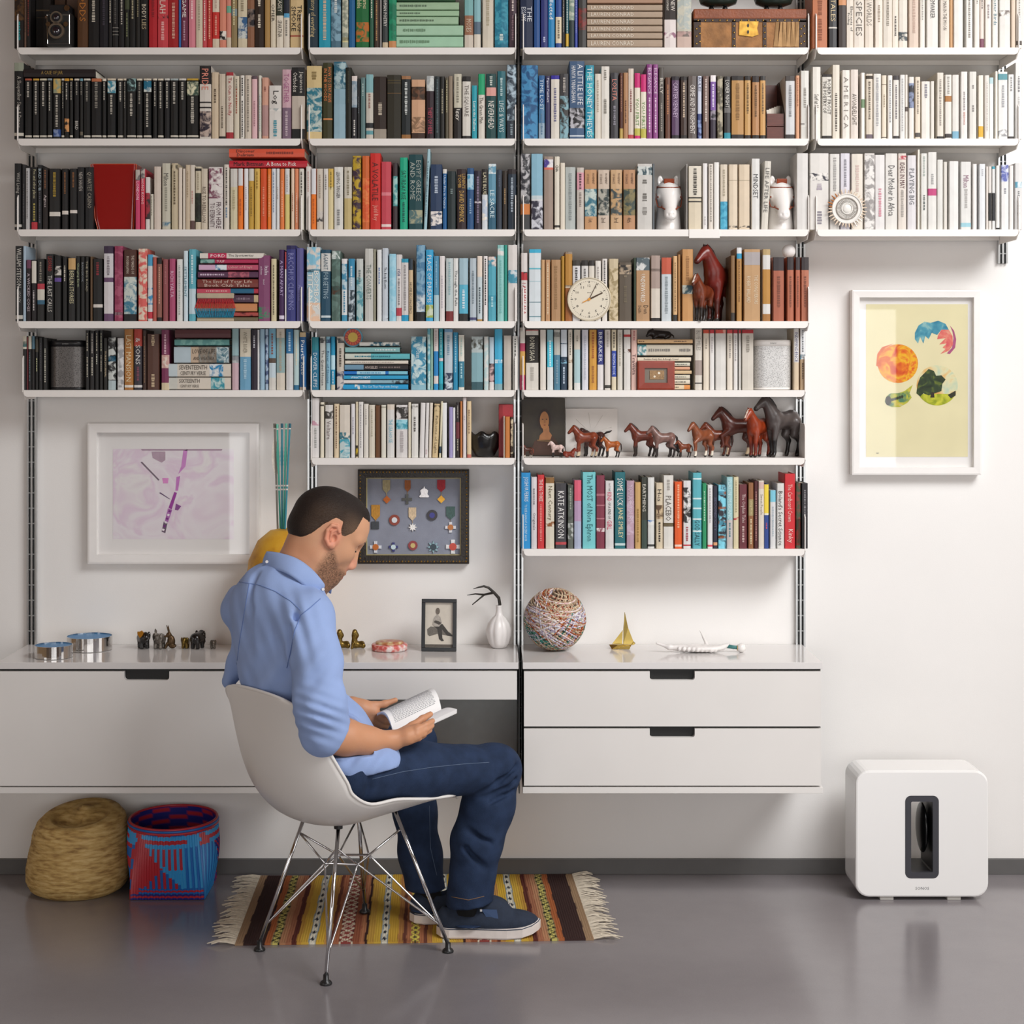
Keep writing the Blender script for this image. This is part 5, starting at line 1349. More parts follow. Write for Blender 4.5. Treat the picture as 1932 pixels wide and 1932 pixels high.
# two brushes stacked bristles together
M_block = mat('pale_wood', 'B5A68E', .6, noise=.12, nscale=20)
def brush(label, y0, y1, y2, bcol, flip):
    d = .215; q = (D_CAM-d)/F_PX; z0 = P(0, y0, d).z; z1 = P(0, y1, d).z; z2 = P(0, y2, d).z; xa, xb = P(371, 0, d).x, P(441, 0, d).x
    t = thing('scrubbing_brush', ((xa+xb)/2, -d, min(z0, z2)), label, 'brush', 'scrubbing brushes stacked bristles together')
    G().box((xa, -d, min(z0, z1)), (xb, -d+.045, max(z0, z1)), .003).go('block', M_block, t); g = G(); rr = random.Random(3)
    for i in range(34):
        for j in range(6):
            fx = (i+.5)/34; xs = xa+.003+(xb-xa-.006)*fx; ys = -d+.004+.037*j/5; sp = (fx-.5)*.02+rr.uniform(-.001, .001)
            g.tube([(xs, ys, z1), (xs+sp, ys-(.003 if j == 0 else 0), z2)], .0011, 4)
    g.go('bristles', mat('bristle_'+bcol, bcol, .5, noise=.25, nscale=150), t, kind='stuff')
brush('wooden brush with red bristles pointing down, upper of two, fourth shelf', 553, 563, 581.5, 'B81E26', False)
brush('wooden brush with teal-blue bristles pointing up, lower of two, fourth shelf', 606.2, 600.5, 582, '1888A8', True)
# loudspeakers
def speaker(cx, wpx, top, label, bodycol, capcol, txt, grille):
    d = .15; q = (D_CAM-d)/F_PX; p = at(cx, 735, d, ROWZ[5]+.0005); hw = wpx/2*q; hd = .056; hz = P(0, top, d).z-p.z
    t = thing('loudspeaker', (p.x, p.y+hd, p.z), label, 'speaker', 'small loudspeakers on the fifth shelf'); cy = p.y+hd-.001
    loft([rloop(p.x, cy, p.z+z, hw-i, hd-i, .034, 7) for z, i in ((0, .004), (.002, .001), (.008, .001))]).go('base', capcol, t, smooth=True)
    loft([rloop(p.x, cy, p.z+z, hw-.0005, hd-.0005, .034, 7) for z in (.008, hz-.02)], False, False).go('grille', grille, t, smooth=True)
    loft([rloop(p.x, cy, p.z+z, hw-i, hd-i, .034, 7) for z, i in ((hz-.02, .0003), (hz-.003, .0003), (hz, .003))]).go('top_cap', capcol, t, smooth=True)
    write('lettering', 'SONOS', (p.x-.002, p.y-.0012, p.z+hz-.011), (1, 0, 0), (0, 0, 1), .019, .0045, txt, t)
def grille_mat(name, c0, c1, metal):
    m = mat(name, c0, .4, metal=metal); nt, b = nodes_of(m); tc = nt.nodes.new('ShaderNodeTexCoord'); wv = nt.nodes.new('ShaderNodeTexVoronoi'); wv.inputs['Scale'].default_value = 330
    nt.links.new(tc.outputs['Object'], wv.inputs['Vector']); r = nt.nodes.new('ShaderNodeValToRGB'); r.color_ramp.elements[0].color = (*lin(c1), 1); r.color_ramp.elements[1].color = (*lin(c0), 1); r.color_ramp.elements[0].position = .25; r.color_ramp.elements[1].position = .4
    nt.links.new(wv.outputs['Distance'], r.inputs[0]); nt.links.new(r.outputs[0], b.inputs['Base Color']); return m
speaker(124.5, 68, 642, 'black cylindrical-cornered loudspeaker among black books, fifth shelf far-left bay', None, M_black, mat('grey_print', 'A8A6A4', .5), grille_mat('dark_grille', '6A6664', '2A2826', .5))
speaker(1460, 71, 641, 'white loudspeaker with silver grille at right end of fifth shelf', None, M_white, mat('dark_print', '3A3A40', .5), grille_mat('silver_grille', 'CFCDCB', '7C7A78', .2))
# clock
p = at(1111.5, 568, .216); p.z = ROWZ[4]+.0685; R = .0685
t = thing('desk_clock', (p.x, p.y+.02, ROWZ[4]+.0005), 'round cream clock with orange second hand before the white books', 'clock')
p.y = -.221; M_cream = mat('cream_plastic', 'DCD2BE', .35)
G().tube([(p.x, p.y+.002, p.z), (p.x, p.y+.04, p.z)], R, 40).tube([(p.x+R*.965*math.cos(2*math.pi*k/40), p.y+.002, p.z+R*.965*math.sin(2*math.pi*k/40)) for k in range(40)], .0024, 8, closed=True).go('case', mat('clock_case', 'C8BCA4', .35), t, smooth=False)
G().disc((p.x, p.y+.001, p.z), R*.93, .001, 40).go('dial', M_cream, t)
M_num = mat('black_print', '2A2622', .6)
for k in range(12):
    a = math.pi/2-2*math.pi*k/12; ca, sa = math.cos(a), math.sin(a)
    G().poly([(p.x+r_*R*ca+w_*sa*.0011, p.z+r_*R*sa-w_*ca*.0011) for r_, w_ in ((.74, -1), (.84, -1), (.84, 1), (.74, 1))], p.y+.0002, p.y+.0009).go('hour_mark', M_num, t)
    write('numeral', str(k or 12), (p.x+.62*R*ca, p.y+.0005, p.z+.62*R*sa), (1, 0, 0), (0, 0, 1), .009, .0075, M_num, t)
g = G()
for k in range(60):
    if k % 5: a = 2*math.pi*k/60; g.poly([(p.x+r_*R*math.cos(a+w_), p.z+r_*R*math.sin(a+w_)) for r_, w_ in ((.8, -.006), (.84, -.006), (.84, .006), (.8, .006))], p.y+.0003, p.y+.0009)
g.go('minute_marks', M_num, t, kind='stuff')
write('lettering', 'BRAUN', (p.x, p.y+.0005, p.z+.3*R), (1, 0, 0), (0, 0, 1), .011, .003, M_num, t)
def hand(nm, ang, l0, l1, wd, m_, yy):
    a = math.radians(90-ang); ca, sa = math.cos(a), math.sin(a)
    return G().poly([(p.x+r_*R*ca+w_*sa, p.z+r_*R*sa-w_*ca) for r_, w_ in ((l0, -wd), (l1, -wd*.7), (l1, wd*.7), (l0, wd))], yy, yy+.0006).go(nm, m_, t)
M_hand = mat('bronze_hand', '4A3626', .4, metal=.4)
hand('hour_hand', 64, 0, .68, .0026, M_hand, p.y-.0008); hand('minute_hand', 26, 0, .8, .0011, M_hand, p.y-.0016); M_or = mat('orange_hand', 'D8922C', .4)
hand('second_hand', 244, 0, .34, .0018, M_or, p.y-.0024); G().disc((p.x, p.y-.003, p.z), .0045, .003, 14).go('hub', M_or, t)
# white ball on the red-brown books, painted disc, sunburst, carved animal, red frame, bowl, slipcase
p = at(1488, 473, .15); zt = P(0, 485, .214).z+.001; t = G().ball((p.x, p.y, zt+.0215), .0215, 24, 16).go('ball', mat('white_ball', 'E2DEDC', .5, bump=.1), loc=(p.x, p.y, zt), smooth=True); put(t, 'small white ball resting on the red-brown books, fourth shelf', 'ball')
p = at(666, 633, .135); zt = P(0, 655, .15).z; R = .0305; cz = zt+R+.001
t = thing('painted_disc', (p.x, p.y, zt), 'round painted disc with yellow centre and red rays, atop blue books', 'toy'); cy = -.135
def dsc(nm, r_, y0, col): return G().disc((p.x, y0, cz), r_, .004, 28).go(nm, mat('paint_'+col, col, .35), t)
G().tube([(p.x, cy, cz), (p.x, cy+.02, cz)], R, 28).go('rim', mat('paint_5aa0b8', '5AA0B8', .4, noise=.2, nscale=60), t); dsc('red_ring', R*.86, cy-.003, 'B83020'); dsc('centre', R*.5, cy-.006, 'D8B43C')
for k in range(16):
    a = 2*math.pi*k/16; G().poly([(p.x+r_*R*math.cos(a+w_), cz+r_*R*math.sin(a+w_)) for r_, w_ in ((.52, -.08), (.8, -.06), (.8, .06), (.52, .08))], cy-.0045, cy-.003).go('ray', mat('paint_e0682c', 'E0682C', .4), t)
p = at(1597.5, 397, .222); t = thing('sunburst_ornament', (p.x, -.228, ROWZ[3]), 'round white shell sunburst with pearly spikes against the white books', 'ornament')
cz = ROWZ[3]+.0645; cy = -.2265; M_shell = mat('white_shell', 'E2DED8', .3, noise=.06, nscale=50); M_pearl = mat('pearl_shell', 'E0CDB8', .2, noise=.15, nscale=60, coat=.4); M_rus2 = mat('rust_shell', 'B87848', .3, noise=.2, nscale=60)
G().tube([(p.x, cy, cz), (p.x, cy+.006, cz)], .047, 36).go('plate', M_shell, t)
for r_, th in ((.0455, .002), (.033, .0022), (.0165, .0018)): G().tube([(p.x+r_*math.cos(2*math.pi*k/36), cy-.001, cz+r_*math.sin(2*math.pi*k/36)) for k in range(36)], th, 6, closed=True).go('ring', M_shell if r_ != .033 else mat('grey_shell', '9C948C', .4), t)
G().ball((p.x, cy, cz), .014, 18, 8, (1, .3, 1)).go('centre', M_shell, t, smooth=True)
for k in range(40): a = 2*math.pi*k/40; G().tube([(p.x+.019*math.cos(a), cy-.001, cz+.019*math.sin(a)), (p.x+.0305*math.cos(a), cy-.001, cz+.0305*math.sin(a))], .0008, 4).go('groove_ridge', MATS['grey_shell'], t)
for k in range(34):
    a = 2*math.pi*(k+.3*random.random())/34; l = random.uniform(.057, .064); G().tube([(p.x+.046*math.cos(a), cy+.001, cz+.046*math.sin(a)), (p.x+l*math.cos(a), cy-.002, cz+l*math.sin(a))], [.0032, .0014], 6).go('spike', M_rus2 if 11 < k < 17 else M_pearl, t)
zt = P(0, 640, .15).z+.0008; p = at(1246, 640, .13); t = thing('carved_animal', (p.x, p.y, zt), 'dark carved animal lying on the cream book pile, fifth shelf', 'figurine'); q = 1/598.
S_ = Sdf((p.x-.05, p.y-.03, zt), (p.x+.05, p.y+.03, zt+.04), .0016); X = lambda a, b_, c: (p.x+a*q, p.y+b_*q, zt+c*q)
S_.cap(X(-10, 0, 9), X(14, 0, 8), 8*q, 7*q, k=.008).ell(X(-18, -2, 12), (7*q, 6*q, 6.5*q), k=.005).cap(X(-21, -4, 11), X(-26, -6, 6), 4*q, 2.5*q, k=.004)
for a, b_ in ((-8, 6), (-8, -7), (14, 6), (14, -7)): S_.cap(X(a, b_, 6), X(a-5, b_, 2), 3.4*q, 2.4*q, k=.004)
for b_ in (-5, 4): S_.ell(X(-15, b_, 17), (2*q, 1.4*q, 3.5*q), k=.003)
S_.cut((0, 0, zt), (0, 0, -1)); v, f = S_.mesh(); mk('body', v, f, mat('dark_carved_wood', '1F1815', .35, noise=.2, nscale=60), t, True); G().tube([X(20, 0, 9), X(25, 2, 6), X(26, 4, 2)], [.003, .002, .001], 6).go('tail', MATS['dark_carved_wood'], t)
def frame_box(name, x0, x1, z0, z1, y, dep, bw, m_, parent, nm='frame', bev=.001):
    """picture frame of four mitred bars as one moulding"""
    g = G(); o = [(x0, z0), (x1, z0), (x1, z1), (x0, z1)]; i = [(x0+bw, z0+bw), (x1-bw, z0+bw), (x1-bw, z1-bw), (x0+bw, z1-bw)]
    v = [(a, y+.0015, b_) for a, b_ in o]+[(a+.0 , y, b_) for a, b_ in [(x0+bw*.2, z0+bw*.2), (x1-bw*.2, z0+bw*.2), (x1-bw*.2, z1-bw*.2), (x0+bw*.2, z1-bw*.2)]]+[(a, y+.001, b_) for a, b_ in i]+[(a, y+dep, b_) for a, b_ in i]+[(a, y+dep, b_) for a, b_ in o]
    f = []
    for r_ in range(5):
        for k in range(4): f.append((r_*4+k, r_*4+(k+1) % 4, ((r_+1) % 5)*4+(k+1) % 4, ((r_+1) % 5)*4+k))
    return g.add(v, [q_[::-1] for q_ in f]).go(nm, m_, parent)
d = .163; a = P(1203, 735, d); b_ = P(1273, 681, d); a.z = ROWZ[5]+.0006
t = thing('small_red_frame', ((a.x+b_.x)/2, -d, a.z), 'small red-brown frame with tiny tan picture before the cream pile', 'picture frame')
frame_box('', a.x, b_.x, a.z, b_.z, -d, .014, .0225, mat('red_lacquer', '8C3320', .3, noise=.12, nscale=40), t)
w_ = b_.x-a.x; h_ = b_.z-a.z; G().box((a.x+.015, -d+.006, a.z+.015), (b_.x-.015, -d+.008, b_.z-.015)).go('mat_board', mat('grey_mat_board', '7C7268', .8), t)
G().box((a.x+w_*.33, -d+.0045, a.z+h_*.36), (b_.x-w_*.33+.006, -d+.0062, b_.z-h_*.33)).go('picture', mat('tan_picture', '9A7A56', .7, noise=.3, nscale=300), t)
for fx, fz, r_ in ((.46, .46, .0035), (.58, .58, .004)): G().disc((a.x+w_*fx, -d+.0038, a.z+h_*fz), r_, .001, 12).go('pale_figure', mat('ivory', 'E4D8C4', .5), t)
p = at(915, 863, .09, ROWZ[6]+.0005); t = thing('ruffled_bowl', p, 'black bowl with wavy ruffled rim on the sixth shelf beside red case', 'bowl'); n = 48; loops = []
for r_, z, am in ((.022, 0, 0), (.03, .004, 0), (.045, .03, .2), (.05, .06, 1), (.052, .075, 1), (.0485, .075, 1), (.042, .04, .3), (.02, .01, 0)):
    loops.append([(p.x+r_*math.cos(2*math.pi*k/n), p.y+r_*.95*math.sin(2*math.pi*k/n), p.z+z+am*.0055*math.cos(7*2*math.pi*k/n)) for k in range(n)])
loft(loops).go('shell', mat('black_glaze', '0E0D0D', .3, coat=.3), t, smooth=True)
d = .12; a = P(941, 863, d); b_ = P(968, 763, d); t = thing('slipcase', ((a.x+b_.x)/2, -d, ROWZ[6]), 'upright red slipcase behind the orange-brown book, end of sixth shelf', 'box')
G().box((a.x, -d, ROWZ[6]+.0005), (b_.x, -.03, b_.z), .0015).go('case', mat('red_cloth', '8E1620', .5, noise=.12, nscale=200), t); G().box((a.x+.012, -d-.0006, ROWZ[6]+.004), (b_.x-.001, -d+.001, b_.z-.002)).go('front_board', mat('red_board', 'A01C28', .4, noise=.08, nscale=200), t)
# portrait canvas and embossed paper
d = .05; a = P(984, 862, d); b_ = P(1066, 751, d); a.z = ROWZ[6]+.0006; w_ = b_.x-a.x; h_ = b_.z-a.z
t = thing('portrait_painting', ((a.x+b_.x)/2, -d, a.z), 'small dark unframed portrait painting of a woman behind toy horses', 'painting')
G().box((a.x, -d, a.z), (b_.x, -d+.02, b_.z), .002).go('canvas', ramp_mat('dark_canvas', [(.3, '241C16'), (.7, '3E3628')], 14, rough=.5, bump=.1), t)
def blob(nm, pts, y, col, noise=.12):
    return G().poly([(a.x+w_*u, a.z+h_*v) for u, v in pts], y, y+.0006).go(nm, mat('oil_'+col, col, .5, noise=noise, nscale=60), t)
oval = lambda cx, cy, rx, ry, n=20: [(cx+rx*math.cos(2*math.pi*k/n), cy+ry*math.sin(2*math.pi*k/n)) for k in range(n)]
blob('dress', [(.18, .02), (.88, .02), (.84, .22), (.72, .34), (.62, .3), (.5, .26), (.4, .3), (.3, .26)], -d-.0012, '43281C')
blob('neckline', [(.4, .28), (.66, .28), (.7, .36), (.64, .42), (.63, .52), (.48, .52), (.5, .42), (.42, .36)], -d-.0018, '9C6840')
blob('hair', oval(.53, .62, .155, .2), -d-.0013, '2A1810'); blob('face', oval(.525, .615, .105, .155), -d-.0024, 'A87040')
for u in (.485, .575): blob('eye', oval(u, .635, .02, .008, 10), -d-.0032, '2A1A14')
blob('mouth', oval(.53, .535, .026, .008, 10), -d-.0032, '7C3A2A'); blob('nose', [(.535, .64), (.55, .575), (.52, .575)], -d-.0032, '8E5C36'); blob('bodice_trim', [(.36, .26), (.72, .24), (.72, .265), (.36, .285)], -d-.003, '6C5030')
d = .03; a = P(1067, 862, d); b_ = P(1165, 771, d); t = thing('embossed_paper', ((a.x+b_.x)/2, -d, ROWZ[6]), 'white embossed paper panel leaning behind chestnut toy horse', 'paper'); w_ = b_.x-a.x; h_ = b_.z-a.z
M_pap = mat('white_paper', 'E6E0DA', .8); G().box((a.x, -d, ROWZ[6]+.0005), (b_.x, -d+.002, b_.z)).go('sheet', M_pap, t)
for k in range(9): A = 2*math.pi*k/9+.3; G().tube([(a.x+w_*(.5+.12*math.cos(A)), -d, b_.z-h_*(.5-.12*math.sin(A))), (a.x+w_*(.5+.4*math.cos(A)), -d, b_.z-h_*(.5-.42*math.sin(A)))], [.001, .0022], 6).go('embossed_ridge', M_pap, t)
# ---------------------------------------------------------------- framed pictures on the wall
def pane_mat():
    if 'picture_glass' in MATS: return MATS['picture_glass']
    m = bpy.data.materials.new('picture_glass'); MATS['picture_glass'] = m; m.use_nodes = True; nt = m.node_tree; nt.nodes.clear()
    o = nt.nodes.new('ShaderNodeOutputMaterial'); mx = nt.nodes.new('ShaderNodeMixShader'); t = nt.nodes.new('ShaderNodeBsdfTransparent'); g = nt.nodes.new('ShaderNodeBsdfGlossy'); f = nt.nodes.new('ShaderNodeLayerWeight')
    p5 = nt.nodes.new('ShaderNodeMath'); p5.operation = 'POWER'; p5.inputs[1].default_value = 5; ma = nt.nodes.new('ShaderNodeMath'); ma.operation = 'MULTIPLY_ADD'; ma.inputs[1].default_value = .9; ma.inputs[2].default_value = .045
    g.inputs['Roughness'].default_value = .02; nt.links.new(f.outputs['Facing'], p5.inputs[0]); nt.links.new(p5.outputs[0], ma.inputs[0])
    nt.links.new(ma.outputs[0], mx.inputs[0]); nt.links.new(t.outputs[0], mx.inputs[1]); nt.links.new(g.outputs[0], mx.inputs[2]); nt.links.new(mx.outputs[0], o.inputs[0]); return m
M_glass = pane_mat(); M_mat = mat('white_mat_board', 'EDEAE8', .8); M_wfr = mat('white_frame_wood', 'ECE8E5', .4, noise=.02, nscale=20)
def flat(parent, d, nm, pts, col, lift=0, m=None):
    """flat printed shape on a picture, outline given on the picture plane d metres from the wall"""
    w_ = [P(a, b_, d) for a, b_ in pts]; area = sum(w_[i].x*w_[(i+1) % len(w_)].z-w_[(i+1) % len(w_)].x*w_[i].z for i in range(len(w_)))
    if area < 0: w_ = w_[::-1]
    return mk(nm, [(q.x, -d-lift, q.z) for q in w_], [tuple(range(len(w_)))], m or mat('print_'+col, col, .7, noise=.1, nscale=60), parent)
def circ(cx, cy, rx, ry=None, a0=0, a1=360, n=28): return [(cx+rx*math.cos(math.radians(a0+(a1-a0)*k/n)), cy-(ry or rx)*math.sin(math.radians(a0+(a1-a0)*k/n))) for k in range(n+(a1-a0 < 360))]
d = .034; a, b_ = P(165, 1064, d), P(488, 799, d)
t = thing('picture_frame', ((a.x+b_.x)/2, -d, a.z), 'large white frame with pale pink and purple map print, left of the man', 'picture frame')
frame_box('', a.x, b_.x, a.z, b_.z, -d, d-.001, .0295, M_wfr, t)
G().box((a.x+.02, -.0135, a.z+.02), (b_.x-.02, -.002, b_.z-.02)).go('mat_board', M_mat, t); dp = .0138
flat(t, dp, 'map_print', [(213, 1017), (441, 1017), (441, 847), (213, 847)], '', .0002, ramp_mat('pink_map', [(.3, 'E6D8E2'), (.45, 'ECE6EA'), (.53, 'E4D0E0'), (.6, 'ECE8E8'), (.72, 'DCCAD6')], 7, distort=1.2, detail=7))
for pts, col in (([(329, 928), (334, 930), (324, 961), (318, 958)], '9C3C9C'), ([(317, 959), (325, 962), (317, 986), (311, 983)], 'B06CB4'), ([(309, 984), (316, 987), (312, 1006), (305, 1003)], '6C5A70'), ([(332, 950), (342, 955), (336, 963), (330, 962)], '8C4C94'), ([(306, 902), (318, 902), (317, 912), (308, 912)], 'E090CC'), ([(286, 852), (312, 852), (312, 868), (305, 873), (288, 864)], 'B8A0B0'), ([(266, 847.5), (420, 847.5), (418, 850), (268, 850)], 'A88CA0'), ([(265, 872), (268, 871), (301, 905), (299, 907)], '7C6C7C'), ([(300, 930), (303, 929), (322, 942), (318, 941)], '6C5478'), ([(336, 895), (350, 880), (354, 848), (346, 850), (342, 880)], 'D08CCC'), ([(333, 900), (340, 898), (336, 926), (331, 926)], 'C87CC4')): flat(t, dp, 'map_marking', pts, col, .0006)
for k in range(6): flat(t, dp, 'runway_block', [(319-k*2.4, 962+k*7), (323-k*2.4, 963.5+k*7), (321.4-k*2.4, 967+k*7), (317.4-k*2.4, 965.5+k*7)], 'F0E8EE' if k % 2 else '7C2C84', .0009)
G().box((a.x+.022, -.0205, a.z+.022), (b_.x-.022, -.0195, b_.z-.022)).go('glass', M_glass, t)
d = .042; a, b_ = P(1608, 896, d), P(1852, 547, d)
t = thing('picture_frame', ((a.x+b_.x)/2, -d, a.z), 'white framed cream print of four watercolour circles on right wall', 'picture frame')
frame_box('', a.x, b_.x, a.z, b_.z, -d, d-.001, .024, M_wfr, t)
G().box((a.x+.018, -.0215, a.z+.018), (b_.x-.018, -.002, b_.z-.018)).go('mat_board', M_mat, t); dp = .022
flat(t, dp, 'print_paper', [(1634, 862), (1826, 862), (1826, 574), (1634, 574)], '', .0002, mat('cream_print_paper', 'E2D9B0', .8, noise=.03, nscale=12))
wc = lambda nm, st, sc_=18, ds=1.2: ramp_mat(nm, st, sc_, distort=ds, detail=5, rough=.8)
flat(t, dp, 'orange_circle', circ(1694, 686, 38, 36.5), '', .0006, wc('watercolour_orange', [(.3, 'C8341C'), (.43, 'E0761E'), (.52, 'E8B424'), (.62, 'DE6A22'), (.75, 'E6C03C')], 22))
flat(t, dp, 'red_stroke', [(1653, 690), (1655, 668), (1664, 655), (1686, 648), (1670, 657), (1660, 672), (1657, 692)], 'D8662A', .0005)
flat(t, dp, 'teal_wash', [(1726, 640), (1726, 628), (1733, 614), (1744, 607), (1756, 609), (1770, 605), (1784, 611), (1790, 622), (1776, 622), (1768, 632), (1758, 628), (1752, 640), (1746, 634), (1742, 648), (1736, 636), (1732, 648)], '', .0006, wc('watercolour_teal', [(.35, '2F7C98'), (.55, '4C98AC'), (.7, '8CB8B8')], 26))
flat(t, dp, 'pink_wash', [(1776, 622), (1790, 622), (1797, 634), (1798, 650), (1790, 662), (1774, 668), (1784, 658), (1778, 656), (1786, 648), (1772, 650), (1784, 638), (1768, 640), (1770, 632)], '', .0007, wc('watercolour_pink', [(.35, 'C83458'), (.55, 'DC7468'), (.7, 'E0A088')], 26))
flat(t, dp, 'purple_stroke', [(1792, 614), (1800, 624), (1804, 640), (1802, 656), (1792, 668), (1786, 667), (1796, 656), (1799, 638), (1797, 626)], 'A8507C', .0006)
flat(t, dp, 'landscape_circle', circ(1768, 727, 39, 38), '', .0004, wc('watercolour_sky', [(.35, 'A8C8B8'), (.5, 'DCD6AC'), (.62, 'E0B068'), (.7, 'E08A3A')], 12))
flat(t, dp, 'meadow', circ(1768, 727, 39, 38, 205, 335, 20), '', .0007, wc('watercolour_meadow', [(.35, '8C9A1C'), (.6, 'C8C83C')], 26))
flat(t, dp, 'hill', [(1788, 745), (1803, 737), (1803, 746), (1794, 752)], '23241A', .0009)
flat(t, dp, 'tree_crown', [(1729, 742), (1731, 726), (1736, 712), (1744, 704), (1752, 696), (1762, 700), (1766, 709), (1776, 708), (1784, 716), (1778, 724), (1776, 738), (1764, 742), (1752, 746), (1742, 742), (1736, 748)], '', .001, wc('watercolour_tree', [(.35, '1C2A1C'), (.55, '30442A'), (.7, '6C7A2C')], 40))
flat(t, dp, 'trunk', [(1757, 740), (1762, 740), (1763, 750), (1755, 750)], '2A1E16', .0012)
flat(t, dp, 'small_landscape', [(1669, 758), (1672, 748), (1680, 742), (1694, 742), (1706, 738), (1722, 726), (1716, 742), (1720, 750), (1712, 760), (1698, 768), (1682, 768), (1674, 764)], '', .0006, wc('watercolour_small', [(.35, '4C7A5C'), (.48, 'B0B43C'), (.6, 'D0B848'), (.7, '9CC0A8')], 30))
flat(t, dp, 'small_bush', circ(1676, 756, 6, 9, n=14), '231F1A', .0009)
for k in range(5): flat(t, dp, 'small_bush', circ(1684+k*4.5, 754-k*1.4, 2.6, 3, n=10), '2A3420', .0009)
flat(t, dp, 'edition_mark', [(1653, 854), (1658, 854), (1658, 856), (1653, 856)], '8C8468', .0006)
G().box((a.x+.02, -.0305, a.z+.02), (b_.x-.02, -.0295, b_.z-.02)).go('glass', M_glass, t)
# medals in an ornate frame
d = .034; a, b_ = P(675, 1064, d), P(885, 886, d)
t = thing('medals_frame', ((a.x+b_.x)/2, -d, a.z), 'ornate black and gold frame of pinned medals on grey cloth, behind man\'s face', 'picture frame')
frame_box('', a.x, b_.x, a.z, b_.z, -d, d-.001, .0265, mat('black_gilt_moulding', '241C14', .4, noise=.3, nscale=80, bump=.3, bscale=160), t)
G().box((a.x+.02, -.016, a.z+.02), (b_.x-.02, -.002, b_.z-.02)).go('cloth_board', mat('grey_cloth', '8C909E', .9, noise=.06, nscale=30, bump=.2, bscale=700), t)
g = G()
for k in range(34):
    for zz in (a.z+.008, b_.z-.008): g.ball((a.x+.01+(b_.x-a.x-.02)*k/33, -d-.0005, zz), .0034 if k % 2 else .0022, 7, 5)
for k in range(1, 28):
    for xx in (a.x+.008, b_.x-.008): g.ball((xx, -d-.0005, a.z+.008+(b_.z-a.z-.016)*k/28), .0034 if k % 2 else .0022, 7, 5)
g.go('gilt_beading', mat('old_gilt', '8A6A34', .35, metal=.8, noise=.35, nscale=90), t, kind='stuff')
frame_box('', a.x+.0265, b_.x-.0265, a.z+.0265, b_.z-.0265, -.024, .008, .003, mat('pale_gilt', 'B5A878', .4, metal=.4), t, 'inner_slip')
mp = lambda u, v: P(660+u/8.05, 870+v/8.05, .02)
def medal(u, v, shape, col, size, ribbon=None, col2=None, metal=.5):
    c = mp(u, v); R = size/8.05/585; y = -.0205; m1 = mat('enamel_'+col, col, .3, metal=metal if not col2 else 0, noise=.15, nscale=200)
    g = G()
    if shape == 'disc': g.disc((c.x, y, c.z), R, .004, 24)
    elif shape == 'diamond': g.poly([(c.x+R*math.cos(k*math.pi/4)*(1 if k % 2 == 0 else .72), c.z+R*math.sin(k*math.pi/4)*(1 if k % 2 == 0 else .72)) for k in range(8)], y, y+.004)
    elif shape == 'cross':
        pts = []
        for k in range(4):
            A = math.pi/2*k
            for da, r_ in ((-.28, 1), (.28, 1), (.785, .34)): pts.append((c.x+R*r_*math.cos(A+da), c.z+R*r_*math.sin(A+da)))
        g.poly(pts, y, y+.004)
    elif shape == 'star': g.poly([(c.x+R*(1 if k % 2 == 0 else .5)*math.cos(k*math.pi/8), c.z+R*(1 if k % 2 == 0 else .5)*math.sin(k*math.pi/8)) for k in range(16)], y, y+.004)
    elif shape == 'square': g.box((c.x-R, y, c.z-R), (c.x+R, y+.004, c.z+R), .0006)
    elif shape == 'lyre': g.poly([(c.x+R*p_[0], c.z+R*p_[1]) for p_ in ((-.8, -1), (.8, -1), (.95, -.8), (.6, -.4), (.75, .3), (.4, .6), (.12, .7), (0, 1.15), (-.12, .7), (-.4, .6), (-.75, .3), (-.6, -.4), (-.95, -.8))], y, y+.004)
    o = g.go('medal', m1, t)
    if col2: G().disc((c.x, y-.0012, c.z), R*.52, .0014, 18).go('centre', mat('enamel_'+col2, col2, .3), o)
    if ribbon:
        ru, rv0, rv1, wd, rc = ribbon; p0, p1 = mp(ru, rv0), mp(ru, rv1); w_ = wd/8.05/585; h_ = p0.z-p1.z
        G().poly([(p0.x-w_, p0.z), (p0.x-w_, p1.z+h_*.3), (p0.x, p1.z), (p0.x+w_, p1.z+h_*.3), (p0.x+w_, p0.z)][::-1], -.0195, -.0175).go('ribbon', mat('ribbon_'+rc, rc, .8, noise=.25, nscale=120, stretch=(6, 1, 1)), o)
        G().tube([(p1.x, -.019, p1.z), (c.x, -.019, c.z+R*.8)], .0007, 5).go('ring', M_brass, o)
medal(562, 585, 'diamond', 'C0682C', 60, (555, 285, 490, 58, 'A89C78')); medal(870, 580, 'cross', '4C4C48', 78, (878, 290, 470, 45, '9A5C34')); medal(1130, 470, 'lyre', 'D8D4D4', 80)
medal(1388, 580, 'diamond', 'C8922C', 60, (1388, 285, 470, 62, 'A8303A')); medal(385, 975, 'square', '4C5054', 58, (392, 665, 900, 66, 'C08A38')); medal(678, 895, 'disc', '8C3A28', 82, None, 'D8DCE0', 0)
medal(955, 1005, 'star', 'D8D4D0', 68, (950, 705, 905, 58, 'D8C0A0')); medal(1250, 822, 'disc', '241C24', 82, None, '2C2C84', 0); medal(1530, 1005, 'cross', 'D8D8DC', 84, (1530, 690, 890, 68, '4C6460'), 'B86C28')
medal(392, 1305, 'cross', 'D8DCE4', 92, None, 'C06A24'); medal(662, 1305, 'cross', '2A2C70', 72, None, 'C8DCE0'); medal(958, 1282, 'disc', '8C2A2C', 72, None, 'C8B06C'); medal(1268, 1305, 'star', '8CB0B8', 96, None, '1C3440'); medal(1566, 1300, 'cross', 'E0E0E0', 110, None, 'C03C28')

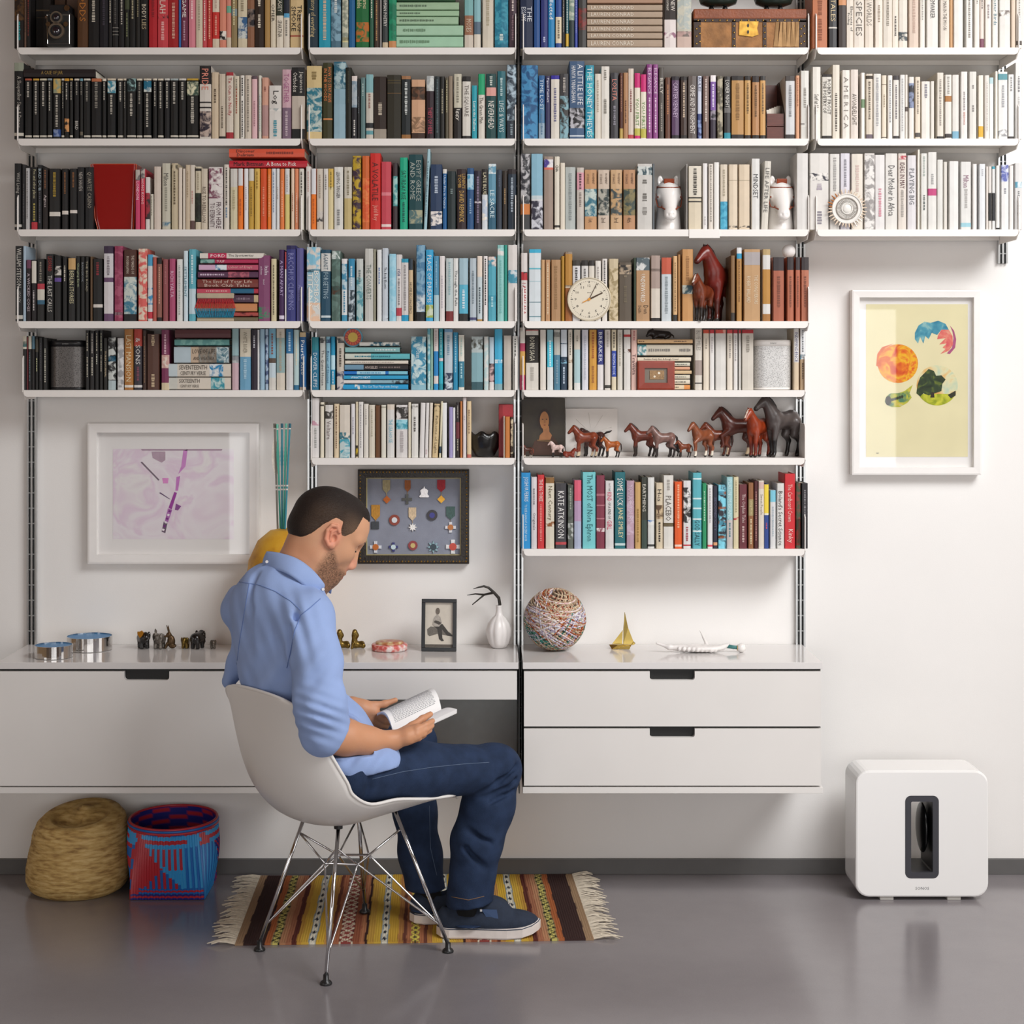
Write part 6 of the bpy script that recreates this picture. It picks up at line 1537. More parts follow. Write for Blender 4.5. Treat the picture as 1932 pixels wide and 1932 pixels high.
# ---------------------------------------------------------------- things on the desk
ZD = .7455
M_steel = mat('polished_steel', 'D8D6D4', .08, metal=1); M_blue = mat('blue_enamel', '1C7CB8', .4)
for cx, d, r_, h_, lab in ((101.5, .258, .0575, .0385, 'smaller polished steel tin with blue inside, at left front of worktop'), (169, .11, .0715, .0435, 'larger polished steel tin with blue inside, behind the smaller one')):
    p = at(cx, 0, d, ZD); t = thing('steel_tin', p, lab, 'tin', 'steel tins with blue insides')
    G().lathe(p, [(r_-.002, 0), (r_, .001), (r_, h_), (r_-.0016, h_), (r_-.0016, .004)], 48, caps=False).go('wall', M_steel, t, smooth=False)
    G().lathe((p.x, p.y, p.z), [(r_-.0018, .003), (r_-.0018, h_-.004), (r_-.0016, h_-.0035)], 48).go('blue_lining', M_blue, t)
def figure(nm, lab, cx, fy, d, res, fn, m, cat='figurine', grp='small animal figurines on the worktop'):
    p = at(cx, fy, d, ZD); q = (D_CAM-d)/F_PX; t = thing(nm, p, lab, cat, grp); X = lambda a, b_, c: (p.x+a*q, p.y-b_*q, p.z+c*q)
    S_ = Sdf((p.x-30*q, p.y-30*q, p.z), (p.x+30*q, p.y+30*q, p.z+50*q), res*q); fn(S_, X, q); S_.cut((0, 0, p.z), (0, 0, -1)); v, f = S_.mesh(); mk('body', v, f, m, t, True); return t, X, q
def eleph(sc_, trunk='down', yaw=0):
    c, s_ = math.cos(math.radians(yaw)), math.sin(math.radians(yaw))
    def fn(S_, X, q):
        Y = lambda a, b_, z: X((a*c-b_*s_)*sc_, (a*s_+b_*c)*sc_, z*sc_); E = lambda p_, r_, k=.25: S_.ell(Y(*p_), np.array(r_)*sc_*q, k=k*3*q)
        S_.cap(Y(-6, 0, 19), Y(6, 0, 20), 11*sc_*q, 10.5*sc_*q, k=4*q); S_.ell(Y(14, 0, 25), np.array((7, 7, 8))*sc_*q, k=3*q)
        for b_ in (-1, 1):
            for a in (-8, 8): S_.cap(Y(a, 5*b_, 13), Y(a+.5, 5.4*b_, 2), 4.2*sc_*q, 3.8*sc_*q, k=2*q)
            S_.ell(Y(10, 8*b_, 25), np.array((3.2, 3.2, 7.5))*sc_*q, k=1.5*q); S_.cap(Y(18, 3*b_, 21), Y(23, 4*b_, 18), 1.1*sc_*q, .6*sc_*q, k=1*q)
        tr = [(19, 0, 24), (23, 0, 18), (24, 0, 10), (22, 0, 5)] if trunk == 'down' else [(18, 0, 26), (22, 0, 31), (21, 0, 38), (23, 0, 42)]
        S_.chain([Y(*p_) for p_ in tr], [3.6*sc_*q, 2.8*sc_*q, 2.2*sc_*q, 1.7*sc_*q], k=2*q); S_.chain([Y(-17, 0, 22), Y(-19, 0, 14)], [1.4*sc_*q, .9*sc_*q], k=1*q)
    return fn
M_blk = mat('black_polished_stone', '181616', .2, spec=.6); M_pew = mat('pewter', '77716A', .35, metal=.8, noise=.3, nscale=200); M_brz = mat('bronze', '54402A', .4, metal=.7, noise=.3, nscale=180); M_brs = mat('aged_brass', '76602E', .35, metal=.85, noise=.35, nscale=160)
t, X, q = figure('elephant_figurine', 'black elephant figurine with gold heart on its front, left of the group', 270.5, 1223, .085, .8, eleph(.98, 'down', 62), M_blk)
G().poly([(X(a, 0, 0)[0], X(0, 0, c)[2]) for a, c in ((-3, 34), (1, 36), (5, 32), (2, 26), (-2, 22), (-7, 29), (-7, 34))], X(0, 21, 0)[1], X(0, 17, 0)[1]).go('gold_patch', mat('gold_leaf', 'C88A34', .25, metal=1), t)
figure('elephant_figurine', 'pewter elephant figurine with trunk raised, second from the left', 301, 1222, .09, .8, eleph(.92, 'up', 100), M_pew)
def rabbit(S_, X, q):
    S_.ell(X(2, 0, 13), (7.5*q, 6.5*q, 12*q), k=3*q).ell(X(-2, 2, 26), (5*q, 4.6*q, 5.2*q), k=3*q).cap(X(-5, 4, 24), X(-9, 6, 23), 2.6*q, 1.6*q, k=2*q)
    for b_ in (-2, 2): S_.cap(X(-2+b_*.4, b_, 30), X(-5+b_, b_*1.3, 43), 1.7*q, .9*q, k=1.5*q)
    for b_ in (-4, 4): S_.cap(X(-5, b_, 10), X(-8, b_+1, 1.5), 2.4*q, 2*q, k=2*q).ell(X(5, b_, 4), (6*q, 2.6*q, 3.4*q), k=2*q)
    S_.ell(X(9, -2, 5), (2.5*q, 2.5*q, 2.5*q), k=1.5*q)
figure('rabbit_figurine', 'bronze sitting rabbit figurine with upright ears, between two elephants', 321, 1222, .09, .8, rabbit, M_brz)
figure('elephant_figurine', 'small rounded brass elephant figurine, left of the tall black elephant', 350, 1223, .085, .8, eleph(.66, 'down', 95), M_brs)
figure('elephant_figurine', 'tall black elephant figurine with back to the room, right of brass one', 372.5, 1222, .09, .8, eleph(1.0, 'down', -68), M_blk)
figure('elephant_figurine', 'tiny grey elephant figurine nearest the man\'s back', 402, 1222, .09, .7, eleph(.52, 'down', 75), M_pew)
def sphinx(S_, X, q):
    S_.cap(X(-3, 0, 6), X(8, -2, 7), 6*q, 6.5*q, k=3*q).cap(X(-5, 1, 8), X(-5, 1, 20), 6.4*q, 5*q, k=3*q).ell(X(-4.5, 1, 29), (5.2*q, 5*q, 7*q), k=2*q).ell(X(-3.5, 0, 24), (7*q, 5.6*q, 6*q), k=3*q)
    S_.ell(X(-6, 5, 29), (3*q, 2.4*q, 4*q), k=1.5*q)
    for b_ in (-1, 5): S_.cap(X(-7, b_+3, 10), X(-9, b_+4, 1.5), 2.6*q, 2.6*q, k=2*q)
    S_.ell(X(11, 3, 5), (5*q, 3.6*q, 5*q), k=2*q)
figure('sphinx_figurine', 'brass sitting sphinx figurine, right one of the pair, beside pink dish', 674, 1224, .085, .8, sphinx, M_brs, grp='pair of brass sphinx figurines')
figure('sphinx_figurine', 'brass sphinx figurine half hidden behind the man\'s shirt front', 645.5, 1224, .085, .8, sphinx, M_brs, grp='pair of brass sphinx figurines')
p = at(735, 0, .12, ZD); q = 1/594.; t = thing('trinket_dish', p, 'round pink and white lidded trinket dish between sphinx and photo frame', 'dish')
G().lathe(p, [(31*q, 0), (34*q, 1*q), (34*q, 10*q), (32.5*q, 12*q), (20*q, 12.5*q)], 32).go('base', ramp_mat('pink_marbled', [(.4, 'C8504C'), (.52, 'E0A098'), (.62, 'E8DCD8')], 60, rough=.3), t, smooth=True)
G().lathe(p, [(26*q, 12*q), (27*q, 13*q), (26*q, 16*q), (14*q, 17.5*q)], 32).go('lid', ramp_mat('gold_marbled', [(.4, 'A84C30'), (.55, 'C09868'), (.65, 'D8C8A0')], 50, rough=.3), t, smooth=True)
# photo frame
d = .147; q = (D_CAM-d)/F_PX; b0 = at(828, 1229, d, ZD); t = thing('photo_frame', b0, 'small black frame with an old photograph of a seated person, on desk', 'picture frame')
w_, h_ = .0555, .1635; lean = math.radians(5); yw = math.radians(-4)
def PF(x, y, z):
    y2 = y+z*math.sin(lean); z2 = z*math.cos(lean)-y*math.sin(lean); return Vector((b0.x+x*math.cos(yw)-y2*math.sin(yw), b0.y+x*math.sin(yw)+y2*math.cos(yw), b0.z+z2+.0006))
for nm, x0, x1, z0, z1 in (('bottom_bar', -w_, w_, 0, .0115), ('top_bar', -w_, w_, h_-.0115, h_), ('side_bar', -w_, -w_+.0115, .0115, h_-.0115), ('side_bar', w_-.0115, w_, .0115, h_-.0115)):
    G().box((x0, -.007, z0), (x1, .007, z1), .0008).map(lambda p_: PF(*p_)).go(nm, M_black, t)
G().box((-w_+.01, .001, .01), (w_-.01, .003, h_-.01)).map(lambda p_: PF(*p_)).go('photograph', mat('sepia_photo', 'CFC6B8', .5, noise=.06, nscale=40), t)
G().box((-.012, .005, .0), (.012, .0065, .11)).map(lambda p_: PF(p_[0], p_[1]+.055*(1-p_[2]/.11), p_[2])).go('strut', M_black, t)
def photo(nm, pts, col, l=0): mk(nm, [PF(-.045+.09*u, .0004-l, .0125+.139*v) for u, v in pts], [tuple(range(len(pts)))], mat('photo_'+col, col, .5, noise=.2, nscale=200), t)
photo('photo_floor', [(0, 0), (1, 0), (1, .06), (0, .06)], '5C544C'); photo('photo_bench', [(.1, .28), (.16, .24), (.45, .3), (.98, .24), (.9, .32), (.6, .44), (.2, .46), (.08, .4)], '6C665E', .0002)
photo('photo_legs', [(.3, .48), (.62, .52), (.86, .32), (.98, .27), (.96, .24), (.78, .26), (.6, .4), (.62, .2), (.68, .14), (.6, .13), (.5, .18), (.44, .4)], '3C3834', .0003); photo('photo_coat', [(.26, .5), (.32, .66), (.42, .74), (.54, .68), (.6, .54), (.5, .46), (.36, .46)], 'A8A096', .0004)
photo('photo_head', oval(.45, .81, .075, .075, 16), '6C6258', .0005); photo('photo_arm', [(.3, .56), (.5, .5), (.58, .54), (.5, .58), (.36, .6)], '4C4640', .0006)
# gourd vase with antler
p = at(941.5, 0, .075, ZD); q = 1/589.; n = 60; loops = []
for r_, z in ((10, 0), (14, 1), (19, 10), (23, 24), (23.5, 34), (20, 46), (13, 56), (7, 62), (5.5, 70), (5.5, 78), (6.5, 80), (5, 80), (4.6, 72)):
    lb = .09 if 5 < z < 60 else .02; loops.append([(p.x+r_*q*(1+lb*abs(math.sin(4.5*2*math.pi*k/n))-lb*.6)*math.cos(2*math.pi*k/n), p.y+r_*q*(1+lb*abs(math.sin(4.5*2*math.pi*k/n))-lb*.6)*math.sin(2*math.pi*k/n), p.z+z*q) for k in range(n)])
t = thing('gourd_vase', p, 'white ribbed gourd-shaped vase on the desk holding a dark antler', 'vase'); loft(loops).go('body', mat('white_matte_ceramic', 'EAE5E2', .35), t, smooth=True)
A_ = lambda a, b_, dd=0: tuple(P(a, b_, .075+dd)); t = thing('antler', P(943, 1142, .075), 'dark forked antler standing in the white gourd vase', 'antler'); M_ant = mat('dark_antler', '2A251F', .5, noise=.3, nscale=90, bump=.3, bscale=200); g = G()
g.tube([A_(942, 1158), A_(943, 1140), A_(941, 1128), A_(932, 1118, .01), A_(922, 1109, .015), A_(913, 1106, .02), A_(903, 1108, .025), A_(893, 1111, .03)], [.0045, .005, .0052, .0048, .0042, .0036, .0026, .0008], 8)
g.tube([A_(933, 1118, .01), A_(923, 1120, .0), A_(913, 1122, -.005), A_(897, 1120.5, -.01), A_(881, 1123, -.012)], [.0042, .0036, .0034, .0024, .0006], 8); g.tube([A_(914, 1122, -.005), A_(903, 1131, .0), A_(891, 1141, .004)], [.0032, .0024, .0015], 8); g.go('tines', M_ant, t, smooth=True)
# yarn ball: every winding is a strand of its own
p = at(1047, 1167, .118); R = .098; p.z = ZD+R*.985; t = thing('yarn_ball', (p.x, p.y, ZD), 'big ball of multicoloured yarn on the drawer unit', 'yarn ball')
G().ball(p, R*.93, 32, 20).go('core', ramp_mat('yarn_core', [(.35, '5C3A30'), (.5, 'C8B8A4'), (.65, '8C5C48')], 90, rough=.9), t, smooth=True); rr = random.Random(5)
def winding(axis, off, col, r_):
    ax = Vector(axis).normalized(); u = ax.orthogonal().normalized(); w_ = ax.cross(u); rad = math.sqrt(max(.05, 1-off*off))*R; pts = []
    for k in range(44): a_ = 2*math.pi*k/44; wob = 1+.012*math.sin(3*a_+off*40); pts.append(Vector(p)+ax*off*R*.99+(u*math.cos(a_)+w_*math.sin(a_))*rad*wob*.975)
    pts = [Vector((q_.x, q_.y, max(q_.z, ZD+r_))) for q_ in pts]; G().tube(pts, r_, 5, closed=True).go('yarn_strand', ramp_mat('yarn_'+col[0]+col[1], [(.42, col[0]), (.58, col[1])], 160, rough=.9, detail=2), t, smooth=True)
def band(axis, o0, o1, n, cols, r_=.0032):
    for k in range(n): winding((axis[0]+rr.uniform(-.03, .03), axis[1]+rr.uniform(-.03, .03), axis[2]+rr.uniform(-.03, .03)), o0+(o1-o0)*k/max(1, n-1), cols[k % len(cols)], r_)
CR, OR, WH, TE, RD, PK = ('C8B89C', '8C6A54'), ('B8622C', '6C2E20'), ('DCD8DC', '9A8CA8'), ('3C8C80', '24443C'), ('9C4A38', 'D8C8A8'), ('D8B0B0', 'E4DCD4')
band((.15, -.3, .95), .5, .97, 11, [CR, RD, CR, PK]); band((.75, -.35, .9), .3, .62, 7, [OR, OR, RD]); band((-.55, -.4, .85), .35, .8, 8, [RD, CR])
band((.12, -.1, 1), -.02, .42, 10, [WH, WH, PK]); band((-.42, -.1, .9), -.2, .12, 8, [WH, ('E4E0E0', '6C647C')]); band((.62, -.3, .75), -.72, -.4, 8, [TE, TE, ('3C8C80', 'B8A88C')]); band((.6, -.3, .76), -.38, -.14, 6, [OR, WH, RD, WH]); band((.1, -.25, 1), -.92, -.62, 7, [CR, RD]); band((.8, -.5, .2), -.2, .25, 5, [WH, PK]); band((-.7, -.5, .5), -.75, .3, 14, [CR, TE, CR, OR, WH]); band((.5, .1, .8), -.6, .0, 9, [WH, PK, CR])
# brass sailboat
p = at(1172, 1224, .1, ZD); q = 1/592.; t = thing('sailboat_ornament', p, 'small folded brass sailboat ornament on the drawer unit', 'ornament'); M_sb = mat('bright_brass', 'C8AE62', .22, metal=1); B = lambda a, c, dy=0: (p.x+a*q, p.y-dy*q, p.z+c*q)
g = G(); v = [B(-23, 8, 0), B(20, 8, 0), B(-18, 0, 5), B(15, 0, 5), B(-18, 0, -5), B(15, 0, -5), B(-6, 9, 7), B(-6, 9, -7)]
g.add(v, [(0, 2, 3, 1, 6), (1, 5, 4, 0, 7), (0, 4, 2), (3, 5, 1), (2, 4, 5, 3), (0, 6, 1, 7)]); g.go('hull', M_sb, t)
def sheet(nm, pts, th=1.0):
    n = len(pts); v = [B(a, c, dy) for a, c, dy in pts]+[B(a, c, dy-th) for a, c, dy in pts]
    mk(nm, v, [tuple(range(n)), tuple(range(2*n-1, n-1, -1))]+[(i, i+n, (i+1) % n+n, (i+1) % n) for i in range(n)], M_sb, t)
sheet('main_sail', [(7, 69, 0), (13, 40, 2), (25, 9, 5), (4, 9, 1), (4, 38, 0)]); sheet('jib', [(3, 36, 1), (2, 9, 1), (-17, 9, -2)]); sheet('folded_tip', [(23, 15, 6), (27, 11, 3), (22, 7, 2), (18, 9, 6)]); G().tube([B(4, 8), B(6.8, 69)], .0011, 6).go('mast', M_sb, t)
# shell ornament with teal handle
p = at(1310, 1228, .16, ZD); q = 1/598.; t = thing('shell_ornament', p, 'white scalloped shell ornament with teal handle and round white knob', 'ornament'); X = lambda a, b_, c: (p.x+a*q, p.y-b_*q, p.z+c*q)
S_ = Sdf(X(-76, 30, -1), X(72, -34, 42), .0014); S_ = Sdf((p.x-76*q, p.y-30*q, p.z-.002), (p.x+72*q, p.y+34*q, p.z+42*q), .0015)
S_.ell(X(12, 0, 8), (46*q, 21*q, 8*q), k=.006).chain([X(-20, 4, 8), X(-48, 6, 10), X(-71, 4, 17)], [7*q, 4.5*q, 2*q], k=.008).ell(X(16, -2, 17), (38*q, 16*q, 9*q), k=.006, op='sub')
for k in range(9): S_.ell(X(-30+k*8.5, 19-abs(k-4)*1.2, 8-k*.3), (3.4*q, 3*q, 4.4*q), k=.003)
S_.chain([X(26, -18, 10), X(20, -20, 24), X(13, -20, 37)], [3*q, 2.2*q, 1*q], k=.004).cap(X(30, 14, 6), X(62, 0, 12), 4*q, 4*q, k=.006); S_.cut((0, 0, p.z), (0, 0, -1)); v, f = S_.mesh(); mk('shell', v, f, mat('white_bisque', 'E6E1DE', .45, noise=.08, nscale=50, bump=.2, bscale=120), t, True)
G().tube([X(60, 0, 11), X(74, 2, 9), X(84, 3, 8.5)], [.0062, .006, .0055], 12).go('teal_handle', mat('teal_wrap', '3F7A78', .5, noise=.2, nscale=120), t, smooth=True); G().lathe((X(88, 4, 0)[0], X(88, 4, 0)[1], p.z), [(3*q, 0), (7.5*q, 3*q), (8.5*q, 8.5*q), (7*q, 14*q), (3*q, 16.5*q)], 20).go('knob', M_cer, t, smooth=True); G().tube([X(80, 3, 8), X(83.5, 3, 8)], .0085, 14).go('gold_collar', M_brass, t)
# yellow vase of arrows behind the man
p = at(540, 0, .15, ZD); t = thing('yellow_vase', p, 'round mottled yellow vase holding arrows, partly hidden behind man\'s neck', 'vase')
G().lathe(p, [(.07, 0), (.1, .02), (.123, .12), (.127, .21), (.118, .29), (.09, .35), (.05, .383), (.02, .388), (.018, .378), (.04, .35), (.05, .2)], 36, 1, .95).go('body', ramp_mat('mottled_yellow', [(.3, 'B0781C'), (.5, 'D8A02C'), (.7, 'E0B03C')], 16, rough=.5, bump=.15), t, smooth=True)
M_shaft = [mat('shaft_teal', '2F8C9C', .4), mat('shaft_green', '4CB09C', .4), mat('shaft_grey', '8A857C', .5)]
for i, (xa, ya, xb, yb, mi, lab) in enumerate(((518, 799, 525, 1008, 2, 'grey arrow with pale feather vane, leftmost in yellow vase'), (523, 800, 530, 1008, 1, 'green-tipped arrow beside the grey arrow in yellow vase'), (532, 799, 532, 1008, 0, 'blue-teal arrow standing upright in middle of yellow vase'), (540, 799, 534, 1008, 1, 'light green arrow between two blue-teal arrows in yellow vase'), (547, 799, 536, 1008, 0, 'blue-teal arrow leaning furthest right in yellow vase'))):
    dd = .15+.006*(i-2); a, b_ = P(xa, ya, dd), P(xb, yb+28, dd-.004); t = thing('arrow', b_, lab, 'arrow', 'arrows in the yellow vase'); dr = (a-b_)
    L = lambda f_: b_+dr*f_
    G().tube([L(0), L(.965)], .0031, 8).go('shaft', M_shaft[mi], t); G().tube([L(.965), L(1)], .0042, 8).go('nock', mat('nock_'+str(mi), ['155C70', '6CC0A8', '6C665C'][mi], .4), t)
    for f_ in (.955, .5, .47): G().tube([L(f_), L(f_+.012)], .0034, 8).go('white_band', M_pap, t)
    if mi != 0 or i == 2:
        for sg in (-1, 1):
            n = 18; w0 = .011 if mi == 2 else .004; v = []; f = []
            for k in range(n+1): fr = .62+.3*k/n; e = L(fr); ww = w0*math.sin(math.pi*(.1+.85*k/n))*(1+.15*(k % 2)); v += [tuple(e), (e.x+sg*ww, e.y-.002, e.z-.012)]
            for k in range(n): f.append((2*k, 2*k+2, 2*k+3, 2*k+1))
            mk('vane', v, f, mat('feather', 'D8D0C4', .8, noise=.15, nscale=160) if mi == 2 else M_shaft[mi], t)
# ---------------------------------------------------------------- floor things
# straw basket
p = Vector(((146-930)/605., -.172, 0)); n = 168; loops = []; tints = []; prof = [(.122, .0), (.142, .012), (.156, .04), (.158, .075), (.154, .115), (.148, .15), (.143, .185), (.134, .212), (.118, .228), (.095, .232), (.07, .226), (.045, .224), (.02, .228), (.003, .23)]
def lerp_prof(pr, m):
    o = []
    for i in range(len(pr)-1):
        for k in range(m): f_ = k/m; o.append((pr[i][0]+(pr[i+1][0]-pr[i][0])*f_, pr[i][1]+(pr[i+1][1]-pr[i][1])*f_))
    return o+[pr[-1]]
for i, (r_, z) in enumerate(lerp_prof(prof, 8)):
    row = []
    for k in range(n):
        a = 2*math.pi*k/n; rip = .0011*math.sin(i*math.pi*.9)+.0005*math.sin(a*84+i); orn = 0
        if .165 < z < .195 and r_ > .12: orn = .0016 if ((k+int((z-.165)*460)) % 12 < 5) else 0
        if .012 < z < .035: orn = .002 if ((k//7) % 2 == 0 and (k % 7 not in (2, 5))) else 0
        dent = -.012*math.exp(-((r_*math.cos(a)+.05)**2+(r_*math.sin(a))**2)/.0007)-.009*math.exp(-((r_*math.cos(a)-.05)**2+(r_*math.sin(a)+.03)**2)/.0005) if z > .2 else 0
        rr_ = r_+(rip+orn if r_ > .01 else 0); sl = z*.1; row.append((p.x+rr_*1.02*math.cos(a)+sl*.6-.012, p.y+rr_*.97*math.sin(a)+(0 if z < .1 else 0), z*1.04+dent+z*.035*math.cos(a)+z*.1*math.sin(a)+(.0004 if i else 0)))
    loops.append(row)
t = thing('straw_basket', p, 'round natural straw basket turned upside down, on floor at far left', 'basket')
loft(loops).go('woven_body', ramp_mat('straw', [(.3, '8F6C3C'), (.5, 'BE9C5E'), (.7, 'D4B67C')], 26, rough=.75, detail=8, vscale=(1, 1, 5), bump=.25), t, smooth=True)
# woven red and blue basket: square base, round rim; every stitch is modelled
x0, x1, d0, d1 = -1.1176, -.8905, .052, .28; cxx, cyy = (x0+x1)/2, -(d0+d1)/2; NA, NR = 104, 36
def bpt(u, v, out=0):
    """u around (0..1 starting at front-left corner, front, right, back, left), v up"""
    f4 = u*4; k = int(f4) % 4; f_ = f4-int(f4); cs = [(x0, -d1), (x1, -d1), (x1, -d0), (x0, -d0)]; a_, b_ = cs[k], cs[(k+1) % 4]; sx, sy = a_[0]+(b_[0]-a_[0])*f_, a_[1]+(b_[1]-a_[1])*f_
    an = math.radians(-135+360*u); rx, ry = cxx-.002+.135*math.cos(an), cyy+.13*math.sin(an); w_ = min(1, v*1.25)**.75; w_ = w_*w_*(3-2*w_) if w_ < 1 else 1
    x, y = sx+(rx-sx)*w_, sy+(ry-sy)*w_; bul = .008*math.sin(math.pi*v); dx, dy = x-cxx, y-cyy; L = math.hypot(dx, dy) or 1
    return (x+dx/L*(out+bul), y+dy/L*(out+bul), .001+v*.222+.006*v*(dy/.13))
RED, BLU, SKY, NAV = lin('B82C38'), lin('1F66B4'), lin('3C9CD8'), lin('2A2C80')
def weave_col(k, j):
    u, v = (k+.5)/NA, (j+.5)/NR; f4 = u*4; face = int(f4); f_ = f4-face
    if v > .92: return RED if (k//5+j) % 2 else BLU
    if v > .86: return SKY if f_ > .12 else RED
    if v > .8: return RED if (.05 < f_ < .8) else SKY
    if v > .74: return SKY if .2 < f_ else RED
    if face == 0:
        if v < .08: return RED if j % 2 else NAV
        if v < .17: return (RED if j % 2 == 0 else BLU) if f_ > .1 else RED
        if f_ < .2: return RED
        c_ = abs(f_-.45); w_ = abs(v-.45)
        if v > .45 and f_ < .72: return (SKY if k % 2 else RED) if (c_ < w_*.8 or f_ > .55) else (RED if f_ < .45 else SKY)
        if v <= .45 and f_ < .72: return (BLU if k % 2 else RED) if c_ < w_*.95 else (RED if f_ < .45 else SKY)
        return SKY if k % 2 else BLU
    if face == 1: return (SKY if k % 2 else BLU) if f_+v*.6 < .75 else (RED if (k+j) % 3 == 0 else NAV)
    return RED if (k//6+j//5) % 2 else BLU
V, F, T = [], [], []
for j in range(NR):
    for k in range(NA):
        c_ = weave_col(k, j); sk = .35 if k % 2 else -.35; n0 = len(V)
        for (du, dv, o_) in ((0, 0, 0), (.5, 0+sk*.6, .0034), (1, 0, 0), (1, 1, 0), (.5, 1+sk*.6, .0034), (0, 1, 0)): V.append(bpt(((k+du)/NA) % 1, max(0, (j+dv)/NR), o_)); T.append(c_)
        F += [(n0, n0+1, n0+4, n0+5), (n0+1, n0+2, n0+3, n0+4)]
t = thing('woven_basket', (cxx, cyy, 0), 'red and blue woven plastic basket with square base and round rim', 'basket')
mk('weave', V, F, attr_mat('woven_plastic', .35, spec=.5), t, tint=T, kind='stuff')
V, F, T = [], [], []
for j in range(NR+1):
    for k in range(NA): V.append(bpt(k/NA, j/NR, -.003)); T.append(RED if (k//7+j//2) % 3 == 0 else NAV)
F = [(j*NA+k, (j+1)*NA+k, (j+1)*NA+(k+1) % NA, j*NA+(k+1) % NA) for j in range(NR) for k in range(NA)]; F.append(tuple(range(NA))[::-1])
mk('lining', V, F, attr_mat('woven_plastic', .35), t, tint=T); pts = [bpt(k/60, 1.0, 0) for k in range(60)]
for (o_, z_, c_) in ((.001, .002, 'B82C38'), (.0035, -.004, '1F66B4'), (.0035, -.011, 'B82C38')): G().tube([bpt(k/60, 1.0, o_)[:2]+(bpt(k/60, 1, 0)[2]+z_,) for k in range(60)], .0042, 6, closed=True).go('rim_coil', mat('plastic_'+c_, c_, .35), t, smooth=True)
# subwoofer
x0, x1, z0, z1, yf, yb = 1.116, 1.526, .011, .4, -.287, -.129; cx, cz = (x0+x1)/2, (z0+z1)/2
def xz(hx, hz, rc, y, cx_=cx, cz_=cz): return [(a, y, b_) for a, b_, _ in [(q_[0], q_[1], 0) for q_ in rloop(cx_, cz_, 0, hx, hz, rc, 7)]]
sa, sb_ = P(1708, 1657, .287), P(1771, 1501.5, .287); sx, sz, shx, shz = (sa.x+sb_.x)/2, (sa.z+sb_.z)/2, (sb_.x-sa.x)/2, (sb_.z-sa.z)/2; hx, hz = (x1-x0)/2, (z1-z0)/2
t = thing('subwoofer', (cx, -.2, 0), 'white square floor subwoofer with black vertical slot, on floor at right', 'speaker'); M_sub = mat('white_gloss_plastic', 'F0EEEC', .16, spec=.5, coat=.3)
LL = [xz(shx, shz, .018, yf, sx, sz), xz(hx-.006, hz-.006, .036, yf), xz(hx-.0018, hz-.0018, .04, yf+.0018), xz(hx, hz, .042, yf+.006), xz(hx, hz, .042, yb-.006), xz(hx-.006, hz-.006, .036, yb), xz(shx, shz, .018, yb, sx, sz)]
loft(LL, False, False).go('body', M_sub, t, smooth=False)
M_slot = mat('slot_trim', '3A3A40', .4)
loft([xz(shx+.0005, shz+.0005, .018, yf-.0006, sx, sz), xz(shx-.018, shz-.018, .004, yf-.0006, sx, sz), xz(shx-.018, shz-.018, .004, yf+.012, sx, sz)], False, False).go('slot_trim', M_slot, t)
loft([xz(shx-.018, shz-.018, .004, yf+.01, sx, sz), xz(shx-.015, shz-.015, .004, yb, sx, sz)], False, False).go('tunnel', M_black, t)
G().ball((sx+shx*.42, -.2, sz+.008), .1, 28, 14, (.13, .62, .78)).go('driver_cone', mat('black_cone', '101012', .22, spec=.6), t, smooth=True)
G().tube([(sx+shx*.36, -.2+.05*math.cos(2*math.pi*k/30), sz+.008+.066*math.sin(2*math.pi*k/30)) for k in range(30)], .0035, 6, closed=True).go('surround', M_black, t, smooth=True)
for px_ in (1675, 1802): c_ = P(px_, 1690, .28); G().box((c_.x-.024, -.28, 0), (c_.x+.018, -.14, .012), .002).go('foot', mat('grey_rubber', 'B8B4AE', .6), t)
c_ = P(1740, 1676, .287); write('lettering', 'SONOS', (c_.x, yf-.0005, c_.z), (1, 0, 0), (0, 0, 1), .042, .0095, mat('grey_print2', '6A6A6E', .5), t)
# rug
FL, FR, BL, BR = (np.array((-.7315, -.70)), np.array((.289, -.655)), np.array((-.749, -.04)), np.array((.256, -.02)))
def rug_pt(u, v, z): q_ = (FL*(1-u)+FR*u)*(1-v)+(BL*(1-u)+BR*u)*v; return (q_[0], q_[1], z)
ST = [(0, '9C8064'), (.022, '3E2D2B'), (.083, 'A8623C'), (.1, '*zig'), (.124, 'B08060'), (.14, 'A06A50'), (.156, '5C302A'), (.17, 'B88C40'), (.182, 'C8A244'), (.203, '*dia'), (.224, 'CCA43C'), (.248, 'B8884A'), (.262, '6A3C30'), (.272, 'A06448'), (.288, '*red'), (.325, '8C523C'), (.345, 'A87050'), (.358, '3C2624'), (.366, 'BC9444'), (.385, 'C8A444'), (.404, '*dia'), (.424, 'C8A040'), (.452, 'B07C48'), (.466, '6C4034'), (.476, 'A86C4C'), (.488, '*yel'), (.512, 'A06848')]
NU, NV = 420, 74
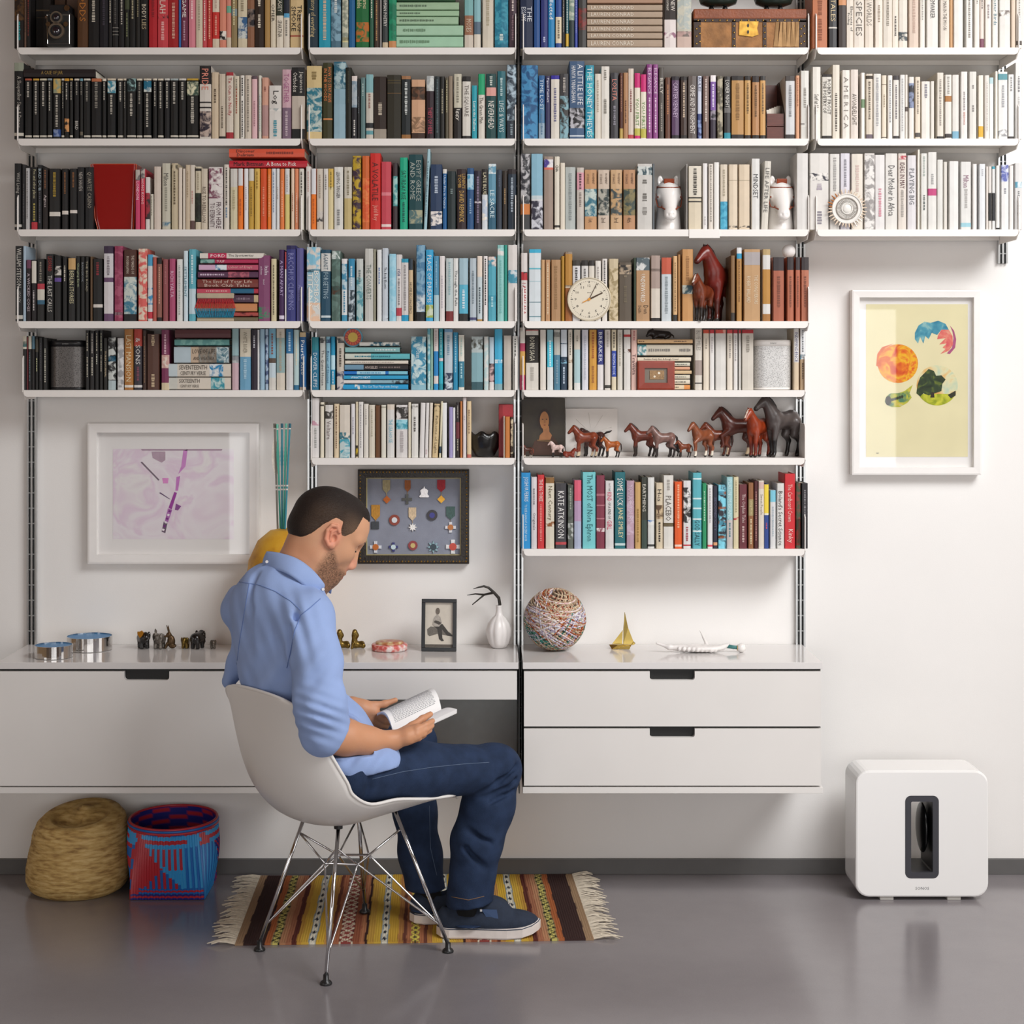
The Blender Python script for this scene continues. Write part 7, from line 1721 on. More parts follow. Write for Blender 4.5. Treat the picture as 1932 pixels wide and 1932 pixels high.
def rug_col(u, v):
    u += .0012*math.sin(v*23); uu = u if u <= .5 else 1-u; i = max(k for k in range(len(ST)) if ST[k][0] <= max(uu, 0)); c_ = ST[i][1]; e = ST[i+1][0] if i+1 < len(ST) else .53; f_ = (uu-ST[i][0])/(e-ST[i][0])
    if c_[0] != '*': return c_
    tri = abs((v*16) % 1-.5)*2
    if c_ == '*dia': return '2A2C34' if abs(f_-.5) < .3*(1-abs(((v*11) % 1)-.5)*3.2) else ('DCD6C4' if .16 < f_ < .84 else '8C9AA0')
    if c_ == '*zig': return '2C2C24' if abs(f_-tri) < .2 else ('C8BC6C' if abs(f_-.5) < .3 else '9A8A60')
    if c_ == '*red': return 'D0C4AC' if abs(abs(f_-.5)*2-tri) < .22 else ('5A2C2C' if abs(f_-.5)*2 > .8 else '8A4440')
    return 'D8C85C' if abs(abs(f_-.5)*2-tri) < .3 else ('4C4A34' if abs(f_-.5) < .12 else '9C7048')
V = []; T = []
for j in range(NV):
    for i in range(NU): u, v = i/(NU-1), j/(NV-1); V.append(rug_pt(u, v, .0055+.0006*math.sin(i*2.2)+.0012*math.sin(u*9+v*3))); T.append(lin(rug_col(u, v)))
F = [(j*NU+i, j*NU+i+1, (j+1)*NU+i+1, (j+1)*NU+i) for j in range(NV-1) for i in range(NU-1)]; nt_ = len(V)
edge = [i for i in range(NU)]+[j*NU+NU-1 for j in range(1, NV)]+[(NV-1)*NU+i for i in range(NU-2, -1, -1)]+[j*NU for j in range(NV-2, 0, -1)]
V += [(V[i][0], V[i][1], .0003) for i in edge]; T += [T[i] for i in edge]; ne = len(edge); F += [(edge[k], nt_+k, nt_+(k+1) % ne, edge[(k+1) % ne]) for k in range(ne)]
t = thing('rug', (-.23, -.36, 0), 'small striped brown and ochre kilim rug with cream fringes under the chair', 'rug')
mk('woven_field', V, F, attr_mat('kilim_wool', .95, bump=.5, bscale=500, spec=.1), t, tint=T); g = G(); rr = random.Random(11)
for sd in (0, 1):
    for k in range(62):
        v = (k+.5)/62; b0_ = Vector(rug_pt(sd, v, .004)); sg = -1 if sd == 0 else 1; L = rr.uniform(.05, .085); sk = rr.uniform(-.03, .025)-.012; pts = [b0_, b0_+Vector((sg*L*.35, sk*.2, .006)), b0_+Vector((sg*L*.7, sk*.6, .003+rr.random()*.006)), b0_+Vector((sg*L, sk, .0025))]
        g.tube([(q_.x, min(q_.y, -.016), q_.z) for q_ in pts], [.003, .0028, .0026, .0012], 5)
g.go('fringe', mat('cream_yarn', 'CFC3B0', .9, noise=.15, nscale=80), t, kind='stuff')
# ---------------------------------------------------------------- moulded shell chair on wire base
CH = np.array((-.40, -.73)); FW = np.array((.78, .625)); LF = np.array((-.625, .78))
def chp(X, Y, Z): q_ = CH+X*FW+Y*LF; return (q_[0], q_[1], Z)
SEC = [(.243, .418, .175, 0, .006), (.232, .43, .19, 0, .008), (.19, .428, .205, 0, .014), (.1, .402, .215, 0, .048), (0, .384, .225, 0, .082), (-.1, .378, .23, .01, .09), (-.19, .402, .235, .04, .1), (-.25, .46, .236, .08, .078), (-.285, .535, .232, .09, .045), (-.302, .615, .226, .075, .02), (-.308, .69, .216, .05, .004), (-.312, .735, .2, .03, -.006), (-.314, .758, .178, .02, -.012), (-.3145, .768, .14, .014, -.012)]
def cat(a, b_, c_, d_, t_): return .5*((2*b_)+(-a+c_)*t_+(2*a-5*b_+4*c_-d_)*t_*t_+(-a+3*b_-3*c_+d_)*t_**3)
SA = np.array(SEC); rows = []
for i in range(len(SEC)-1):
    for k in range(5): rows.append(cat(SA[max(0, i-1)], SA[i], SA[i+1], SA[min(len(SEC)-1, i+2)], k/5))
rows.append(SA[-1]); NW = 33; Vt, Vn = [], []
for (X, Z, hw, wr, rz) in rows:
    for k in range(NW): w_ = -1+2*k/(NW-1); ww = math.sin(w_*math.pi/2)*.35+w_*.65; Vt.append(chp(X+wr*abs(w_)**2.2, hw*ww, Z+rz*abs(w_)**2.2))
Fq = [(j*NW+i, (j+1)*NW+i, (j+1)*NW+i+1, j*NW+i+1) for j in range(len(rows)-1) for i in range(NW-1)]
t = thing('shell_chair', (CH[0], CH[1], 0), 'white moulded plastic shell chair on chrome wire legs, man sitting on it', 'chair')
o = mk('shell', Vt, Fq, mat('white_moulded_plastic', 'E4E0DC', .32, bump=.03, bscale=400), t, True); md = o.modifiers.new('thickness', 'SOLIDIFY'); md.thickness = .006; md.offset = 0
o = G().tube([Vt[j*NW] for j in range(0, len(rows))]+[Vt[(len(rows)-1)*NW+i] for i in range(1, NW)]+[Vt[j*NW+NW-1] for j in range(len(rows)-2, -1, -1)], .0048, 8).go('rim', MATS['white_moulded_plastic'], t, smooth=True)
FT = {'L': (-.656, -.738), 'F': (-.443, -1.004), 'R': (-.126, -.752), 'B': (-.384, -.428)}; M_ch = mat('chromed_steel', 'D4D4D6', .1, metal=1)
TP = {'L': (-.528, -.732, .381), 'F': (-.424, -.855, .374), 'R': (-.277, -.742, .398), 'B': (-.392, -.6, .385)}; CQ = {'LF': P(613, 1629, .75), 'FR': P(675, 1631, .78), 'RB': P(696, 1613, .7), 'BL': P(638, 1613, .69)}
ZR = {'L': 0, 'F': 0, 'R': 0, 'B': .0085}
for k, (fx, fy) in FT.items():
    tp = Vector(TP[k]); ft = Vector((fx, fy, .022+ZR[k])); G().tube([tp, ft], .0056, 10).go('leg', M_ch, t, smooth=True)
    G().lathe((fx, fy, ZR[k]), [(.0155, 0), (.0165, .003), (.014, .008), (.008, .012), (.0075, .026)], 16).go('glide', M_black, t, smooth=True); G().tube([tp, tp+Vector((0, 0, .018))], .012, 12).go('shock_mount', M_black, t)
    for c_, q_ in CQ.items():
        if k in c_:
            hi = tp+(ft-tp)*.14; lo = tp+(ft-tp)*.86; G().tube([hi, hi+(q_-hi)*.92, Vector(q_)+Vector((0, 0, .001)), lo+(q_-lo)*.92, lo+(q_-lo)*.06, lo], .0029, 8).go('brace_wire', M_ch, t, smooth=True)
ks = ['LF', 'FR', 'RB', 'BL']; G().tube([CQ[k] for k in ks], .0034, 8, closed=True).go('centre_square', M_ch, t); 
# ---------------------------------------------------------------- the seated man, reading
person = thing('person', (-.44, -.82, 0), 'man in light blue shirt and dark jeans sitting, head bent over an open book', 'person')
HO = P(617, 1012, .80); HS = 1/682.; yw = math.radians(12)
HF = Vector((.85*math.cos(yw), .85*math.sin(yw), -.53)).normalized(); HU = Vector((.53*math.cos(yw), .53*math.sin(yw), .85)).normalized(); HL = HU.cross(HF).normalized()
def Hd(f, u, s=0): return HO+(HF*f+HU*u+HL*s)*HS
HR = np.array([HF, HL, HU])
B = Sdf((-.80, -1.10, .50), (-.10, -.52, 1.335), .0025)
he = lambda c, r, k=14, op='add', R=HR: B.ell(Hd(*c), np.array(r)*HS, R, k*HS, op)
hc = lambda a, b_, r0, r1, k=10, op='add': B.cap(Hd(*a), Hd(*b_), r0*HS, r1*HS, k*HS, op)
he((-11, 27, 0), (69, 53, 60)); he((17, 34, 0), (47, 47, 46), 20); he((18, -14, 0), (42, 42, 52), 20)
for s in (-1, 1):
    hc((4, -44, s*38), (42, -66, s*11), 13, 13, 16); he((38, -10, s*24), (20, 19, 22), 16); hc((54, 24, s*7), (47, 23, s*33), 10, 8, 12)
    he((6, -18, s*36), (30, 12, 34), 18)
hc((50, -66, 0), (49, -70, 0), 13, 12, 14); he((40, -40, 0), (26, 26, 30), 16)
hc((59, 13, 0), (70, -22, 0), 6, 8.5, 8); he((66, -27, 7.5), (7.5, 5.5, 5.5), 6); he((66, -27, -7.5), (7.5, 5.5, 5.5), 6)
he((63.5, -44, 0), (5.5, 14, 3.6), 5); he((61, -51.5, 0), (5.5, 12, 4), 5); hc((70, -48, -11), (70, -48, 11), 4, 4, 2, 'sub')
for s in (-1, 1):
    he((61, 9, s*21), (9, 11, 8), 9, 'sub'); he((47, 8, s*21.5), (11.5, 11.5, 10.5), 3); he((69, -31.5, s*5), (4, 2.6, 2), 2, 'sub')
    ER = np.array(Matrix.Rotation(math.radians(0), 3, 'X')); eo = Hd(1, 7, s*46); eb = [np.array((HF*math.cos(.42)+HU*math.sin(.42))), np.array(HL*1.0), np.array((HU*math.cos(.42)-HF*math.sin(.42)))]
    tilt_ = np.array([eb[0], eb[1], eb[2]]); out = np.array(HL)*s
    B.ell(np.array(eo)+out*6*HS, np.array((14, 6, 22))*HS, tilt_, 4*HS)
    for q0, q1 in (((-12.5, -6), (-12, 10)), ((-12, 10), (-5, 20)), ((-5, 20), (6, 19)), ((6, 19), (11, 9)), ((-12.5, -6), (-6, -17)), ((-4, -8), (-3, 8)), ((-3, 8), (4, 12))):
        B.cap(np.array(eo)+out*12*HS+(eb[0]*q0[0]+eb[2]*q0[1])*HS, np.array(eo)+out*12*HS+(eb[0]*q1[0]+eb[2]*q1[1])*HS, (3.3 if abs(q0[0]) > 4.5 or abs(q1[0]) > 4.5 else 2.4)*HS, None, 2*HS)
    B.ell(np.array(eo)+out*9.5*HS-eb[2]*19*HS, np.array((6, 4, 6))*HS, tilt_, 3*HS); B.ell(np.array(eo)+out*13*HS+(eb[0]*3-eb[2]*4)*HS, np.array((5.5, 7, 7.5))*HS, tilt_, 2*HS, 'sub')
nb_ = P(560, 1092, .825); B.cap(Hd(-22, -20), nb_, .066, .07, .03).cap(Hd(6, -44), P(583, 1092, .81), .05, .055, .03).cap(nb_, P(545, 1200, .83), .07, .09, .03)
SR, SL = P(584, 1166, .955), P(465, 1145, .68); B.cap(SR, SL, .045, .045, .03).cap(P(545, 1200, .83), P(600, 1400, .82), .08, .08, .03)
# right arm and hand
B.chain([SR, P(606, 1388, 1.01)], [.046, .042], .02).chain([P(608, 1390, 1.01), P(652, 1391, .965), P(690, 1397, .93), P(742, 1397, .885)], [.043, .044, .034, .0245], .03)
B.cap(P(742, 1397, .885), P(768, 1389, .885), .0235, .021, .018).cap(P(768, 1385, .88), P(788, 1376, .875), .018, .016, .012).cap(P(768, 1393, .89), P(784, 1388, .885), .017, .0145, .012)
fing = lambda pts, rs, k=.004: B.chain([P(*q) for q in pts], rs, k)
fing([(756, 1385, .875), (778, 1370, .855), (797, 1356.5, .83), (812, 1347.5, .806)], [.0155, .0118, .0098, .0078], .006)
fing([(786, 1377, .885), (803, 1368, .868), (816, 1360, .835)], [.0098, .0088, .0072]); fing([(786, 1385, .89), (803, 1376.5, .872), (815, 1369, .84)], [.0096, .0088, .0072])
fing([(782, 1391.5, .892), (799, 1384.5, .876), (811, 1378, .846)], [.0092, .0084, .007]); fing([(775, 1397.5, .894), (790, 1393, .88), (801, 1387.5, .855)], [.0082, .0074, .0062])
# left arm and hand
B.chain([SL, P(560, 1350, .565), P(612, 1349, .625), P(664, 1333, .70)], [.045, .043, .036, .0245], .03)
B.cap(P(664, 1333, .70), P(684, 1340, .70), .024, .026, .018).cap(P(684, 1336, .70), P(704, 1342, .698), .023, .019, .014).cap(P(684, 1350, .70), P(700, 1359, .695), .02, .016, .012)
fing([(682, 1332, .70), (706, 1331, .695), (726, 1328, .69), (746, 1321, .684)], [.0155, .0115, .0095, .0072], .006)
fing([(704, 1343, .695), (722, 1350, .68), (737, 1350, .662)], [.0098, .0088, .0074]); fing([(706, 1351, .695), (722, 1361, .682), (736, 1363, .664)], [.0098, .0088, .0074])
fing([(702, 1358, .695), (716, 1368, .685), (729, 1371, .668)], [.0094, .0086, .0072]); fing([(695, 1363, .695), (706, 1373, .688), (717, 1378, .672)], [.0084, .0076, .0062])
v, f = B.mesh(); rel = (v-np.array(HO))/HS; fl, ul, sl_ = rel@np.array(HF), rel@np.array(HU), rel@np.array(HL)
skin = np.tile(np.array(lin('CE9A78')), (len(v), 1)); nz = np.sin(v[:, 0]*900)*np.sin(v[:, 2]*870+1)*np.sin(v[:, 1]*910+2)
def blend(m_, col, w_): skin[m_] = skin[m_]*(1-w_)+np.array(lin(col))*w_
head = (ul > -95) & (np.abs(fl) < 110) & (v[:, 2] > 1.0)
beard = head & (fl > 2) & (ul > -92) & (((fl < 45) & (ul < -4-(fl-12)*.95)) | ((fl >= 45) & (ul < -35.5))) & (ul < 2)
wb = np.clip(.5+.0022*np.clip(-ul, 0, 90)+rng.normal(0, .17, len(v)), .1, .93)[:, None]; edge = (np.clip((fl-2)/14, 0, 1)*np.clip(np.where(fl < 45, -4-(fl-12)*.95-ul, -35-ul)/9, .15, 1))[:, None]
skin[beard] = (skin*(1-wb*edge)+np.array(lin('3A271B'))*wb*edge)[beard]
lips = head & (fl > 58) & (np.abs(ul+47.5) < 7) & (np.abs(sl_) < 13); blend(lips, 'B4685C', .75)
we = (np.clip((np.abs(sl_)-49)/5, 0, 1)*np.clip(1.6-np.hypot((fl-1)/17, (ul-7)/24), 0, 1)*head)[:, None]; skin = skin*(1-.6*we)+np.array(lin('DE8A74'))*.6*we; blend(head & (fl > 60) & (np.abs(ul+24) < 14), 'D28C78', .5)
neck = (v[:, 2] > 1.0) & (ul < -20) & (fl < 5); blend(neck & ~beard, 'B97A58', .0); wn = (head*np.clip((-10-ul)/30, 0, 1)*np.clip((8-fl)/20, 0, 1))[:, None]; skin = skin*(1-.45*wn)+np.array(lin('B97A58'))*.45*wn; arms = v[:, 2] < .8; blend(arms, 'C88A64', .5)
M_skin = attr_mat('skin', .5, bump=.08, bscale=420, sss=.12); 
body = mk('body', v, f, M_skin, person, True, skin)
# hair: short back and sides, longer on top, one cap following the skull
Hh = Sdf(Vector(Hd(0, 25))-Vector((.155,)*3), Vector(Hd(0, 25))+Vector((.155,)*3), .0028)
Hh.ell(Hd(-11, 27), np.array((73.5, 55.5, 64))*HS, HR, .004).ell(Hd(15, 36), np.array((52.5, 50, 52))*HS, HR, .02).ell(Hd(-22, -6), np.array((58, 50, 40))*HS, HR, .02)
cp = [(-120, -62), (-66, -60), (-50, -50), (-24, 16), (-12, 34), (4, 32), (10, 6), (15, -3), (21, -2), (24, 8), (40, 40), (42, 52), (34, 66), (50, 74), (66, 70), (120, 70)]
def hairline(X, Y, Z):
    r_ = np.stack([X-HO.x, Y-HO.y, Z-HO.z], -1)/HS; F_, U_, S_ = r_@np.array(HF), r_@np.array(HU), r_@np.array(HL)
    lo_ = np.interp(F_, [c[0] for c in cp], [c[1] for c in cp]); mid_ = np.clip((34-np.abs(S_))/14, 0, 1); lo2 = np.interp(F_, [-120, -66, -40, 30, 46, 58, 120], [-58, -56, -60, 40, 62, 66, 66]); lo_ = lo_*(1-mid_)+lo2*mid_
    return ((lo_-U_)*.7+1.2*np.sin(F_*1.1)*np.sin(S_*1.3))*HS
Xg, Yg, Zg = np.meshgrid(*Hh.ax, indexing='ij'); Hh.g += np.clip(1+hairline(Xg, Yg, Zg)/(15*HS), 0, 1).astype(np.float32)**1.5*3.2*HS
Hh.field(hairline); hv, hf = Hh.mesh(); rel = (hv-np.array(HO))/HS; ul2 = rel@np.array(HU); fl2 = rel@np.array(HF); sl2 = np.abs(rel@np.array(HL))
top = np.clip((ul2-38)/40, 0, 1)[:, None]; side = np.clip((sl2-36)/14, 0, 1)[:, None]; temple = np.clip((fl2+4)/40, 0, 1)[:, None]
ht = np.array(lin('20140E'))*np.ones((len(hv), 1)); wt = (1-top)*side*(.25+.75*temple); ht = ht*(1-wt*.75)+np.array(lin('7A5E48'))*wt*.75
m = attr_mat('short_hair', .55, spec=.35); nt = m.node_tree; tc = nt.nodes.new('ShaderNodeTexCoord'); mp = nt.nodes.new('ShaderNodeMapping'); mp.inputs['Scale'].default_value = (60, 260, 260); mp.inputs['Rotation'].default_value = (0, .5, 0); nn = nt.nodes.new('ShaderNodeTexNoise'); nn.inputs['Scale'].default_value = 2.2; nn.inputs['Detail'].default_value = 4
nt.links.new(tc.outputs['Object'], mp.inputs[0]); nt.links.new(mp.outputs[0], nn.inputs['Vector']); bp = nt.nodes.new('ShaderNodeBump'); bp.inputs['Strength'].default_value = .7; bp.inputs['Distance'].default_value = .004; nt.links.new(nn.outputs['Fac'], bp.inputs['Height']); nt.links.new(bp.outputs[0], nt.nodes['Principled BSDF'].inputs['Normal'])
mk('hair', hv, hf, m, person, True, ht)
M_brow = mat('brow_hair', '4A3222', .8, noise=.3, nscale=300)
for s in (-1, 1):
    G().tube([Hd(66, 23, s*9), Hd(64, 26, s*17), Hd(57, 26, s*27), Hd(48, 21, s*35)], [1.6*HS, 2.4*HS, 2.2*HS, 1*HS], 6).go('eyebrow', M_brow, person, smooth=True)
    G().tube([Hd(58.5, 6, s*13.5), Hd(59, 3.5, s*20), Hd(55, 4, s*27), Hd(49, 8, s*32)], [.8*HS, 1.5*HS, 1.6*HS, .9*HS], 6).go('eyelashes', mat('lash', '2A1B14', .7), person, smooth=True)
# shirt
M_shirt = mat('oxford_cloth', '98AEDC', .85, noise=.06, nscale=12, bump=.25, bscale=900, spec=.15)
RT = Vector((.62, -.785, 0)); FWV = Vector((.785, .62, 0)); TR_ = np.array([RT, FWV, Vector((0, 0, 1))])
Sh = Sdf((-.86, -1.16, .42), (-.16, -.48, 1.16), .0052)
se = lambda c, r, k=.05: Sh.ell(P(*c), r, TR_, k)
se((531, 1205, .82), (.166, .118, .19)); se((525, 1138, .825), (.17, .105, .095)); se((552, 1300, .825), (.155, .118, .15)); se((604, 1385, .83), (.165, .132, .12)); se((648, 1430, .83), (.168, .145, .075)); se((528, 1110, .825), (.105, .085, .065), .05); se((690, 1432, .885), (.085, .085, .052), .04)
Sh.cap(P(464, 1148, .69), P(580, 1164, .94), .064, .062, .04).cap(P(462, 1220, .70), P(432, 1284, .70), .04, .022, .03)
Sh.chain([P(580, 1168, .945), P(596, 1245, 1.0), P(604, 1330, 1.035), P(612, 1380, 1.015)], [.07, .066, .066, .069], .03).cap(P(612, 1380, 1.01), P(650, 1386, .965), .06, .055, .02)
Sh.chain([P(464, 1150, .69), P(540, 1330, .575), P(580, 1352, .585), P(655, 1342, .69)], [.064, .06, .057, .046], .03)
n_ = Vector((.72, .30, -.50)); Sh.cut(P(634, 1387, .985), n_, (P(560, 0, 1.08).x, -1.13, .607), (P(705, 0, .86).x, -.945, .80))
n2 = (P(672, 1334, .70)-P(600, 1352, .62)).normalized(); Sh.cut(P(662, 1338, .69), n2, (P(640, 0, .7).x, -.73, .60), (P(705, 0, .7).x, -.62, .74))
for pts, r_ in (([(482, 1082, .88), (470, 1150, .925), (458, 1260, .935)], .004), ([(556, 1165, 1.0), (545, 1235, 1.01), (534, 1300, .99)], .006), ([(700, 1420, .94), (668, 1452, .96)], .004)): Sh.chain([P(*q) for q in pts], [r_]*len(pts), .022, 'sub')
def folds(X, Y, Z):
    """soft cloth folds: drape down the back, gathers pulling to the armpit, crumples above the elbow"""
    px_ = XH+X*F_PX/(D_CAM+Y); py_ = YH-(Z-H_CAM)*F_PX/(D_CAM+Y); g_ = lambda cx, cy, sx, sy: np.exp(-((px_-cx)/sx)**2-((py_-cy)/sy)**2)
    o = .0013*np.sin(X*38+Z*26)*np.sin(Y*44-Z*19)+.0007*np.sin(X*90-Y*70+Z*60)
    o += .0042*g_(600, 1350, 45, 42)*np.sin((py_-px_*.35)*.31)+.003*g_(600, 1270, 40, 60)*np.sin((py_*.8+px_*.9)*.13)
    o += .0038*g_(505, 1270, 90, 60)*np.sin((px_*.75+py_*.5)*.14)+.0035*g_(560, 1190, 40, 70)*np.sin((px_*.9-py_*.25)*.24)
    o += .003*g_(445, 1200, 40, 110)*np.sin((px_-py_*.12)*.2)+.004*g_(690, 1435, 50, 40)*np.sin((px_*.8+py_*.6)*.2); return o
Sh.field(folds, 'add'); Sh.cut(P(690, 1462, .95), Vector((.18, -.1, -1)), (-.52, -1.13, .40), (-.18, -.6, .57))
v, f = Sh.mesh(); shirt = mk('shirt', v, f, M_shirt, person, True)
# rolled cuff and collar
nn_ = n_.normalized(); cu = nn_.orthogonal().normalized(); cw = nn_.cross(cu); cc = P(628, 1385, .988)
G().tube([cc+(cu*math.cos(2*math.pi*k/28)+cw*math.sin(2*math.pi*k/28))*(.0535+.0022*math.sin(k*2.3)) for k in range(28)], [.008+.002*math.sin(k*1.7) for k in range(28)], 8, closed=True).go('rolled_cuff', M_shirt, shirt, smooth=True)
G().tube([cc-nn_*.016+(cu*math.cos(2*math.pi*k/28)+cw*math.sin(2*math.pi*k/28))*(.0575+.002*math.sin(k*3.1)) for k in range(28)], [.008+.0025*math.sin(k*2.1+1) for k in range(28)], 8, closed=True).go('cuff_fold', M_shirt, shirt, smooth=True)
top_ = [(601, 1118, .86), (612, 1106, .885), (606, 1094, .905), (586, 1072, .91), (560, 1054, .90), (530, 1044, .87), (508, 1041, .83), (505, 1041, .80), (520, 1042, .76), (560, 1052, .73), (600, 1076, .735), (622, 1098, .76)]
bot_ = [(598, 1124, .865), (592, 1130, .895), (580, 1112, .925), (562, 1096, .935), (540, 1082, .925), (518, 1074, .89), (500, 1070, .84), (497, 1070, .80), (512, 1074, .75), (556, 1084, .71), (600, 1104, .71), (624, 1120, .735)]
def crv(L_, m_): 
    o = []; n = len(L_)
    for i in range(n-1):
        a_, b_, c_, d_ = [Vector(P(*L_[max(0, min(n-1, j))])) for j in (i-1, i, i+1, i+2)]
        for k in range(m_): o.append(Vector([cat(a_[q], b_[q], c_[q], d_[q], k/m_) for q in range(3)]))
    return o+[Vector(P(*L_[-1]))]
T_, B_ = crv(top_, 5), crv(bot_, 5); n = len(T_); V = []; rws = 6
for j in range(rws+1):
    for i in range(n): q_ = T_[i].lerp(B_[i], j/rws); ax = (q_-P(562, 1080, .82)); ax.z = 0; V.append(q_+ax.normalized()*.004*math.sin(math.pi*j/rws))
col = mk('collar', V, [(j*n+i, j*n+i+1, (j+1)*n+i+1, (j+1)*n+i) for j in range(rws) for i in range(n-1)], M_shirt, shirt, True); md = col.modifiers.new('thickness', 'SOLIDIFY'); md.thickness = .003; md.offset = 0
In = [q_.lerp(P(566, 1084, .82), .1)+Vector((0, 0, -.02)) for q_ in T_]; V = T_+In
stand = mk('collar_stand', V, [(i, i+1, n+i+1, n+i) for i in range(n-1)], M_shirt, shirt, True); md = stand.modifiers.new('thickness', 'SOLIDIFY'); md.thickness = .003; md.offset = 0
for q_ in ((504, 1060, .855), (610, 1112, .897)): b0_ = P(*q_); G().tube([b0_, b0_+Vector((0, -.006, .001))], .0042, 10).go('collar_button', M_cer, shirt)
from mathutils.bvhtree import BVHTree
def seam(obj_v, obj_f, pts, r_, nm, m_, par, step=7):
    """a stitched seam lying on the cloth surface, found by casting onto the garment mesh"""
    T = BVHTree.FromPolygons([tuple(q) for q in obj_v], [tuple(int(i) for i in q) for q in obj_f]); o0_ = Vector((0, -D_CAM, H_CAM)); out = []
    for i in range(len(pts)-1):
        for k in range(step): t_ = k/step; hit = T.ray_cast(o0_, (P(pts[i][0]*(1-t_)+pts[i+1][0]*t_, pts[i][1]*(1-t_)+pts[i+1][1]*t_, .9)-o0_).normalized()); out += [hit[0]+hit[1]*r_*.2] if hit[0] is not None else []
    if len(out) > 2: G().tube(out, r_, 5).go(nm, m_, par, smooth=True)
M_seam = mat('shirt_seam', '6F88BE', .9)
seam(v, f, [(452, 1098), (490, 1104), (520, 1116), (548, 1134), (570, 1154)], .0013, 'yoke_seam', M_seam, shirt); seam(v, f, [(604, 1130), (586, 1146), (568, 1160), (556, 1190), (548, 1230), (540, 1265)], .0013, 'sleeve_seam', M_seam, shirt); seam(v, f, [(470, 1102), (462, 1150), (452, 1210), (446, 1260)], .0012, 'back_pleat', M_seam, shirt)
# jeans
M_jean = mat('dark_denim', '26344E', .85, noise=.22, nscale=26, bump=.3, bscale=700, spec=.2)
J = Sdf((-.75, -1.08, .05), (.14, -.33, .66), .005)
hR, kR, hL_, kL = P(662, 1458, .905), P(936, 1451, .625), P(622, 1452, .725), P(782, 1402, .42)
J.ell(P(640, 1452, .815), (.165, .125, .095), TR_, .04); J.chain([hR, hR.lerp(kR, .45), kR], [.088, .076, .068], .035).chain([hL_, hL_.lerp(kL, .5), kL], [.086, .074, .062], .035)
J.chain([kR, P(921, 1520, .63), P(900, 1585, .635), P(884, 1712, .63)], [.068, .072, .0705, .066], .03).chain([kL, P(783, 1530, .43), P(793, 1610, .46), P(806, 1700, .49)], [.06, .061, .06, .057], .03)
for pts, r_ in (([(975, 1445, .66), (940, 1475, .70), (905, 1495, .71)], .006), ([(970, 1470, .665), (935, 1500, .70), (900, 1508, .71)], .006), ([(968, 1492, .665), (925, 1515, .70)], .005), ([(700, 1470, .975), (688, 1515, .965)], .007), ([(880, 1600, .70), (915, 1640, .70)], .007), ([(870, 1560, .70), (925, 1590, .70)], .005), ([(800, 1395, .37), (818, 1410, .40)], .005)): J.chain([P(*q) for q in pts], [r_]*len(pts), .014, 'sub')
J.field(lambda X, Y, Z: .0012*np.sin(X*60+Z*45)*np.sin(Y*50-Z*33), 'add')
J.cut(P(884, 1704, .63), (.12, 0, -1), (-.20, -.80, .05), (.13, -.5565, .2)); J.cut(P(806, 1678, .49), (.02, 0, -1), (-.35, -.556, .05), (-.1, -.35, .2)); J.cut(P(600, 1415, .8), (-.3, 0, 1), (-.75, -1.08, .54), (-.38, -.62, .66))
v, f = J.mesh(); jeans = mk('jeans', v, f, M_jean, person, True)
M_st = mat('pale_stitching', '51617A', .8); seam(v, f, [(702, 1470), (760, 1456), (820, 1447), (880, 1441), (930, 1438)], .0011, 'leg_seam', M_st, jeans); seam(v, f, [(810, 1520), (812, 1600), (826, 1660)], .001, 'leg_seam', M_st, jeans); seam(v, f, [(852, 1692), (884, 1698), (918, 1690)], .0011, 'hem_stitching', mat('ochre_stitching', '7A5C40', .8), jeans)
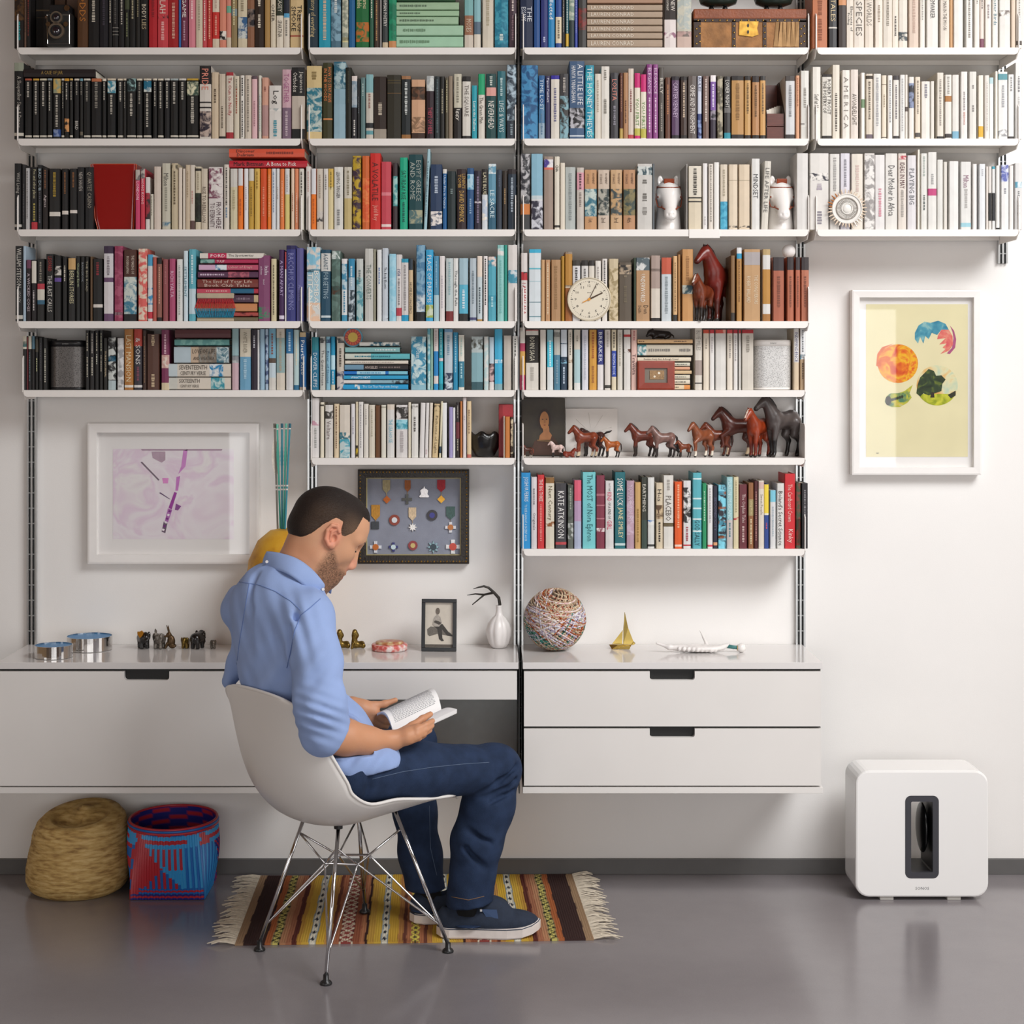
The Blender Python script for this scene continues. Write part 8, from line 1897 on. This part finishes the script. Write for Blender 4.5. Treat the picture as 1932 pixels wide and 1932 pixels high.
# shoes, socks
M_canvas = mat('navy_canvas', '222C3E', .85, noise=.15, nscale=60, bump=.3, bscale=800); M_sole = mat('white_rubber_sole', 'DAD0CA', .55, noise=.06, nscale=40); M_sock = mat('black_sock', '0E0E10', .95)
def shoe(hx_, dy, zb_, yawd, L_=.3):
    a_ = math.radians(yawd); ca, sa_ = math.cos(a_), math.sin(a_); W = lambda l, w_, z: (hx_+l*ca+w_*sa_, -dy+l*sa_-w_*ca, zb_+z)
    out = [(0, 0), (.012, .026), (.035, .036), (.09, .037), (.15, .044), (.2, .05), (.245, .048), (.275, .036), (.294, .016)]; sc_ = L_/.3
    loop = [(l*sc_, w_) for l, w_ in out]+[(L_, 0)]+[(l*sc_, -w_) for l, w_ in out[::-1][:-1]]
    spring = lambda l: .016*max(0, (l/L_-.72)/.28)**2; g = G(); n = len(loop); V = []
    lv = [(.0, .95), (.004, 1.0), (.026, 1.0), (.03, .97)]
    for z, k in lv: V += [W(L_*.48+(l-L_*.48)*k, w_*k, z+spring(l)) for l, w_ in loop]
    F = [(j*n+i, j*n+(i+1) % n, (j+1)*n+(i+1) % n, (j+1)*n+i) for j in range(len(lv)-1) for i in range(n)]+[tuple(range(n))[::-1], tuple((len(lv)-1)*n+i for i in range(n))]
    mk('shoe_sole', V, F, M_sole, person, False)
    G().tube([W(L_*.48+(l-L_*.48)*.985, w_*.985, .0275+spring(l)) for l, w_ in loop], .0017, 5, closed=True).go('sole_stripe', mat('navy_stripe', '2A3446', .6), person)
    U = Sdf((min(W(0, 0, 0)[0], W(L_, 0, 0)[0])-.03, -dy-.09, zb_+.01), (max(W(0, 0, 0)[0], W(L_, 0, 0)[0])+.03, -dy+.09, zb_+.15), .0032)
    R_ = np.array([(ca, sa_, 0), (sa_, -ca, 0), (0, 0, 1)])
    U.ell(W(.05, 0, .045), (.05, .036, .05), R_, .02).ell(W(.13, 0, .045), (.075, .041, .045), R_, .03).ell(W(.21, 0, .038), (.085, .046, .034), R_, .03).ell(W(.16, 0, .075), (.05, .032, .03), R_, .02)
    U.ell(W(.075, 0, .11), (.062, .027, .045), R_, .006, 'sub').cut(W(0, 0, .026), (0, 0, -1)); v, f = U.mesh(); up = mk('shoe_upper', v, f, M_canvas, person, True)
    for sd in (-1, 1): mk('elastic_gore', [W(.128, sd*.0375, .085), W(.15, sd*.0415, .05), W(.178, sd*.0425, .052), W(.172, sd*.036, .083)], [(0, 1, 2, 3)] if sd > 0 else [(3, 2, 1, 0)], mat('navy_elastic', '34486A', .8), up)
    return W
W = shoe((824-XH)/653, .628, .0065, 2); c_ = W(.127, .0395, .083); G().box((c_[0]-.003, c_[1]-.003, c_[2]-.003), (c_[0]+.003, c_[1]+.001, c_[2]+.003)).go('side_tag', M_cer, person)
W2 = shoe((772-XH)/643, .505, .0065, 6)
G().tube([P(806, 1655, .49), P(810, 1690, .495), P(818, 1712, .50)], [.036, .035, .036], 16).go('sock', M_sock, person, smooth=True)
G().tube([P(882, 1690, .63), P(880, 1722, .63)], [.038, .038], 16).go('sock', M_sock, person, smooth=True)
# the open book in his hands
s0, s1 = P(742, 1383, .835), P(833, 1339, .69); o0, o1 = P(711, 1346, .715), P(806, 1302, .575); r0, r1 = P(779, 1376, .865), P(862, 1338, .735)
bk = thing('open_book', (s0+s1)/2, 'open white paperback held in the man\'s hands, one page curling', 'book')
M_paper = mat('book_paper', 'EDEBEA', .85); up_ = (s1-s0).cross(o0-s0).normalized(); up_ = up_ if up_.z > 0 else -up_
def leaf(a0, a1, b0, b1, bulge, th, nm, m_, par, lift=0, k0=0., k1=1.):
    NB, NL = 18, 6; V = []
    for lay in (0, 1):
        for j in range(NL+1):
            e0, e1 = a0.lerp(a1, j/NL), b0.lerp(b1, j/NL)
            for i in range(NB+1):
                w_ = k0+(k1-k0)*i/NB; V.append(e0.lerp(e1, w_)+up_*(bulge*math.sin(math.pi*w_**.8)+lift-(th if lay else 0)*(.15+.85*min(1, w_*5))))
    n = (NB+1)*(NL+1); q_ = lambda l, j, i: l*n+j*(NB+1)+i; F = []
    for j in range(NL):
        for i in range(NB): F += [(q_(0, j, i), q_(0, j, i+1), q_(0, j+1, i+1), q_(0, j+1, i)), (q_(1, j, i), q_(1, j+1, i), q_(1, j+1, i+1), q_(1, j, i+1))]
    for i in range(NB): F += [(q_(0, 0, i), q_(1, 0, i), q_(1, 0, i+1), q_(0, 0, i+1)), (q_(0, NL, i), q_(0, NL, i+1), q_(1, NL, i+1), q_(1, NL, i))]
    for j in range(NL): F += [(q_(0, j, 0), q_(0, j+1, 0), q_(1, j+1, 0), q_(1, j, 0)), (q_(0, j, NB), q_(1, j, NB), q_(1, j+1, NB), q_(0, j+1, NB))]
    return mk(nm, V, F, m_, par, False)
pl = leaf(s0, s1, o0, o1, .033, .006, 'left_pages', M_paper, bk); pr_ = leaf(s0, s1, r0, r1, .006, .011, 'right_pages', M_paper, bk)
leaf(s0, s1, o0, o1, .031, .0012, 'cover', mat('white_card_cover', 'E0DEDC', .5), bk, -.0062); leaf(s0, s1, r0, r1, .006, .0012, 'cover', MATS['white_card_cover'], bk, -.0115)
g = G(); rr = random.Random(4)
for k in range(26):
    w_ = .12+.76*k/25; x = .08
    while x < .9:
        l = min(rr.uniform(.02, .06), .92-x)
        V = []
        for (xx, ww) in ((x, w_), (x+l, w_), (x+l, w_+.012), (x, w_+.012)): e0, e1 = s0.lerp(s1, xx), o0.lerp(o1, xx); V.append(e0.lerp(e1, ww)+up_*(.033*math.sin(math.pi*ww**.8)+.0006))
        g.add(V, [(0, 1, 2, 3)]); x += l+.012
g.go('printed_lines', mat('grey_text_ink', '8C8C90', .8), pl, kind='stuff')
